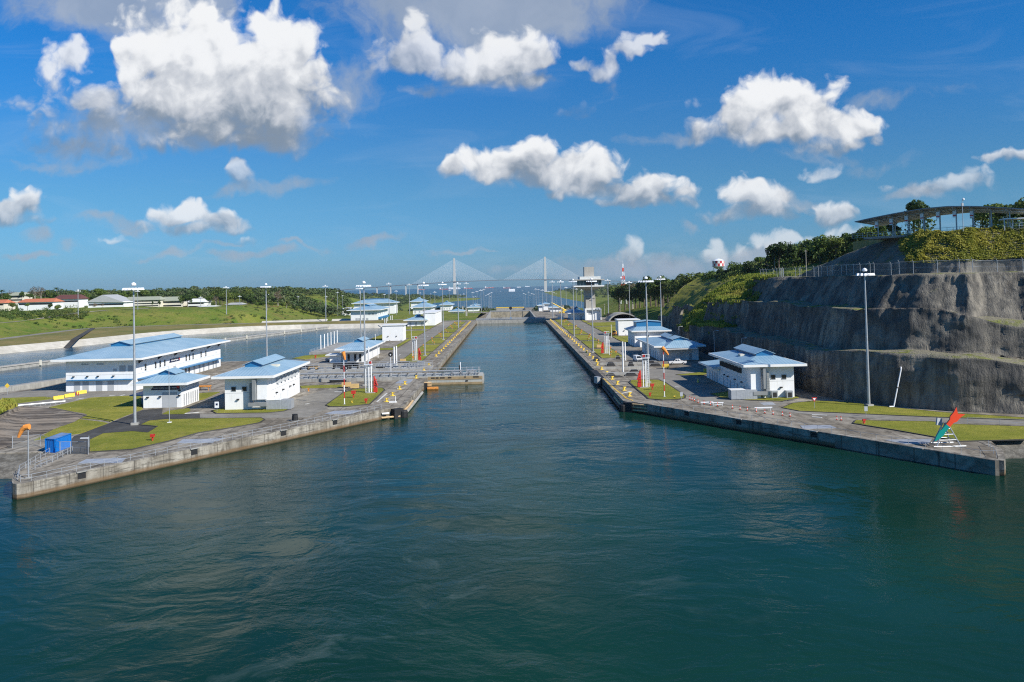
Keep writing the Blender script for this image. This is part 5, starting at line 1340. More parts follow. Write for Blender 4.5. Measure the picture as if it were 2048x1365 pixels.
# ------------------------------------------------------------------ yellow bollards
bl = T('mooring_bollard', '', 'bollard')
MB().lathe((0, 0, 0), [(.55, 0), (.55, .12), (.36, .2), (.30, .7), (.42, .95), (.40, 1.15), (.2, 1.22)], 12).build('post', yellow, bl)
MB().add([(-.2, -.5, .7), (.2, -.5, .7), (.2, -.85, 1.2), (-.2, -.85, 1.2), (-.2, 0, .85), (.2, 0, .85), (.2, 0, 1.15), (-.2, 0, 1.15)], [(0, 1, 2, 3), (0, 4, 5, 1), (3, 2, 6, 7), (0, 3, 7, 4), (1, 5, 6, 2)]).build('horn', yellow, bl)
MB().obox((0, 0, .05), 1.5, 1.5, .1).build('base_plate', yellow, bl)
first = True
for side, near, x in (('left', ((773, 804), (785, 792), (799, 779), (809.5, 769), (832, 757), (847.6, 741.5), (857.6, 731.5)), -31.3), ('right', ((1258.7, 792.6), (1248, 781), (1234.6, 769), (1224, 759), (1213, 749), (1203, 739.7), (1194.6, 731)), 32.0)):
    pts = [G(*q) for q in near]
    y = 347.0 if side == 'left' else 309.0
    while y < 666: pts.append(Vector((x, y, 0))); y += 13.3
    for i, p in enumerate(pts):
        lab = 'yellow mooring bollard on the %s lock apron, %s of the row from the camera' % (side, nth(i))
        if first: bl.location = p; bl.rotation_euler = (0, 0, R(70)); bl['label'] = lab; bl['group'] = 'yellow mooring bollards'; bl.scale = (.8,) * 3; first = False
        else: dup(bl, p, R(70 if side == 'left' else 110), lab, 'yellow mooring bollards', .8)

# ------------------------------------------------------------------ rails along the approach walls
def rail(label, pts, h=1.1, step=3.0, bars=2, r=.04, name='handrail'):
    c = pts[len(pts) // 2]
    t = T(name, label, 'railing', (c[0], c[1], pts[0][2] if len(pts[0]) > 2 else 0))
    z = [p[2] if len(p) > 2 else 0 for p in pts]
    mb = MB()
    for b in range(bars):
        q = h * (1 - b * .5)
        mb.path([(p[0], p[1], zz + q) for p, zz in zip(pts, z)], r, 5)
    mb.build('rail', galv, t)
    for (a, b) in zip(pts[:-1], pts[1:]):
        L = math.hypot(b[0] - a[0], b[1] - a[1]); n = max(1, round(L / step))
        for i in range(n + (1 if b is pts[-1] else 0)):
            f = i / n; az = a[2] if len(a) > 2 else 0; bz = b[2] if len(b) > 2 else 0
            x, y, zz = a[0] + (b[0] - a[0]) * f, a[1] + (b[1] - a[1]) * f, az + (bz - az) * f
            MB().tube((x, y, zz), (x, y, zz + h), r * 1.25, n=5).build('post', galv, t)
    return t
rail('grey pipe handrail along the left approach wall edge', [(-86.5, 155), (-83.2, 140), (-80.0, 134), (-78.6, 132.4), (-77.2, 133.0), (-31.8, 202.2)], 1.1, 2.4, 2, .036)
rail('grey steps handrail behind the chain-link pen on the left', [tuple(G(70, 940)), tuple(G(105, 925)), tuple(G(145, 905))], 1.1, 2.2, 2, .05)
rail('thin stanchion line along the right approach wall edge', [(34, 199.6), (56, 166.2), (76.2, 135.3), (78.4, 134.6), (82.0, 143)], 1.1, 3.2, 1, .03, 'stanchion_line')
rail('thin fence line along the road at far right', [tuple(G(1935, 848)), tuple(G(2000, 851)), tuple(G(2060, 853))], 1.3, 4, 2, .03)

# ------------------------------------------------------------------ windsocks
def windsock(u, vb, vt, label, banded, droop):
    p = G(u, vb); h = (vb - vt) / FPX * p.y
    t = T('windsock', label, 'windsock', tuple(p))
    if banded:
        n = 8
        MB().tube((p.x, p.y, 0), (p.x, p.y, h), .13, .085, 8).build('pole', lampw, t)
        for i in range(1, n, 2): MB().tube((p.x, p.y, h * i / n), (p.x, p.y, h * (i + 1) / n), .145 - .005 * i, .145 - .005 * (i + 1), 8).build('red_band', red, t)
    else: MB().tube((p.x, p.y, 0), (p.x, p.y, h), .13, .09).build('pole', galv, t)
    MB().obox((p.x, p.y, .1), .7, .7, .2).build('base', conc, t)
    pts = [Vector((p.x, p.y, h)) + Vector(q) for q in droop]; rr = [.48, .46, .38, .30, .22]
    mb = MB()
    for a, b, r0, r1 in zip(pts[:-1], pts[1:], rr[:-1], rr[1:]): mb.tube(a, b, r0, r1, 10, True)
    mb.build('sock', orange, t)
windsock(57, 957, 856, 'orange windsock on plain grey pole at the left end of the approach wall', False, [(.2, 0, .1), (-.45, 0, .02), (-.95, 0, -.35), (-1.3, 0, -.95), (-1.6, 0, -1.6)])
windsock(689, 810, 706, 'orange windsock hanging on red and white pole, left nose lawn', True, [(-.1, 0, .2), (-.02, 0, -.3), (.12, 0, -.9), (.22, 0, -1.4), (.3, 0, -1.9)])
windsock(1329, 795, 698, 'orange windsock on red and white pole, right nose lawn', True, [(-.3, 0, .3), (.1, 0, -.1), (.6, 0, -.7), (.95, 0, -1.2), (1.25, 0, -1.7)])

# ------------------------------------------------------------------ gangway towers
def gangway(u, vb, vt, label, s=1):
    p = G(u, vb); h = (vb - vt) / FPX * p.y
    t = T('gangway_tower', label, 'gangway tower', tuple(p))
    x, y = p.x, p.y
    MB().obox((x, y, .15), 2.6, 1.8, .3).build('base', conc, t)
    mb = MB()
    for dx in (-.55, .15): mb.tube((x + dx * s, y, .2), (x + dx * s, y, h - .6), .16, n=8)
    mb.build('column', lampw, t)
    mb = MB().tube((x - 1.0 * s, y + .3, .2), (x - 1.0 * s, y + .3, h - .8), .08, n=6).tube((x - 1.5 * s, y + .3, .2), (x - 1.5 * s, y + .3, h - .8), .08, n=6)
    for k in range(int(h / .5)): mb.tube((x - 1.5 * s, y + .3, .5 + k * .5), (x - 1.0 * s, y + .3, .5 + k * .5), .04, n=4)
    mb.build('ladder', lampw, t)
    mb = MB().obox((x - .6 * s, y, h - .55), 2.3, 1.3, .12)
    for dx in (-1.6, -.6, .45): mb.tube((x + dx * s, y - .6, h - .5), (x + dx * s, y - .6, h + .5), .06, n=5)
    mb.tube((x - 1.6 * s, y - .6, h + .5), (x + .45 * s, y - .6, h + .5), .07, n=5)
    mb.build('platform', lampw, t)
    MB().lathe((x, y - .1, h - .3), [(.35, 0), (.45, .3), (.35, .7)], 10).build('slewing_head', red, t)
    mb = MB().tube((x + .9 * s, y, .3), (x + 1.0 * s, y - .1, h * .55), .22, n=8).tube((x + 1.5 * s, y, .3), (x + 1.3 * s, y - .1, h * .42), .2, n=8).tube((x + 1.0 * s, y - .1, h * .55), (x + 1.9 * s, y - .4, h * .25), .16, n=8).obox((x + 1.3 * s, y, .9), 1.0, .8, 1.2)
    for k in range(5): mb.obox((x + (1.1 + .05 * k) * s, y - .2, h * (.12 + .08 * k)), .8, .3, .22)
    mb.build('red_boom', red, t)
gangway(742, 787, 726, 'white gangway tower with red folded boom on the left nose lawn', 1)
gangway(1288, 776, 713, 'white gangway tower with red folded boom on the right nose lawn', -1)
gangway(833, 722, 676, 'white gangway tower with red boom farther along left apron', 1)
gangway(1211, 708, 666, 'white gangway tower with red boom farther along right apron', -1)

# ------------------------------------------------------------------ thin white vent posts
vp = None
for (u, vb, vt, lab) in ((788.6, 738, 694, 'nearer of two thin white posts beside the black signal disc'), (793.3, 733, 692.5, 'farther of two thin white posts beside the black signal disc'), (731, 741, 697, 'thin white post left of its twin behind the left gangway tower'), (737.7, 732, 694, 'thin white post right of its twin behind the left gangway tower'), (1246.5, 750, 684, 'nearer tall white post on the right gate pit'), (1250.7, 722, 685, 'farther tall white post on the right gate pit'), (1290, 712, 684, 'thin white post rising behind the right gangway tower'),
                          *[(a, b, c, 'white vent pipe at the basin edge, ' + nth(i) + ' from the left of six') for i, (a, b, c) in enumerate(((641.6, 700.7, 670.4), (649, 698, 668.5), (655.7, 694, 666.5), (662, 691, 664.7), (668.5, 689, 663), (674.4, 686.5, 661)))],
                          *[(a, b, c, 'white vent pipe behind the plain left block, ' + nth(i) + ' from the left of five') for i, (a, b, c) in enumerate(((769.5, 650, 637.5), (772.6, 649, 636.5), (775.5, 648, 635.5), (781.4, 647, 632), (784.5, 646.5, 631)))]):
    p = G(u, vb); h = (vb - vt) / FPX * p.y
    t = T('vent_post', lab, 'post', tuple(p), 'white posts and vent pipes')
    MB().tube((p.x, p.y, 0), (p.x, p.y, h), .26, n=10).build('pipe', trimw, t)
    MB().obox((p.x, p.y, .12), .9, .9, .24).build('base', conc, t)
for i, (u, vb, vt, w) in enumerate(((848, 633, 620, 2.4), (925.5, 625, 613, 2.0), (933, 631, 617.5, 1.6), (1126.5, 619, 611, 2.2))):
    p = G(u, vb, 0 if vb > 630 else -9); h = (vb - vt) / FPX * p.y
    t = T('concrete_pillar', 'pale concrete pillar among the far buildings, ' + nth(i) + ' from the left', 'pillar', tuple(p))
    MB().box(p.x - w / 2, p.x + w / 2, p.y, p.y + w, p.z - 1, p.z + h).build('shaft', towc, t)
    MB().box(p.x - w / 2 - .3, p.x + w / 2 + .3, p.y - .3, p.y + w + .3, p.z + h + .002, p.z + h + .5).build('cap', conc, t)

# black signal discs
for (u, v, vb, r_, lab) in ((782, 709.5, 754, .78, 'black round signal disc with white arrow on a tall post, left gate'), (692.8, 736, 744, .75, 'black round signal disc with white arrow low on the parked gate')):
    p = G(u, vb); zc = (vb - v) / FPX * p.y
    t = T('signal_disc', lab, 'signal', tuple(p))
    MB().tube((p.x, p.y, 0), (p.x, p.y, zc), .1).build('post', lampw, t)
    MB().tube((p.x, p.y - .12, zc), (p.x, p.y - .3, zc), r_, n=24).build('disc', black, t)
    MB().add([(p.x - .25, p.y - .32, zc + .1), (p.x, p.y - .32, zc - .45), (p.x + .25, p.y - .32, zc + .1)], [(0, 1, 2)]).build('arrow', lampw, t)
# ------------------------------------------------------------------ small things on the quays
def thing1(name, label, cat, mb, mat, group=None): return tag(mb.build(name, mat), label, cat, group)
mesh_fence = None
def fence_mat():
    m, t, bs = newmat('chain_link')
    bs.inputs['Base Color'].default_value = (.40, .42, .42, 1); bs.inputs['Roughness'].default_value = .6
    bs.inputs['Alpha'].default_value = .13
    return m
link = fence_mat()
def chain_fence(label, pts, h, step=3.0, top_rail=True, arms=False):
    c = pts[0]; t = T('chain_link_fence', label, 'fence', (c[0], c[1], c[2]))
    mb = MB(); rl = MB()
    for a, b in zip(pts[:-1], pts[1:]):
        mb.add([a, b, (b[0], b[1], b[2] + h), (a[0], a[1], a[2] + h)], [(0, 1, 2, 3)])
        rl.tube((a[0], a[1], a[2] + h), (b[0], b[1], b[2] + h), .04, n=5).tube((a[0], a[1], a[2] + h * .5), (b[0], b[1], b[2] + h * .5), .025, n=4)
    mb.build('mesh_panel', link, t); rl.build('rail', galv, t)
    acc = 0; n_ = 0
    for a, b in zip(pts[:-1], pts[1:]):
        L = (Vector(b) - Vector(a)).length; acc += L
        if acc >= step or a is pts[0]:
            acc = 0; n_ += 1
            pb = MB().tube((a[0], a[1], a[2] - .3), (a[0], a[1], a[2] + h), .07, n=6)
            if arms: pb.tube((a[0], a[1], a[2] + h), (a[0] - .4, a[1] - .2, a[2] + h + .5), .05, n=5)
            pb.build('post', galv, t)
    MB().tube(pts[-1], (pts[-1][0], pts[-1][1], pts[-1][2] + h), .07, n=6).build('post', galv, t)
    return t
# container
p0, p1, p2 = G(91, 905), G(118, 907), G(148, 895)
ct_ = T('shipping_container', 'bright blue shipping container on the left shore behind a wire pen', 'container', tuple(p0))
d = Vector((p1.x - p0.x, p1.y - p0.y, 0)); ax = (Vector((p2.x - p1.x, p2.y - p1.y, 0))).normalized(); wv = Vector((ax.y, -ax.x, 0)) * -1
c0 = Vector((p0.x, p0.y, 0)); L_, Wd, Hh = 6.0, 2.44, 2.6
wv = d.normalized()
cb = MB(); n = 24
base = [c0, c0 + wv * Wd, c0 + wv * Wd + ax * L_, c0 + ax * L_]
def corr(a, b, out, n):
    pts = []
    for i in range(n):
        o = .05 if i % 2 else 0
        for f in (i / n, (i + .8) / n): pts.append(a + (b - a) * f + out * -o)
    pts.append(b); return pts
ring = corr(base[0], base[1], -ax, 10) + corr(base[1], base[2], wv, 24) + corr(base[2], base[3], ax, 10) + corr(base[3], base[0], -wv, 24)
cb.prism([(q.x, q.y) for q in ring], .15, Hh - .1); cb.build('corrugated_body', cont_m, ct_)
ce = MB()
for i in range(4):
    a, b = base[i], base[(i + 1) % 4]
    for z in (.1, Hh - .06): ce.tube((a.x, a.y, z), (b.x, b.y, z), .09, n=4)
    ce.tube((a.x, a.y, 0), (a.x, a.y, Hh), .1, n=4)
ce.build('frame', cont_m, ct_)
MB().prism([(q.x, q.y) for q in base], Hh - .099, Hh).build('roof', paint('container_roof', (.16, .24, .40), .6, vary=.2), ct_)
chain_fence('wire pen fence with grey posts round the blue container', [tuple(G(25, 897)), tuple(G(81, 893)), tuple(G(120, 909)), tuple(G(141, 908)), tuple(G(176, 909)), tuple(G(178, 896))], 2.3, .1)
t = T('lamp_post', 'short white lamp post on the wire pen corner', 'lamp', tuple(G(176, 909)))
q = G(176.5, 909.5); MB().tube((q.x, q.y, 0), (q.x, q.y, 3.0), .06).build('post', galv, t); MB().obox((q.x - .7, q.y, 3.05), 1.4, .35, .12).build('lamp_head', lampw, t)

# hydrants / fire monitors
def monitor_stand(u, vb, vt, label, mat=red, box=True):
    p = G(u, vb); h = (vb - vt) / FPX * p.y
    t = T('fire_monitor', label, 'fire hydrant', tuple(p), 'fire monitors on the lawns')
    MB().lathe(p, [(.28, 0), (.28, .1), (.14, .14), (.13, h * .55), (.2, h * .6)], 10).build('riser', mat, t)
    MB().obox((p.x, p.y, h * .8), h * .52, h * .4, h * .42).tube((p.x, p.y, h * .85), (p.x + h * .45, p.y - .2, h * 1.0), .11, .07).build('nozzle_head', mat, t)
    MB().tube((p.x - .3, p.y, h * .35), (p.x + .3, p.y, h * .35), .07).build('valve', mat, t)
monitor_stand(707, 797, 782, 'taller red fire monitor on the left nose lawn')
monitor_stand(732, 808, 797.5, 'shorter red fire monitor on the left nose lawn')
monitor_stand(305, 883, 869, 'red fire monitor on the long front lawn, left')
monitor_stand(1304.5, 781, 768, 'taller red fire monitor on the right nose lawn')
monitor_stand(1300, 794, 786, 'short red fire monitor on the right nose lawn')
monitor_stand(1728, 849, 839, 'red fire monitor at the edge of far right lawn')
monitor_stand(704, 807, 802, 'small yellow hydrant on the left nose lawn', yellow)
monitor_stand(1349, 798, 792, 'small yellow hydrant on the right nose lawn', yellow)
monitor_stand(617, 783, 777, 'orange hydrant on the paved yard by the left ducted building', rust)
monitor_stand(631, 717, 711, 'red fire monitor near the basin edge posts', red)
monitor_stand(1232, 708, 702, 'orange hydrant beside the right apron lawn', rust)
# orange valve stands in the strip lawns
vsd = None; k = 0
for side in (-1, 1):
    cnt = 0
    for i in range(22):
        x = side * (38.6 + (i % 3) * 1.9) + (0.6 if side > 0 else 0.2); y = 326 + i * 15.2 + rnd.uniform(-3, 3)
        if y > 655: continue
        lab = 'orange hose reel stand on the %s strip lawn, %s from the camera' % ('left' if side < 0 else 'right', nth(cnt)); cnt += 1
        if vsd is None:
            vsd = T('hose_stand', lab, 'hose stand', (x, y, .1), 'orange hose stands on the strip lawns')
            MB().tube((x, y, .1), (x, y, 2.2), .11).build('post', rust, vsd)
            MB().tube((x - .1, y - .4, 1.7), (x - .1, y + .4, 1.7), .42, n=12).build('reel', rust, vsd)
            MB().obox((x, y, .3), .8, .8, .4).build('base', conc, vsd)
        else: dup(vsd, (x, y, .1), rnd.uniform(-.8, .8), lab, None, rnd.uniform(.6, .85))
# tan boxes
for (u, v, w, lab) in ((693, 776, 2.6, 'left tan bollard box in front of the left gangway tower'), (709.5, 779, 2.3, 'right tan bollard box in front of the left gangway tower'), (806, 726.5, 2.2, 'tan box on the left strip lawn end'), (1199, 697, 2.6, 'tan equipment box on the right strip lawn end'), (1331, 738, 2.2, 'yellow barrier box in front of windsock pole, right gate pit')):
    p = G(u, v); t = T('equipment_box', lab, 'box', tuple(p))
    MB().obox((p.x, p.y, 1.0), w, 1.2, 1.2).build('box', yellow if 'yellow' in lab else tan, t)
    MB().obox((p.x - w * .3, p.y, .2), .18, .9, .398).obox((p.x + w * .3, p.y, .2), .18, .9, .398).build('leg', conc, t)
# jersey barriers
def jersey(u, v, L, rz, label, mat=yellow):
    p = G(u, v); t = T('traffic_barrier', label, 'barrier', tuple(p), 'yellow traffic barriers')
    pr = [(-.32, 0), (.32, 0), (.32, .12), (.14, .4), (.10, 1.0), (-.10, 1.0), (-.14, .4), (-.32, .12)]
    vs = []; M = Matrix.Rotation(rz, 3, 'Z')
    for sx in (-L / 2, L / 2): vs += [p + M @ Vector((sx, a, b)) for (a, b) in pr]
    MB().add(vs, [tuple(range(7, -1, -1)), tuple(range(8, 16))] + [(i, (i + 1) % 8, 8 + (i + 1) % 8, 8 + i) for i in range(8)]).build('body', mat, t)
    MB().obox((p.x, p.y, 1.03), L * .8 if abs(rz) < .1 else .3, .12, .05, rz).build('top_grip', mat, t)
for i, (u, v) in enumerate(((117, 799), (139, 794.5), (163, 788))): jersey(u, v, 2.9, R(55), 'yellow plastic barrier before the longest white building, ' + nth(i) + ' from the left')
for i, (u, v) in enumerate(((1418, 744), (1440, 744.5))): jersey(u, v, 3.4, 0, 'yellow barrier in the pair on the right gate road, ' + ('left one', 'right one')[i])
jersey(1396, 765, 1.6, R(80), 'lone yellow barrier in the shade by the right annex')
mb = None
for i, u in enumerate((148, 152.5, 157)):
    p = G(u, 791.5); thing1('marker_post', 'small red and white post between yellow barriers on the left, ' + nth(i) + ' from the left', 'post', MB().tube(p, p + Vector((0, 0, 1.0)), .12), red, 'little marker posts on the left')
# delineator cones on the right
cn = None
for i, (u, v) in enumerate(((1379.6, 800), (1384, 801.5), (1389, 803), (1396, 806.5), (1408, 809), (1420.7, 811), (1435, 813), (1465, 818), (1480, 820), (1494.5, 822), (1512.5, 824.5), (1529.6, 827.5), (1546, 830), (1565, 832), (1580, 834), (1673.6, 841), (1682, 841.5))):
    p = G(u, v); lab = 'orange and white delineator cone along the right road, ' + nth(i) + ' from the left'
    if cn is None:
        cn = T('traffic_cone', lab, 'cone', tuple(p), 'delineator cones along the right road')
        MB().lathe(p, [(.12, .06), (.11, .35)], 8).build('cone', vermil, cn); MB().lathe(p, [(.11, .351), (.09, .6)], 8).build('white_band', lampw, cn); MB().lathe(p, [(.09, .601), (.06, .95)], 8).build('tip', vermil, cn)
        MB().obox(p + Vector((0, 0, .03)), .5, .5, .058).build('base', black, cn)
    else: dup(cn, p, 0, lab)
for i, (u, v, w) in enumerate(((1414, 811, 3.0), (1436, 812, 2.6), (1527, 822, 4.0))):
    p = G(u, v); t = T('barrier_board', 'white trestle barrier board on the right road, ' + nth(i) + ' from the left', 'barrier', tuple(p))
    MB().obox((p.x, p.y, .75), w, .08, .2).build('board', lampw, t)
    for s in (-.4, .4): MB().tube((p.x + w * s, p.y, 0), (p.x + w * s, p.y, .8), .05).build('leg', lampw, t)
# road signs
def road_sign(u, vb, vt, label, shape, mat, s=.8):
    p = G(u, vb); h = (vb - vt) / FPX * p.y
    t = T('road_sign', label, 'sign', tuple(p))
    MB().tube((p.x, p.y, 0), (p.x, p.y, h), .05).build('post', galv, t)
    pts = {'diamond': [(0, -s), (s, 0), (0, s), (-s, 0)], 'yield': [(0, -s), (s, s * .7), (-s, s * .7)], 'rect': [(-s * .7, -s), (s * .7, -s), (s * .7, s), (-s * .7, s)], 'round': [(s * math.cos(a / 8 * math.pi), s * math.sin(a / 8 * math.pi)) for a in range(16)]}[shape]
    vs = [(p.x + a, p.y - .08, h + b) for a, b in pts] + [(p.x + a, p.y - .12, h + b) for a, b in pts]; n = len(pts)
    MB().add(vs, [tuple(range(n, 2 * n)), tuple(range(n - 1, -1, -1))] + [(i, (i + 1) % n, n + (i + 1) % n, n + i) for i in range(n)]).build('plate', mat, t)
    return t, p, h
road_sign(15, 790, 772, 'yellow diamond road sign at far left by the basin', 'diamond', yellow, .75)
t, p, h = road_sign(434, 824, 810, 'white parking sign with blue mark by the left ducted building', 'rect', lampw, .75)
MB().obox((p.x, p.y - .14, h + .1), .5, .02, .5).build('blue_mark', sgnb, t)
t, p, h = road_sign(1629, 818, 799, 'red and white yield sign on the right lawn', 'yield', red, .6)
MB().add([(p.x, p.y - .125, h - .3), (p.x + .33, p.y - .125, h + .26), (p.x - .33, p.y - .125, h + .26)], [(0, 1, 2)]).build('white_field', lampw, t)
road_sign(1732, 833, 818, 'small grey road sign seen from behind near far right lawn', 'rect', greyp, .5)
road_sign(1363, 799, 789, 'small dark sign pair at the right road edge', 'rect', greyp, .5)
# guard rail on the left road
a, b = G(27, 817), G(131, 807.5)
t = T('guard_rail', 'galvanised road guard rail above the concrete slope at left', 'guard rail', tuple(a))
mbr = MB()
nseg = 10
for i in range(nseg):
    p, q = a.lerp(b, i / nseg), a.lerp(b, (i + 1) / nseg)
    mbr.add([(p.x, p.y, .42), (q.x, q.y, .42), (q.x, q.y - .08, .6), (p.x, p.y - .08, .6), (q.x, q.y, .78), (p.x, p.y, .78)], [(0, 1, 2, 3), (3, 2, 4, 5)])
    MB().obox((p.x, p.y + .15, .4), .14, .14, .85).build('post', galv, t)
mbr.build('beam', galv, t)
# sloped concrete paving at far left
SLP = [(-40, 852, 2.6), (0, 834, 2.5), (27, 821, 2.2), (39, 818, 1.9), (103, 821, 1.2), (131, 829, .7), (161, 837, .2), (149, 844, .15), (100, 862.5, .1), (64.5, 875, .1), (19, 893, .1), (-40, 910, .1)]
up = [G(u, v, z) for u, v, z in SLP[:7]]; lw = [G(u, v, z) for u, v, z in SLP[6:][::-1]]
rows = []
for i in range(31):
    f = i / 30
    def at(l):
        k = min(len(l) - 2, int(f * (len(l) - 1))); g = f * (len(l) - 1) - k; return l[k].lerp(l[k + 1], g)
    a_, b_ = at(lw), at(up)
    row = []
    for j in range(13):
        q = a_.lerp(b_, j / 12); row.append((q.x, q.y, q.z + .18 * fbm(q.x * .4, q.y * .4, 5) * (0 < j < 12)))
    for dy, dz_ in ((2.5, -.15), (6, .45), (8, 1)): row.append((b_.x - .2 * dy, b_.y + dy, max(.02, b_.z * (1 - dz_))))
    rows.append(row)
sb_ = MB().grid(rows)
def slope_mat():
    m, t, bs = newmat('stained_slope_paving')
    p = wpos(t)
    r = t.new('ShaderNodeVectorRotate', {'Vector': p, 'Angle': R(-38)}, rotation_type='Z_AXIS').outputs[0]
    a = t.ramp(t.noise(t.v('MULTIPLY', r, (.06, .9, 1)), .42, 6, .7, .3), .40, .60)
    c = t.mix(a, (.060, .048, .036), (.25, .205, .155))
    c = t.mix(t.m('MULTIPLY', t.ramp(t.noise(p, .25, 5, .6), .5, .7), .4), c, (.25, .23, .20))
    t.set(bs.inputs['Base Color'], c); bs.inputs['Roughness'].default_value = .9
    return m
struct(sb_.build('concrete_slope', slope_mat(), smooth=True))
# orange shelter
p = G(409, 781); t = T('shelter', 'low orange-brown open shelter behind the small spill control building', 'shelter', tuple(p))
MB().obox((p.x, p.y, 1.25), 3.4, 2.2, .35).build('roof', rust, t)
for s in (-1.5, 1.5): MB().tube((p.x + s, p.y - .9, 0), (p.x + s, p.y - .9, 1.1), .07).tube((p.x + s, p.y + .9, 0), (p.x + s, p.y + .9, 1.1), .07).build('post', rust, t)
p = G(590, 842); t = T('mooring_stump', 'dark rusted mooring stump near the approach wall edge', 'bollard', tuple(p))
MB().lathe(p, [(.75, 0), (.68, .9), (.6, 1.35), (.66, 1.5)], 12).build('stump', black, t); MB().lathe(p, [(1.0, 0), (1.0, .1)], 12).build('foot', conc, t)
p = G(786, 805.5); t = T('line_stand', 'pale line stand with upright stub at the left nose edge', 'stand', tuple(p))
MB().obox((p.x, p.y, .15), 1.9, .6, .3).build('base', trimw, t); MB().tube((p.x + .6, p.y, .3), (p.x + .7, p.y, 1.6), .1).build('upright', trimw, t)
for i, (u, v) in enumerate(((602, 795), (606, 793))): pass
p = G(339, 847); t = T('flag_pole', 'slim bare pole in the long front lawn before the small building', 'pole', tuple(p))
MB().tube((p.x, p.y, 0), (p.x, p.y, (847 - 735) / FPX * p.y), .09, .05).build('pole', galv, t); MB().obox((p.x, p.y, .15), .8, .8, .3).build('base', trimw, t)
for i, (u, vb, vt) in enumerate(((756, 716, 690), (751, 687, 670), (823, 679, 655), (577, 0, 0), (1223, 676, 651), (1219, 711, 682))):
    if not vb: continue
    p = G(u, vb); t = T('lamp_post', 'short pale lamp post on the lock lawn, ' + nth(i) + ' in the group from the left', 'lamp post', tuple(p), 'short lamp posts on the lawns')
    h = (vb - vt) / FPX * p.y
    MB().tube((p.x, p.y, 0), (p.x, p.y, h), .14, .1).build('pole', trimw, t); MB().obox((p.x, p.y, h + .1), .5, .3, .2).build('lamp_head', lampw, t)
for i, (u, x, vt) in enumerate(((1354, 74.6, 653.7), (1424, 75.0, 662.5), (1479, 75.2, 677))):
    y = x / (u - PU) * FPX; h = 30 - (vt - (567 - .0218 * (u - 1017))) / FPX * y
    t = T('street_lamp', 'slim street lamp with short arm at the cliff foot, ' + nth(i) + ' from the left', 'street lamp', (x, y, 0), 'street lamps at the cliff foot')
    MB().tube((x, y, 0), (x, y, h), .14, .10).tube((x, y, h), (x + 1.2, y, h + .15), .08).build('pole', galv, t)
    MB().obox((x + 1.3, y, h + .15), .9, .3, .14).build('lamp_head', lampw, t)

t = T('jetty', 'low concrete jetty in the basin carrying six white vent pipes', 'jetty', (-88, 400, -1))
MB().box(-94, -80.2, 386, 448, -1.3, -.15).build('deck', conc, t)
for i in range(9): MB().box(-93.6, -92.8, 388 + i * 7, 389 + i * 7, -4, -1.301).build('pile', conc, t)
rail('pipe railing round the basin jetty', [(-80.4, 386.4, -.15), (-93.7, 386.4, -.15), (-93.7, 447.6, -.15)], 1.1, 3.0, 2, .05)
# ------------------------------------------------------------------ vehicles
def pickup(label, cat, u, v, rz, paint_m, L=5.7):
    p = G(u, v); t = T('pickup_truck', label, cat, (0, 0, 0)); w = .95; k = L / 5.6
    prof = [(-2.8, .45), (2.75, .45), (2.8, .9), (2.7, 1.08), (1.35, 1.16), (.55, 1.86), (-.75, 1.9), (-.95, 1.22), (-2.8, 1.18)]
    vs = [(a * k, -w, b) for a, b in prof] + [(a * k, w, b) for a, b in prof]; n = len(prof)
    # taper the cab
    vs = [(x, y * (.84 if z > 1.5 else 1), z) for (x, y, z) in vs]
    MB().add(vs, [tuple(range(n)), tuple(range(2 * n - 1, n - 1, -1))] + [(i + n, (i + 1) % n + n, (i + 1) % n, i) for i in range(n)]).build('body', paint_m, t)
    for sy in (-1, 1):
        MB().add([(x * k, sy * (yy + .012), z) for (x, yy, z) in ((.5, .83, 1.74), (1.12, .93, 1.24), (.15, .93, 1.24), (.15, .82, 1.76))], [(0, 1, 2, 3)] if sy < 0 else [(3, 2, 1, 0)]).build('side_window', dark, t)
        MB().add([(x * k, sy * (yy + .012), z) for (x, yy, z) in ((.05, .82, 1.76), (.05, .93, 1.24), (-.78, .93, 1.26), (-.66, .81, 1.77))], [(0, 1, 2, 3)] if sy < 0 else [(3, 2, 1, 0)]).build('side_window', dark, t)
    MB().add([(1.30 * k, -.8, 1.21), (1.30 * k, .8, 1.21), (.62 * k, .72, 1.81), (.62 * k, -.72, 1.81)], [(0, 1, 2, 3)]).build('windscreen', dark, t)
    MB().box(-2.65 * k, -1.02 * k, -.8, .8, 1.182, 1.2).build('bed', black, t)
    for sx in (-1.75, 1.8):
        for sy in (-1, 1):
            wl = MB().tube((sx * k, sy * .72, .40), (sx * k, sy * .985, .40), .40, n=16).build('wheel', tyre, t)
            MB().tube((sx * k, sy * .986, .40), (sx * k, sy * 1.0, .40), .22, n=12).build('rim', galv, wl)
    for sy in (-.7, .7): MB().obox((2.79 * k, sy, .88), .06, .35, .2).build('headlight', lampw, t)
    MB().obox((2.82 * k, 0, .55), .12, 1.8, .22).build('bumper', black, t)
    t.location = p; t.rotation_euler = (0, 0, rz)
pickup('parked silver grey pickup beside the left pavilion', 'pickup', 665, 723, R(5), cars)
pickup('white pickup parked before the double-roofed pavilion on the right', 'pickup', 1355, 729, R(178), carw, 6.2)
p = G(1275, 723); t = T('van', 'white van facing the camera on the right lock road', 'van', (0, 0, 0))
prof = [(-2.4, .4), (2.4, .4), (2.5, .95), (1.9, 1.2), (1.3, 2.1), (-2.35, 2.2)]
vs = [(a, -1, b) for a, b in prof] + [(a, 1, b) for a, b in prof]; n = 6
vs = [(x, y * (.88 if z > 1.5 else 1), z) for (x, y, z) in vs]
MB().add(vs, [tuple(range(n)), tuple(range(2 * n - 1, n - 1, -1))] + [(i + n, (i + 1) % n + n, (i + 1) % n, i) for i in range(n)]).build('body', carw, t)
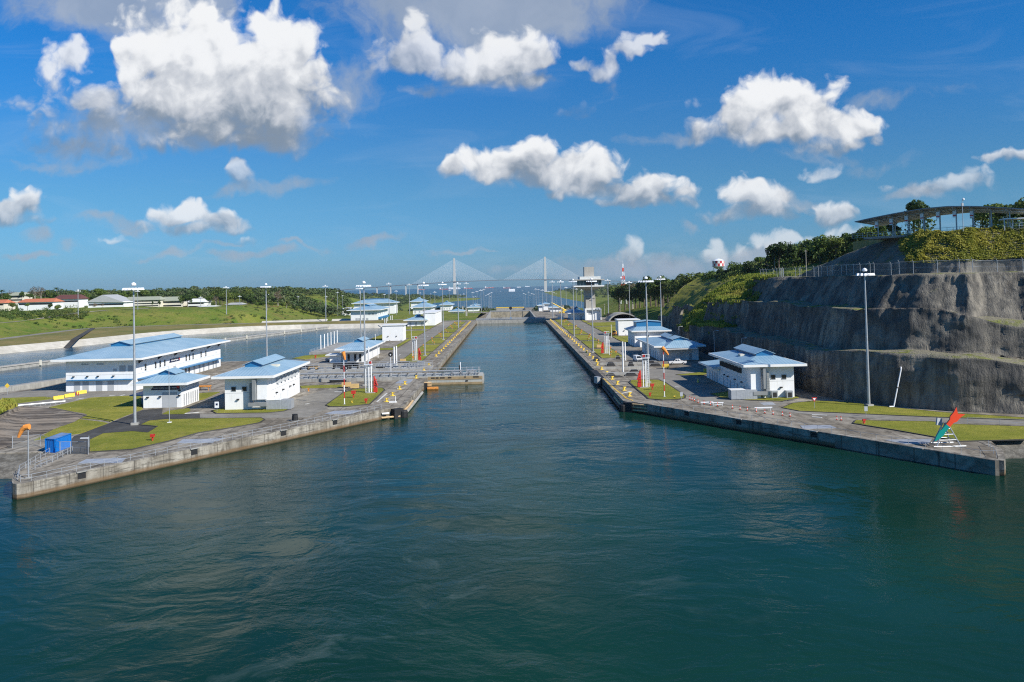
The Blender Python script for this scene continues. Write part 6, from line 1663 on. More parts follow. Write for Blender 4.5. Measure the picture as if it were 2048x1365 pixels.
MB().add([(1.92, -.85, 1.25), (1.92, .85, 1.25), (1.38, .75, 2.02), (1.38, -.75, 2.02)], [(0, 1, 2, 3)]).build('windscreen', dark, t)
MB().obox((2.5, 0, .7), .08, 1.7, .35).build('grille', black, t)
for sx in (-1.5, 1.6):
    for sy in (-1, 1): MB().tube((sx, sy * .75, .38), (sx, sy * 1.02, .38), .38, n=14).build('wheel', tyre, t)
t.location = p; t.rotation_euler = (0, 0, R(-80))
# small loader by the right white block
p = G(1229, 672); t = T('backhoe', 'dark yellow backhoe beside the plain white block on the right', 'digger', (0, 0, 0))
MB().obox((0, 0, 1.2), 3.2, 1.6, 1.0).build('chassis', rust, t); MB().obox((-.3, 0, 2.3), 1.5, 1.4, 1.2).build('cab', black, t); MB().obox((-.3, 0, 2.98), 1.7, 1.6, .14).build('cab_roof', yellow, t)
MB().tube((1.4, 0, 1.2), (2.8, 0, 2.4), .16).tube((2.8, 0, 2.4), (3.3, 0, .6), .14).build('arm', yellow, t); MB().obox((3.3, 0, .4), .6, 1.2, .6, 0, R(20)).build('bucket', black, t)
for sx, r_ in ((-1.0, .75), (1.2, .55)):
    for sy in (-.85, .85): MB().tube((sx, sy - .15, r_), (sx, sy + .15, r_), r_, n=14).build('wheel', tyre, t)
t.location = p; t.rotation_euler = (0, 0, R(60))
# yellow crane far on the right
b0 = G(1127, 627, -9); t = T('mobile_crane', 'yellow mobile crane with raised boom on the far right quay', 'crane', tuple(b0))
MB().obox((b0.x, b0.y, -7.6), 10, 3, 1.8).build('carrier', yellow, t); MB().obox((b0.x + 1.5, b0.y, -5.6), 4, 2.8, 2.2).build('cab', yellow, t)
MB().tube((b0.x + 2.5, b0.y, -5), (b0.x - 14.5, b0.y, 4.5), .9, .6, 6).build('boom', yellow, t)
for s in (-3.5, -1.2, 2.2, 4): MB().tube((b0.x + s, b0.y - 1.7, -8.3), (b0.x + s, b0.y + 1.7, -8.3), .7, n=10).build('wheel', tyre, t)
# tunnel portal
c = G(1247, 642); t = T('tunnel_portal', 'dark arched concrete tunnel portal below the green hill', 'tunnel portal', (c.x, c.y, 0))
vs = []; n = 14
for k, (rr, yy) in enumerate(((9.6, 0), (10.8, 0), (10.8, 26), (9.6, 26))):
    vs += [(c.x + rr * 1.05 * math.cos(math.pi * i / n), c.y + yy, -1 + rr * .62 * math.sin(math.pi * i / n)) for i in range(n + 1)]
fs = []
for k in range(4):
    for i in range(n): fs.append((k * (n + 1) + i, k * (n + 1) + i + 1, ((k + 1) % 4) * (n + 1) + i + 1, ((k + 1) % 4) * (n + 1) + i))
MB().add(vs, fs).build('arch', conc, t)
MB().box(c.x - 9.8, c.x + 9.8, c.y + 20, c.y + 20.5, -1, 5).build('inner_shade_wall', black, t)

# ------------------------------------------------------------------ arrow sign on a steel frame (right)
base = G(1894, 893); x, y = base.x, base.y
AR = T('arrow_marker', 'big red and teal arrow marker on a grey steel frame at the right wall end', 'arrow sign', (x, y, 0))
dv = Vector((53, 0, 59)).normalized(); nv = Vector((-dv.z, 0, dv.x))
tipp = Vector((x - 2.55, y - .75, (893 - 881) / FPX * y))
def arrow(prof, name, mat):
    pts = prof + [(a, -b) for a, b in reversed(prof)]
    v3 = [tipp + dv * a + nv * b for a, b in pts]; n = len(v3)
    vs = [(q.x, q.y - .16, q.z) for q in v3] + [(q.x, q.y + .16, q.z) for q in v3]
    MB().add(vs, [tuple(range(n - 1, -1, -1)), tuple(range(n, 2 * n))] + [(i, (i + 1) % n, n + (i + 1) % n, n + i) for i in range(n)]).build(name, mat, AR)
arrow([(0, .02), (.9, .34), (1.9, .52), (2.4, .38), (3.6, .40)], 'arrow_head', teal)
arrow([(3.61, .40), (4.6, .42), (5.1, .72), (6.1, .74), (7.0, .98), (6.3, .06)], 'arrow_tail', vermil)
fr = MB()
ap = 4.0
legs = [((x - 2.0, y - .4, 0), (x - .1, y + .2, ap)), ((x + 2.2, y - .4, 0), (x + .3, y + .2, ap)), ((x - 1.2, y + 2.6, 0), (x - .1, y + .8, ap)), ((x + 1.8, y + 2.6, 0), (x + .3, y + .8, ap))]
for a, b in legs: MB().tube(a, b, .11, n=6).build('leg', galv, AR)
for f in (.28, .52, .76):
    q = [Vector(a).lerp(Vector(b), f) for a, b in legs]
    MB().tube(q[0], q[1], .07, n=5).tube(q[2], q[3], .07, n=5).tube(q[0], q[2], .07, n=5).tube(q[1], q[3], .07, n=5).build('crossbar', galv, AR)
MB().tube((x - 2.6, y - .6, .1), (x + 3.0, y - .6, .1), .1, n=5).tube((x - 1.6, y + 2.8, .1), (x + 2.6, y + 2.8, .1), .1, n=5).build('foot', galv, AR)
MB().obox((x - 1.0, y + .5, 4.2), 1.1, .25, 1.25, R(20), R(12)).build('back_panel', greyp, AR)

# pipe and box on the cliff
b_ = G(1784, 815); tpp = P(1797.5, 734, b_.y + .6)
t = T('drain_pipe', 'white drain pipe running down the lowest cliff step', 'pipe', tuple(b_))
MB().path([(b_.x - 1.0, b_.y - .9, .3), (b_.x, b_.y - .9, .3), (tpp.x - .1, tpp.y - 1.3, tpp.z - .4), (tpp.x + .9, tpp.y + .8, tpp.z + .2)], .15, 8).build('pipe', lampw, t)
MB().obox((b_.x * .45 + tpp.x * .55, b_.y - .75, tpp.z * .5), .7, .5, .18).build('clamp', black, t)
q = P(1811, 731, tpp.y + 3.5); t = T('concrete_box', 'small pale concrete box on the first cliff bench', 'box', tuple(q)); MB().obox((q.x, q.y, q.z + .35), 1.7, 1.5, 1.3).build('body', cream, t); MB().obox((q.x, q.y, q.z + 1.05), 1.9, 1.7, .1).build('lid', conc, t)

# ------------------------------------------------------------------ visitor canopy and fences on the cliff
ib = sum(STEPS[:6]) + 3
fl = [r[ib] for r in CLIFF if r[ib][1] < 318 and r[ib][0] < 260]
fl = [(a[0], a[1], a[2]) for a in fl[::5]]
chain_fence('tall chain-link fence along the top cliff bench', fl, 3.1, 3.4, arms=True)
ib2 = len(CLIFF[0]) - 1
cc = [G(1760, 474.5, 41), G(1788, 477, 41), G(1808, 474, 41), G(1831, 472, 41), G(1859, 468, 41), G(1886, 467, 41)]
A_ = Vector((106.5, 238.5)); B_ = Vector((128, 210)); D_ = (B_ - A_).normalized(); N_ = Vector((-D_.y, D_.x))
if N_.x < 0: N_ = -N_
VC_ = T('visitor_canopy', 'large curved grey roofed visitor pavilion on the cliff top with banners', 'pavilion', (117, 228, 41))
Lc = (B_ - A_).length
def cz(f): return 41 + interp(f, [(-.16, 4.4), (0, 5.2), (.2, 6.0), (.42, 6.65), (.6, 6.7), (.8, 6.1), (1.0, 5.1), (1.16, 4.2)])
rows = []; rows2 = []
for i in range(25):
    f = -.14 + 1.28 * i / 24
    c = A_ + D_ * Lc * f
    rows.append([(c.x + N_.x * w, c.y + N_.y * w, cz(f) + .22 - .06 * w) for w in (-2.6, 2, 7, 12)])
    rows2.append([(c.x + N_.x * w, c.y + N_.y * w, cz(f) - .06 * w) for w in (-2.6, 2, 7, 12)])
rm = MB().grid(rows); rm.grid([r[::-1] for r in rows2])
rm.grid([[a[0], b[0]] for a, b in zip(rows2, rows)])
rm.grid([[b[-1], a[-1]] for a, b in zip(rows2, rows)])
rm.build('roof', paint('canopy_roof', (.24, .28, .32), .5, vary=.1), VC_)
for i in range(9):
    f = .02 + .98 * i / 8
    c = A_ + D_ * Lc * f
    for w, far in ((0, False), (9.5, True)):
        q = c + N_ * w
        MB().tube((q.x, q.y, 40.6), (q.x, q.y, cz(f) - .05 * w), .16, n=8).build('column', galv, VC_)
    q0, q1 = c - N_ * 2.2, c + N_ * 11
    MB().tube((q0.x, q0.y, cz(f) - .15), (q1.x, q1.y, cz(f) - .85), .13, n=6).build('beam', galv, VC_)
for k in range(5):
    w = 1 + k * 2.2
    mbp = MB()
    for i in range(12):
        f0, f1 = -.1 + 1.2 * i / 12, -.1 + 1.2 * (i + 1) / 12
        c0, c1 = A_ + D_ * Lc * f0 + N_ * w, A_ + D_ * Lc * f1 + N_ * w
        mbp.tube((c0.x, c0.y, cz(f0) - .35 - .06 * w), (c1.x, c1.y, cz(f1) - .35 - .06 * w), .12, n=5)
    mbp.build('purlin', trimw, VC_)
bn = 0
for i in range(7):
    f = .02 + .98 * i / 8
    c = A_ + D_ * Lc * f - N_ * .45 - D_ * .3
    t = T('banner', 'white hanging banner on the visitor canopy, ' + nth(i) + ' from the left', 'banner', (c.x, c.y, cz(f) - 3), 'banners on the canopy columns')
    a = c + D_ * .45; b = c - D_ * .45
    MB().add([(a.x, a.y, cz(f) - 2.6), (b.x, b.y, cz(f) - 2.6), (b.x, b.y, cz(f) - .8), (a.x, a.y, cz(f) - .8), (a.x + .03, a.y + .03, cz(f) - 2.6), (b.x + .03, b.y + .03, cz(f) - 2.6), (b.x + .03, b.y + .03, cz(f) - .8), (a.x + .03, a.y + .03, cz(f) - .8)], [(0, 1, 2, 3), (7, 6, 5, 4), (0, 3, 7, 4), (1, 5, 6, 2)]).build('cloth', lampw, t)
    MB().add([(a.x - .02, a.y - .02, cz(f) - 2.2), (b.x - .02, b.y - .02, cz(f) - 2.2), (b.x - .02, b.y - .02, cz(f) - 1.9), (a.x - .02, a.y - .02, cz(f) - 1.9)], [(0, 1, 2, 3)]).build('red_strip', red, t)
g0, g1 = A_ - D_ * 6 - N_ * 2.4, B_ + D_ * 3 - N_ * 2.4
rail('grey railing along the front of the visitor canopy', [(g0.x, g0.y, 41), ((g0.x + g1.x) / 2, (g0.y + g1.y) / 2, 41), (g1.x, g1.y, 41), (g1.x + 30, g1.y - 9, 41)], 1.3, 1.6, 3, .045)
t = T('floor_slab', 'pale concrete terrace slab under the visitor canopy', 'terrace', (117, 228, 41))
q = [A_ - D_ * 3 - N_ * 1.5, B_ + D_ * 2 - N_ * 1.5, B_ + D_ * 2 + N_ * 11, A_ - D_ * 3 + N_ * 11]
MB().prism([tuple(v) for v in q], 40.5, 41.12).build('slab', conc, t)
p = P(1926.5, 464, 209); t = T('lamp_mast', 'slender lamp mast standing before the visitor canopy', 'lamp post', tuple(p))
zt = P(1928, 400, 209).z
MB().tube((p.x, p.y, 40.5), (p.x, p.y, zt), .1, .07).build('pole', galv, t); MB().lathe((p.x + .3, p.y, zt - .2), [(.1, 0), (.3, .15), (.3, .5), (.1, .65)], 10).build('lamp_head', lampw, t); MB().obox((p.x, p.y, zt - 1.2), .5, .4, .7).build('control_box', greyp, t)
# walkway roof at far right
t = T('walkway_roof', 'low flat walkway roof at the right end beside the canopy', 'roof', (132, 205, 41))
a, b = P(2008, 437, 208), P(2075, 441, 205)
MB().prism([(a.x, a.y), (b.x, b.y), (b.x + 1, b.y + 4), (a.x + 1, a.y + 4)], a.z - .3, a.z).build('slab', trimw, t)
for u in (2009, 2026, 2044): q = P(u, 460, 208); MB().tube((q.x, q.y, 40.6), (q.x, q.y, a.z - .301), .15).build('column', galv, t)

# utility poles on the hill
for i, (u, vb, vt, Y) in enumerate(((1613, 552, 500, 330), (1549, 531, 506, 420), (1536, 534, 515, 430), (1240, 616, 596, 640), (1209, 621, 608, 640), (1294, 604, 588, 520))):
    p = P(u, vb, Y); tp = P(u, vt, Y)
    t = T('utility_pole', 'pale utility pole on the right hillside, ' + ('tallest by the cliff fence', 'right of two on the crest', 'left of two on the crest', 'beside the tunnel road', 'short one left of the tunnel road', 'thin one under the trees')[i], 'pole', tuple(p))
    MB().tube((p.x, p.y, p.z - 3), (p.x, p.y, tp.z), .16, .11).build('shaft', paleb, t); MB().obox((p.x, p.y, tp.z - .5), 1.2, .12, .12).build('crossarm', paleb, t)
# radio mast
YB = 780; b_ = P(1247.5, 600, YB); tz = P(1245, 528, YB).z
t = T('radio_mast', 'red and white lattice radio mast on the grassy hill', 'radio mast', tuple(b_))
for k in range(9):
    z0, z1 = b_.z + (tz - b_.z) * k / 9, b_.z + (tz - b_.z) * (k + 1) / 9
    w0, w1 = 2.6 - 2.3 * k / 9, 2.6 - 2.3 * (k + 1) / 9
    mb = MB(); cs = ((-1, -1), (1, -1), (1, 1), (-1, 1))
    for j in range(4):
        (a, b), (c, d) = cs[j], cs[(j + 1) % 4]
        mb.tube((b_.x + a * w0, b_.y + b * w0, z0 - (4 if k == 0 else 0)), (b_.x + a * w1, b_.y + b * w1, z1), .22, n=4)
        mb.tube((b_.x + a * w0, b_.y + b * w0, z0), (b_.x + c * w1, b_.y + d * w1, z1), .13, n=4).tube((b_.x + c * w0, b_.y + d * w0, z0), (b_.x + a * w1, b_.y + b * w1, z1), .13, n=4)
    mb.build('section', vermil if k % 2 else lampw, t)
MB().tube((b_.x, b_.y, tz), (b_.x, b_.y, tz + 3), .12, n=5).build('antenna', lampw, t)
for f, s in ((.3, 1), (.62, -1), (.45, 1)): MB().tube((b_.x + s * 2.2, b_.y - 1.6, b_.z + (tz - b_.z) * f), (b_.x + s * 2.2, b_.y - 2.2, b_.z + (tz - b_.z) * f), .9, n=12).build('dish', lampw, t)
# checkered water tower
def checker_mat():
    m, t, bs = newmat('red_white_checks')
    x_, y_, z_ = t.xyz(t.new('ShaderNodeTexCoord').outputs['Object'])
    a = t.m('FLOOR', t.m('MULTIPLY', t.m('ARCTAN2', y_, x_), 16 / (2 * math.pi) ))
    b = t.m('FLOOR', t.m('MULTIPLY', z_, .43))
    k = t.m('PINGPONG', t.m('ADD', a, b), 1.0)
    t.set(bs.inputs['Base Color'], t.mix(k, (.80, .78, .75), (.50, .04, .05))); bs.inputs['Roughness'].default_value = .5
    return m
YB = 700; c = P(1437, 533, YB); r_ = 23.5 / 2 / FPX * YB
t = T('water_tower', 'red and white checkered water tower above the forest', 'water tower', tuple(c))
tk = MB().lathe((c.x, c.y, c.z), [(r_, 0), (r_, 4.65), ], 24).build('tank', checker_mat(), t)
MB().lathe((c.x, c.y, c.z + 4.652), [(r_ + .25, 0), (r_ * .7, .9), (r_ * .25, 1.7), (.05, 1.9)], 24).build('tank_roof', lampw, t)
MB().lathe((c.x, c.y, c.z - 2.6), [(.8, 0), (r_ * .6, .9), (r_ * .95, 2.2), (r_ + .5, 2.35), (r_ + .5, 2.55)], 24).build('tank_bottom', greyp, t)
for k in range(6):
    a = math.pi * 2 * k / 6 + .3; MB().tube((c.x + r_ * .9 * math.cos(a), c.y + r_ * .9 * math.sin(a), c.z - 1), (c.x + r_ * 1.05 * math.cos(a), c.y + r_ * 1.05 * math.sin(a), c.z - 24), .22, n=5).build('leg', galv, t)

# ------------------------------------------------------------------ the dividing wall in the basin, white posts on it
a, b = Vector((-246, 245)), Vector((-140, 664))
DW = T('basin_wall', 'long grey dividing wall with white posts across the water basin', 'wall', (-195, 450, 0))
d = (b - a).normalized(); n = Vector((-d.y, d.x))
MB().prism([tuple(a - n * 1.5), tuple(b - n * 1.5), tuple(b + n * 1.5), tuple(a + n * 1.5)], -6, -1.2).build('wall_body', conc, DW)
MB().prism([tuple(a - n * 1.8), tuple(b - n * 1.8), tuple(b + n * 1.8), tuple(a + n * 1.8)], -1.199, -.8).build('coping', towc, DW)
for i in range(18):
    q = a.lerp(b, (i + .5) / 18) - n * 1.9 * (1 if n.y < 0 else -1) * -1
    MB().obox((q.x, q.y, -1.1), .7, .7, 2.4).build('post', cream, DW)
CW = T('causeway_wall', 'low concrete causeway wall at the left basin edge', 'wall', (-158, 275, 0))
MB().prism([(-168, 244), (-164.5, 244), (-149.5, 292), (-149.5, 342), (-153, 342), (-153, 292)], -5, .7).build('wall_body', conc, CW)

# ------------------------------------------------------------------ town on the far left plateau
def town(name, label, u0, u1, vb, vt, Y, wall_m, roof_mt, gable='x', floors=1, rooff=.42, depth=18, rows_=True):
    xa, xb = P(u0, vb, Y).x, P(u1, vb, Y).x
    z0 = P((u0 + u1) / 2, vb, Y).z; H_ = (vb - vt) / FPX * Y; hw = H_ * (1 - rooff)
    t = T(name, label, 'building', ((xa + xb) / 2, Y, z0))
    MB().box(xa, xb, Y, Y + depth, z0 - 5, z0 + hw).build('wall', wall_m, t)
    e = 1.2
    if gable == 'x':
        MB().add([(xa - e, Y - e, z0 + hw), (xb + e, Y - e, z0 + hw), (xb + e, Y + depth + e, z0 + hw), (xa - e, Y + depth + e, z0 + hw), (xa + 2, Y + depth / 2, z0 + H_), (xb - 2, Y + depth / 2, z0 + H_)], [(0, 1, 5, 4), (1, 2, 5), (2, 3, 4, 5), (3, 0, 4), (3, 2, 1, 0)]).build('roof', roof_mt, t)
    else:
        xm = xa + (xb - xa) * .42
        MB().add([(xa - e, Y - e, z0 + hw), (xm, Y - e, z0 + H_), (xb + e, Y - e, z0 + hw * .8), (xa - e, Y + depth, z0 + hw), (xm, Y + depth, z0 + H_), (xb + e, Y + depth, z0 + hw * .8)], [(0, 1, 4, 3), (1, 2, 5, 4), (0, 2, 1), (3, 4, 5), (0, 3, 5, 2)]).build('roof', roof_mt, t)
    n = max(2, int((xb - xa) / 3.6))
    for f in range(floors):
        z = z0 + hw * (f + .35) / floors; hh = min(1.5, hw / floors * .42)
        MB().box(xa + .8, xb - .8, Y - .06, Y - .003, z, z + hh).build('window_band', dark, t)
    return t
town('gymnasium', 'largest white hall with big grey gabled roof on the left plateau', 176, 248, 615, 590, 800, white, roofg, 'y', 1, .55, 30)
town('school_building', 'long cream three-storey building with sage hipped roof on the left plateau', 246, 318, 615, 594, 820, cream, roofs, 'x', 3, .33)
town('school_building', 'shorter cream two-storey building with sage roof on the left plateau', 318, 364, 615.5, 594, 830, cream, roofs, 'x', 2, .38)
town('house', 'white two-storey house beside dark trees, right end of the plateau row', 375, 409, 617, 598, 830, white, trimw, 'x', 2, .35)
town('row_house', 'low white row house with orange tile roof at far left', 36, 106, 613, 598, 770, white, rooft, 'x', 1, .45)
town('house', 'white house with dark maroon roof behind the orange-roofed row', 106, 158, 608, 590, 830, white, roofd, 'x', 1, .48)
town('house', 'raised house with pale green roof at far left among palms', 16, 45, 604, 585, 860, cream, roofs, 'x', 2, .35)
town('house', 'small tile-roofed house cut by the left picture edge', -20, 8, 614, 600, 780, cream, rooft, 'x', 1, .5)
town('house', 'low white house half hidden by trees, plateau centre', 452, 482, 617, 606, 840, white, roofg, 'x', 1, .35)
town('shed', 'long low white shed at the foot of the plateau trees', 396, 428, 618, 612, 800, white, trimw, 'x', 1, .3)
town('shed', 'low white open shed before the forest on the far left bank', 683, 704, 622, 616, 900, white, trimw, 'x', 1, .35)
# ------------------------------------------------------------------ vegetation
rng = np.random.default_rng(11)
def quadmesh(name, C, S, mat, nrm_bias=None, aspect=1.0, up=False, smooth=False):
    """many leaf-clump quads: centres C (n,3), sizes S (n,)"""
    n = len(C)
    a = rng.normal(size=(n, 3))
    if nrm_bias is not None: a = a * 0.55 + nrm_bias
    a /= np.linalg.norm(a, axis=1)[:, None] + 1e-9
    if up:
        t = np.tile([0, 0, 1.0], (n, 1)) + rng.normal(size=(n, 3)) * 0.28
    else: t = rng.normal(size=(n, 3))
    if up:
        t /= np.linalg.norm(t, axis=1)[:, None]
        b = np.cross(t, a); b /= np.linalg.norm(b, axis=1)[:, None] + 1e-9
    else:
        t -= (t * a).sum(1)[:, None] * a; t /= np.linalg.norm(t, axis=1)[:, None] + 1e-9
        b = np.cross(a, t)
    s = S[:, None] * .5
    V = np.empty((n, 4, 3))
    if up:
        V[:, 0] = C - b * s * aspect; V[:, 1] = C + b * s * aspect; V[:, 2] = C + b * s * aspect * .25 + t * S[:, None]; V[:, 3] = C - b * s * aspect * .25 + t * S[:, None]
    else:
        k1, k2 = rng.uniform(.6, 1.2, (n, 1)), rng.uniform(.6, 1.2, (n, 1))
        V[:, 0] = C - t * s * k1; V[:, 1] = C + b * s * aspect * k2; V[:, 2] = C + t * s; V[:, 3] = C - b * s * aspect
    return quads_to_mesh(name, V.reshape(-1, 3), mat)
def quads_to_mesh(name, V, mat):
    n = len(V) // 4
    me = bpy.data.meshes.new(name)
    me.vertices.add(4 * n); me.vertices.foreach_set('co', V.astype(np.float32).ravel())
    me.loops.add(4 * n); me.loops.foreach_set('vertex_index', np.arange(4 * n, dtype=np.int32))
    me.polygons.add(n); me.polygons.foreach_set('loop_start', np.arange(0, 4 * n, 4, dtype=np.int32)); me.polygons.foreach_set('loop_total', np.full(n, 4, np.int32))
    me.materials.append(mat); me.update(calc_edges=True)
    return me
def lobes_points(lobes, n, shell=.55):
    """points in a set of ellipsoidal lobes, thicker towards each lobe's skin"""
    w = np.array([l[3] ** 2 for l in lobes]); w /= w.sum()
    k = rng.choice(len(lobes), n, p=w)
    d = rng.normal(size=(n, 3)); d /= np.linalg.norm(d, axis=1)[:, None]
    r = rng.uniform(shell, 1.0, n) ** .6
    L = np.array([[l[0], l[1], l[2]] for l in lobes])[k]; Rr = np.array([l[3] for l in lobes])[k]
    P_ = L + d * (r * Rr)[:, None] * np.array([1, 1, .78])
    return P_, d
def tree_proto(kind, seed):
    r = random.Random(seed)
    t = bpy.data.objects.new('tree', None)
    mb = MB()
    if kind == 'palm':
        H_ = 9.0
        mb.path([(0, 0, -2), (.2, 0, 3), (.1, .1, 6.5), (.3, 0, H_)], .2, 6)
        V = []
        for i in range(16):
            a = 2 * math.pi * i / 16 + r.uniform(-.2, .2); el = r.uniform(-.2, .9)
            prev = Vector((.3, 0, H_)); dirv = Vector((math.cos(a) * math.cos(el), math.sin(a) * math.cos(el), math.sin(el)))
            side = Vector((-math.sin(a), math.cos(a), 0))
            for s in range(5):
                nx_ = prev + dirv * .75; dirv = (dirv + Vector((0, 0, -.28))).normalized(); w0, w1 = .55 * (1 - s * .12), .55 * (1 - (s + 1) * .16)
                V += [prev - side * w0 + Vector((0, 0, -.2)), prev + side * w0 + Vector((0, 0, -.2)), nx_ + side * w1 + Vector((0, 0, -.2)), nx_ - side * w1 + Vector((0, 0, -.2))]; prev = nx_
        me = quads_to_mesh('crown', np.array([tuple(v) for v in V]), leaf_d)
    else:
        H_ = 10.0; rad = {'round': 4.6, 'tall': 3.6, 'wide': 5.6, 'bare': 4.2}[kind]
        mb.lathe((0, 0, -2.5), [(.42, 0), (.3, 2.6), (.22, 5.5), (.12, 8)], 7)
        nl = 9
        lobes = [(0, 0, 7.0, rad * .55)]
        for i in range(nl):
            a = 2 * math.pi * i / nl * 1.6 + r.uniform(-.5, .5); q = r.uniform(.35, .8) * rad * .72
            z = r.uniform(4.2, 9.0) if kind != 'wide' else r.uniform(5.5, 8.4)
            lobes.append((q * math.cos(a), q * math.sin(a), z, r.uniform(.28, .44) * rad))
            mb.tube((0, 0, 3.2 + .2 * i), (q * .8 * math.cos(a), q * .8 * math.sin(a), z - .3), .13, .05, 5)
        if kind == 'tall': lobes += [(0, 0, 9.8, 1.7), (.5, .3, 11, 1.2)]
        nq = 1500 if kind != 'bare' else 620
        C, d = lobes_points(lobes, nq)
        S = rng.uniform(.38, .85, nq) * (1 if kind != 'bare' else .6)
        leafm = {'round': leaf_d, 'tall': leaf_d, 'wide': leaf_l, 'bare': leaf_b}[kind] if seed % 2 == 0 or kind == 'bare' else (leaf_l if kind != 'wide' else leaf_d)
        me = quadmesh('crown', C, S, leafm, d * .8 + np.array([0, 0, .35]))
    tr = mb.build('trunk', paleb if kind == 'bare' else bark)
    return tr.data, me, tr
PROTO = {}
for kind, seed in (('round', 2), ('round', 3), ('tall', 4), ('tall', 5), ('wide', 6), ('wide', 8), ('bare', 9), ('palm', 10)):
    td, cd_, tro = tree_proto(kind, seed); bpy.data.objects.remove(tro); PROTO[(kind, seed)] = (td, cd_)
KINDS_ = list(PROTO)
NAMEK = {'round': 'tree', 'tall': 'tree', 'wide': 'tree', 'bare': 'bare_tree', 'palm': 'palm_tree'}
def plant(p, kind, scale, rz, squash=1.0):
    td, cm = PROTO[kind]
    t = bpy.data.objects.new(NAMEK[kind[0]], None); t.location = p; t.rotation_euler = (0, 0, rz); t.scale = (scale, scale, scale * squash); COL.objects.link(t)
    for nm, me in (('trunk', td), ('crown', cm)):
        o = bpy.data.objects.new(nm, me); COL.objects.link(o); o.parent = t
    return t
def hit(u, v, fn, y0, y1, st=5.0):
    d = ray(u, v); y = y0
    while y < y1:
        t = y / d.y; z = CAMH + d.z * t; x = d.x * t
        g = fn(x, y)
        if z < g: return Vector((x, y, g))
        y += st
    return None
trees = []; BASES = []
def grow(u, vb, vt, fn, y0, y1, kinds, Y=None, zmin=-30, sink=0.0):
    p = hit(u, vb, fn, y0, y1) if Y is None else P(u, vb, Y)
    if p is None or p.z < zmin: return False
    h = max(4.0, (vb - vt) / FPX * p.y)
    k = rnd.choice(kinds); base = {'round': 10.5, 'tall': 12, 'wide': 9.8, 'bare': 10, 'palm': 10.5}[k[0]]
    if sink: BASES.append((p.x, p.y, p.z, h))
    p = p - Vector((0, 0, sink * h)); h *= 1 + sink
    trees.append((plant(p, k, h / base, rnd.uniform(0, 6.28), rnd.uniform(.9, 1.1)), k[0], u))
    return True
K_D = [('round', 2), ('tall', 4), ('round', 2), ('wide', 8)]
K_A = [('round', 2), ('round', 3), ('tall', 4), ('tall', 5), ('wide', 6), ('wide', 8), ('bare', 9)]
K_R = K_D + [('round', 3), ('wide', 6), ('bare', 9), ('round', 2)]
def label_trees(lst, where, group):
    cnt = {}
    for (t, k, u) in sorted(lst, key=lambda q: q[2]):
        i = cnt.get(k, 0); cnt[k] = i + 1
        nm = {'round': 'round dark green tree', 'tall': 'tall narrow green tree', 'wide': 'broad green tree', 'bare': 'brown half-bare tree', 'palm': 'green palm tree'}[k]
        t['label'] = '%s %s, %s of its kind from the left' % (nm, where, nth(i)); t['category'] = 'palm' if k == 'palm' else 'tree'; t['group'] = group
# right hillside
LOW = [(1240, 584), (1290, 598), (1340, 606), (1365, 592), (1420, 566), (1500, 546), (1560, 528), (1620, 516), (1700, 508)]
CREST = [(1235, 570), (1245, 558), (1280, 553), (1340, 550), (1400, 543), (1440, 537), (1490, 525), (1530, 512), (1560, 488), (1610, 482), (1660, 474), (1700, 462), (1750, 468)]
trees = []
for i in range(235):
    u = rnd.uniform(1238, 1420) if i < 150 else rnd.uniform(1400, 1700); lo = interp(u, LOW); cr_ = interp(u, CREST) + 10
    if cr_ > lo - 3: cr_ = lo - 4
    vb = lo - (lo - cr_) * rnd.random() ** 1.2
    grow(u, vb, vb - rnd.uniform(11, 20) * (1 if u < 1450 else 1.5), hR, 300, 1100, K_R, sink=.55)
for i in range(70):                                             # the crest line itself
    u = 1238 + (1752 - 1238) * (i + rnd.random()) / 70
    Y = interp(u, [(1240, 760), (1350, 640), (1450, 520), (1560, 430), (1760, 330)])
    vt = interp(u, CREST) + rnd.uniform(-2, 10)
    grow(u, vt + rnd.uniform(24, 36) * (1 if u < 1450 else 1.35), vt, hR, 0, 0, K_R, Y=Y, sink=.75 if u < 1450 else .5)
for (u, vb, vt, k, Y) in ((1558, 535, 479, ('round', 2), 400), (1585, 530, 486, ('tall', 4), 390), (1640, 515, 472, ('round', 3), 370), (1672, 505, 470, ('wide', 8), 350), (1712, 500, 455, ('round', 2), 330), (1735, 495, 452, ('wide', 6), 320),
                         (1765, 480, 440, ('tall', 5), 262), (1838, 452, 397, ('round', 2), 262), (1828, 455, 408, ('wide', 8), 265), (1788, 478, 428, ('tall', 4), 266),
                         (1985, 450, 399, ('wide', 6), 250), (2015, 452, 402, ('round', 2), 246), (2045, 452, 392, ('round', 2), 236), (2065, 455, 396, ('wide', 8), 232), (1965, 455, 410, ('round', 3), 262), (2030, 455, 410, ('tall', 4), 232), (2000, 455, 412, ('tall', 5), 256)):
    grow(u, vb, vt, hR, 0, 0, [k], Y=Y, sink=.25)
label_trees(trees, 'on the right hillside', 'trees on the right hillside')
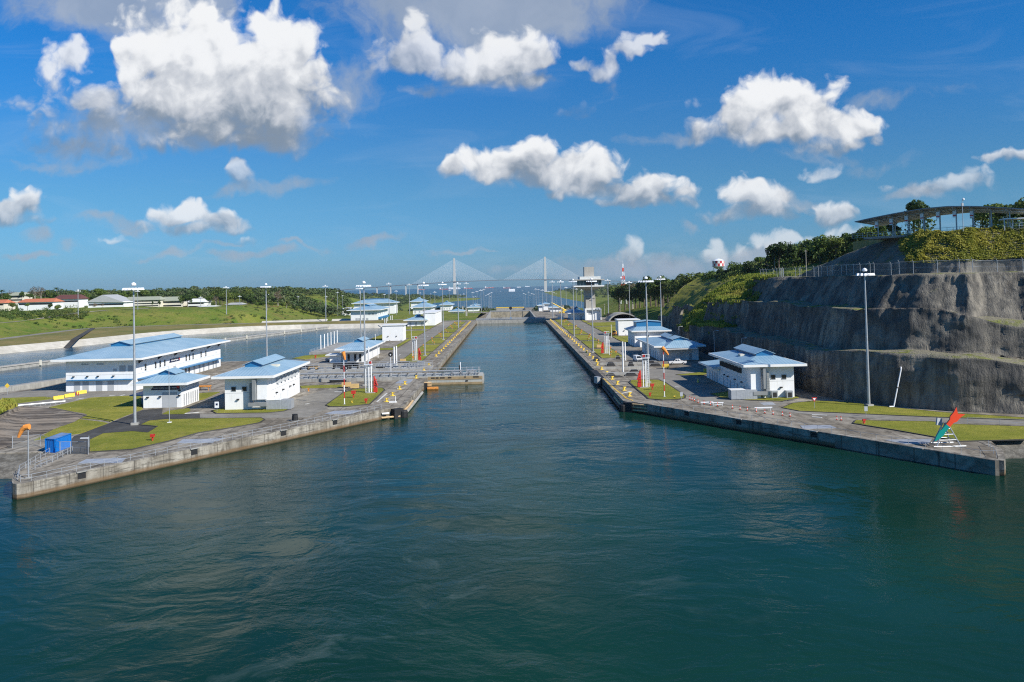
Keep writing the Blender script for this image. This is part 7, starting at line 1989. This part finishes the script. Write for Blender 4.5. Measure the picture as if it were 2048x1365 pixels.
# left plateau
trees = []
TL = []
for i in range(60):
    u = rnd.uniform(-10, 560); Y = rnd.uniform(840, 930)
    hor = 567 - .0218 * (u - 1017)
    vb = hor + (30 - hL((u - 1017) / FPX * Y, Y)) / Y * FPX
    grow(u, vb, vb - rnd.uniform(18, 32), hL, 0, 0, K_A, Y=Y)
for (u, vb, vt, k, Y) in ((70, 606, 571, ('bare', 9), 850), (82, 606, 573, ('bare', 9), 860), (90, 608, 584, ('palm', 10), 800), (113, 598, 575, ('palm', 10), 850), (4, 602, 576, ('palm', 10), 840), (120, 604, 590, ('round', 2), 850), (44, 600, 584, ('round', 3), 860), (60, 602, 586, ('wide', 6), 820),
                         (156, 600, 580, ('palm', 10), 860), (375, 614, 588, ('round', 2), 815), (366, 614, 592, ('round', 3), 815), (432, 612, 590, ('bare', 9), 810), (455, 613, 580, ('wide', 8), 820), (440, 612, 583, ('round', 2), 830), (470, 612, 585, ('wide', 6), 850), (495, 617, 584, ('round', 2), 815), (505, 617, 586, ('tall', 4), 815), (420, 612, 590, ('wide', 6), 840), (305, 613, 603, ('tall', 4), 800), (319, 614, 600, ('tall', 4), 800),
                         (25, 622, 606, ('wide', 8), 720), (55, 618, 606, ('wide', 6), 730), (100, 622, 607, ('round', 2), 720), (115, 626, 610, ('wide', 8), 700), (30, 630, 618, ('wide', 8), 690), (60, 632, 622, ('round', 3), 690), (12, 636, 626, ('round', 3), 680), (190, 620, 604, ('bare', 9), 780), (205, 616, 606, ('bare', 9), 790)):
    grow(u, vb, vt, hL, 0, 0, [k], Y=Y)
for i in range(45):
    u = rnd.uniform(515, 700); vb = rnd.uniform(609, 624) - (u - 515) * .01
    grow(u, vb, vb - rnd.uniform(8, 17), hL, 780, 1400, K_A + [('palm', 10)])
label_trees(trees, 'around the left plateau houses', 'trees on the left plateau')

# far forest: one mass of crowns nobody could count
def forest(name, pts, label):
    """pts: list of (x, y, z, r)"""
    Cs, Ss, Ns = [], [], []
    for (x, y, z, r) in pts:
        n = int(34 if y > 1500 else 60)
        d = rng.normal(size=(n, 3)); d /= np.linalg.norm(d, axis=1)[:, None]; d[:, 2] = np.abs(d[:, 2]) * 1.0 - .25
        Cs.append(np.array([x, y, z + r * .75]) + d * r * np.array([1, 1, .8]) * rng.uniform(.7, 1.0, (n, 1)))
        Ss.append(rng.uniform(.40, .8, n) * r * (.62 if y > 1500 else .5)); Ns.append(d)
    me = quadmesh(name, np.concatenate(Cs), np.concatenate(Ss), leaf_f, np.concatenate(Ns) * .9 + np.array([0, 0, .3]))
    o = bpy.data.objects.new(name, me); COL.objects.link(o); o['kind'] = 'stuff'; o['label'] = label
    return o
pts = []
tries = 0
while len(pts) < 5200 and tries < 60000:
    tries += 1
    y = 850 * (4.3 ** rnd.random()); x = -y * rnd.uniform(.02, .66)
    z = hL(x, y)
    if z < -24: continue
    u = 1017 + x / y * FPX
    if u > 700 and y < 1300: continue
    if 700 < u < 905 and y < 1600 and rng.random() < .8: continue
    if y < 960 and u < 500: continue
    gap = fbm(x * .006, y * .006, 2.0)
    if gap > .32: continue
    pts.append((x, y, z, rnd.uniform(4.5, 8.0) * (1.0 if y < 1800 else 1.35)))
forest('forest', pts, 'dense green forest on the hills beyond the left bank')
pts = []; tries = 0
while len(pts) < 1500 and tries < 30000:
    tries += 1
    y = 800 * (6.0 ** rnd.random()); x = y * rnd.uniform(.03, .34)
    z = hR(x, y)
    if z < -22: continue
    u = 1017 + x / y * FPX
    d = x - interp(y, TOEX)
    if y < 1250 and d < 160: continue
    if y >= 1250 and u > 1150 and y < 2300 and d < 120: continue
    pts.append((x, y, z, rnd.uniform(4.5, 8.0) * (1.0 if y < 1800 else 1.35)))
forest('forest', pts, 'dense forest along the right bank towards the sea')
# shrubs scattered on the left slope and far lawns
C, S = [], []
for i in range(760):
    big_ = i < 260
    u = rnd.uniform(-10, 175) if big_ else rnd.uniform(-10, 660); v = rnd.uniform(602, 642) if big_ else rnd.uniform(614, 690)
    p = hit(u, v, hL, 420, 1100, 6)
    if p is None or inside(INNER, p.x, p.y): continue
    if fbm(p.x * .012, p.y * .012, 4.4) < (-.2 if big_ else .02): continue
    r = rnd.uniform(1.4, 3.6) if big_ else rnd.uniform(.7, 2.0); n = 80 if big_ else 46
    d = rng.normal(size=(n, 3)); d /= np.linalg.norm(d, axis=1)[:, None]
    C.append(np.array([p.x, p.y, p.z + r * .4]) + d * r * np.array([1.2, 1.2, .7]) * rng.uniform(.5, 1, (n, 1))); S.append(rng.uniform(.4, .9, n))
me = quadmesh('shrubs', np.concatenate(C), np.concatenate(S), leaf_mat('shrub_leaves', (.035, .07, .014), (.08, .13, .025), (.10, .12, .03), .15, .2))
o = bpy.data.objects.new('shrubs', me); COL.objects.link(o); struct(o, 'low dark shrubs dotted over the left grassy embankment', 'stuff')
C, S = [], []
for i in range(900):
    u = rnd.uniform(1238, 1740); lo = interp(u, LOW); v = lo - (lo - interp(u, CREST) - 14) * rnd.random() * .9 + 2
    p = hit(u, v, hR, 300, 1100, 5)
    if p is None: continue
    r = rnd.uniform(1.4, 3.4); n = 70
    d = rng.normal(size=(n, 3)); d /= np.linalg.norm(d, axis=1)[:, None]
    C.append(np.array([p.x, p.y, p.z + r * .4]) + d * r * np.array([1.2, 1.2, .9]) * rng.uniform(.5, 1, (n, 1))); S.append(rng.uniform(.5, 1.0, n))
for (x, y, z, h) in BASES:
    for e in range(2):
        r = h * rnd.uniform(.28, .42); n = 80
        d = rng.normal(size=(n, 3)); d /= np.linalg.norm(d, axis=1)[:, None]
        C.append(np.array([x + rnd.uniform(-.35, .35) * h, y - rnd.uniform(0, .5) * h, z + r * .15]) + d * r * np.array([1.25, 1.25, 1]) * rng.uniform(.5, 1, (n, 1))); S.append(rng.uniform(.5, 1.0, n))
me = quadmesh('undergrowth', np.concatenate(C), np.concatenate(S), leaf_mat('undergrowth_leaves', (.04, .08, .016), (.10, .16, .03), (.13, .15, .035), .2, .15))
o = bpy.data.objects.new('undergrowth', me); COL.objects.link(o); struct(o, 'dense green undergrowth beneath the trees of the right hillside', 'stuff')
# lane across the left slope
lane = [hit(u, v, hL, 420, 1100, 3) for (u, v) in ((-20, 650), (30, 645), (90, 637), (150, 629), (200, 623), (250, 619.5), (300, 618))]
lane = [p for p in lane if p is not None]
rows = []
for p in lane: rows.append([(p.x, p.y - 4.5, hL(p.x, p.y - 4.5) + .35), (p.x, p.y, hL(p.x, p.y) + .45), (p.x, p.y + 4.5, hL(p.x, p.y + 4.5) + .35)])
if len(rows) > 1: struct(MB().grid(rows).build('lane', road))
# long grass on the cliff shoulder (right), from the cliff mesh and the terrain behind it
C, S = [], []
def tuft(x, y, z, s, n):
    for k in range(n):
        C.append((x + rnd.uniform(-1, 1), y + rnd.uniform(-1, 1), z - .1)); S.append(s * rnd.uniform(.6, 1.4))
for i in range(3, len(CLIFF) - 1):
    rr = CLIFF[i]
    for j in range(2, len(rr) - 1):
        p, q, r3 = Vector(rr[j]), Vector(rr[j + 1]), Vector(CLIFF[i + 1][j])
        nn = (q - p).cross(r3 - p)
        if nn.length < 1e-6: continue
        nz = abs(nn.normalized().z)
        if p.y > 305 and p.y < 420 and nz > .55 and p.z > 5:
            tuft(p.x, p.y, p.z, 1.0, 7)
for i in range(5200):
    u = rnd.uniform(1335, 1610); v = rnd.uniform(520, 640)
    p = hit(u, v, hR, 300, 520, 4)
    if p is None or p.z < 5: continue
    tuft(p.x, p.y, p.z, 1.15, 5)
me = quadmesh('hillside_grass', np.array(C), np.array(S), tuft_m, None, .55, True)
o = bpy.data.objects.new('hillside_grass', me); COL.objects.link(o); struct(o, 'long bright green grass on the hillside beside the cliff', 'stuff')
C, S = [], []
k8 = sum(STEPS[:8])
for i in range(len(CLIFF) - 1):
    rr = CLIFF[i]
    if rr[0][1] > 232: continue
    for j in range(k8, len(rr)):
        p = rr[j]; f = (j - k8) / (len(rr) - 1 - k8)
        if rr[0][1] > 212 and f < .75 - (232 - rr[0][1]) / 28: continue
        if p[0] > 250: continue
        q = CLIFF[i + 1][j]
        hh = max(0.0, .55 + 1.3 * fbm(p[0] * .35, p[1] * .35, p[2] * .35))
        for e in range(24):
            w = rnd.random(); C.append((p[0] + (q[0] - p[0]) * w + rnd.uniform(-.4, .4), p[1] + (q[1] - p[1]) * w + rnd.uniform(-.4, .4), p[2] - .1 + hh * rnd.random())); S.append(rnd.uniform(.28, .6))
me = quadmesh('bank_grass', np.array(C), np.array(S), tuft_y, np.tile([-.1, -.35, .5], (len(C), 1)), .7)
o = bpy.data.objects.new('bank_grass', me); COL.objects.link(o); struct(o, 'thick yellow green grass on the bank under the visitor canopy', 'stuff')
C, S = [], []
for i in range(900):
    u, v = rnd.uniform(-25, 30), rnd.uniform(802, 832)
    if v > 808 + (30 - u) * .45 or u > 28 - abs(v - 815) * .4: continue
    p = G(u, v, 2.2); tuft(p.x, p.y, p.z - .4, 1.0, 3)
me = quadmesh('tall_grass', np.array(C), np.array(S), tuft_m, None, .5, True)
o = bpy.data.objects.new('tall_grass', me); COL.objects.link(o); struct(o, 'tuft of long green grass at the left picture edge', 'stuff')

# ------------------------------------------------------------------ cable-stayed bridge
BR = T('bridge', 'long cable-stayed bridge with two tall pylons across the sea inlet', 'bridge', (-50, 4920, -27))
pts = [(-1150, 4860, 6), (-1000, 4870, 13), (-640, 4880, 34), (-322, 4890, 48), (-50, 4930, 52), (220, 4975, 49), (450, 4990, 40), (690, 5010, 29), (900, 5030, 18)]
dk = catmull([(a, b) for a, b, c in pts], 40)
def dz(x): return interp(x, [(a, c) for a, b, c in pts])
rows = []
for q in dk: rows.append([(q.x, q.y - 9, dz(q.x)), (q.x, q.y - 9, dz(q.x) - 4.0), (q.x, q.y + 9, dz(q.x) - 4.0), (q.x, q.y + 9, dz(q.x)), (q.x, q.y - 9, dz(q.x))])
MB().grid(rows).build('deck', paint('bridge_deck_grey', (.13, .14, .16), .8), BR)
for (x, y) in ((-322, 4890), (220, 4975)):
    MB().add([(x - 9, y - 6, -40), (x + 9, y - 6, -40), (x + 9, y + 6, -40), (x - 9, y + 6, -40), (x - 5, y - 4, 185), (x + 5, y - 4, 185), (x + 5, y + 4, 185), (x - 5, y + 4, 185)], [(0, 1, 5, 4), (1, 2, 6, 5), (2, 3, 7, 6), (3, 0, 4, 7), (4, 5, 6, 7)]).build('pylon', bridge_m, BR)
    for s in (-1, 1):
        for i in range(20):
            f = (i + 1) / 20; xe = x + s * (18 + 232 * f)
            MB().tube((x, y, 92 + 88 * f), (xe, y + (xe - x) * .12, dz(xe)), .42, n=4, cap=False).build('stay_cable', lampw, BR)
for x in (-1080, -980, -880, -780, -700, -610, -540, 420, 520, 610, 700, 790):
    y = interp(x, [(a, b) for a, b, c in pts])
    MB().box(x - 3, x + 3, y - 6, y + 6, -45, dz(x) - 4.01).build('pier', bridge_m, BR)
# ------------------------------------------------------------------ ships at anchor
def ship(u, vw, L, kind, label, end=False):
    p = G(u, vw, -27); t = T('ship', label, 'ship', (p.x, p.y, -27), 'ships at anchor')
    x, y = p.x, p.y; B_ = L * .16 if not end else L * .5; hh = L * .05 if not end else L * .3
    hm = {'red': shipred, 'dark': shipblue, 'white': lampw}[kind]
    MB().add([(x - L / 2, y - B_ / 2, -28), (x + L * .42, y - B_ / 2, -28), (x + L * .46, y, -28), (x + L * .42, y + B_ / 2, -28), (x - L / 2, y + B_ / 2, -28), (x - L / 2, y - B_ / 2, -27 + hh), (x + L * .44, y - B_ / 2, -27 + hh * 1.1), (x + L / 2, y, -27 + hh * 1.3), (x + L * .44, y + B_ / 2, -27 + hh * 1.1), (x - L / 2, y + B_ / 2, -27 + hh)],
             [(0, 1, 6, 5), (1, 2, 7, 6), (2, 3, 8, 7), (3, 4, 9, 8), (4, 0, 5, 9), (5, 6, 7, 8, 9)]).build('hull', hm, t)
    MB().box(x - L * .46, x - L * .32, y - B_ * .4, y + B_ * .4, -27 + hh, -27 + hh + L * .12).box(x - L * .44, x - L * .36, y - B_ * .45, y + B_ * .45, -27 + hh + L * .12, -27 + hh + L * .16).build('deckhouse', lampw, t)
    if kind != 'white':
        for i in range(4): MB().box(x - L * .25 + i * L * .16, x - L * .13 + i * L * .16, y - B_ * .35, y + B_ * .35, -27 + hh, -27 + hh + L * .03).build('hatch_cover', hm if i % 2 else cream, t)
    else: MB().box(x - L * .3, x + L * .4, y - B_ * .4, y + B_ * .4, -27 + hh, -27 + hh + L * .09).build('upper_decks', lampw, t)
    MB().tube((x + L * .3, y, -27 + hh), (x + L * .3, y, -27 + hh + L * .12), L * .006, n=5).build('mast', lampw, t)
ship(843, 580.2, 95, 'red', 'leftmost red ship on the sea horizon, left of the bridge pylon')
ship(888, 579.4, 110, 'red', 'small red ship just left of the bridge pylon')
ship(909, 578.8, 150, 'white', 'large white ship right behind the left bridge pylon')
ship(937, 577.8, 120, 'red', 'red ship just right of the left bridge pylon')
ship(979, 576.8, 125, 'red', 'red and white ship halfway to the centre of the horizon')
ship(1014, 577, 90, 'red', 'reddish ship behind the big white bow in mid channel')
ship(1024, 583.5, 44, 'white', 'nearest big white ship seen bow-on in mid channel', True)
ship(1038, 575.4, 60, 'white', 'white ship right of the bow-on ship on the horizon')
ship(1055, 574, 70, 'white', 'pale ship far right on the open horizon')
ship(951, 595.8, 26, 'dark', 'dark tug boat near the left headland')
ship(1001, 583, 8, 'white', 'tiny white boat left of mid channel')
ship(1045.5, 582, 8, 'white', 'tiny white boat right of mid channel')

# ------------------------------------------------------------------ haze: one closed box of pale air
hz = bpy.data.materials.new('haze_air'); hz.use_nodes = True
ht = NT(hz.node_tree); ht.n.clear()
ho = ht.new('ShaderNodeOutputMaterial')
pv = ht.new('ShaderNodeVolumePrincipled', {'Color': (0.72, 0.86, 1.0, 1), 'Density': 0.000028, 'Anisotropy': 0.2})
ht.l.new(pv.outputs[0], ho.inputs['Volume'])
struct(MB().box(-14100, 14100, -410, 13100, -37, 200).build('haze', hz), None, 'stuff')
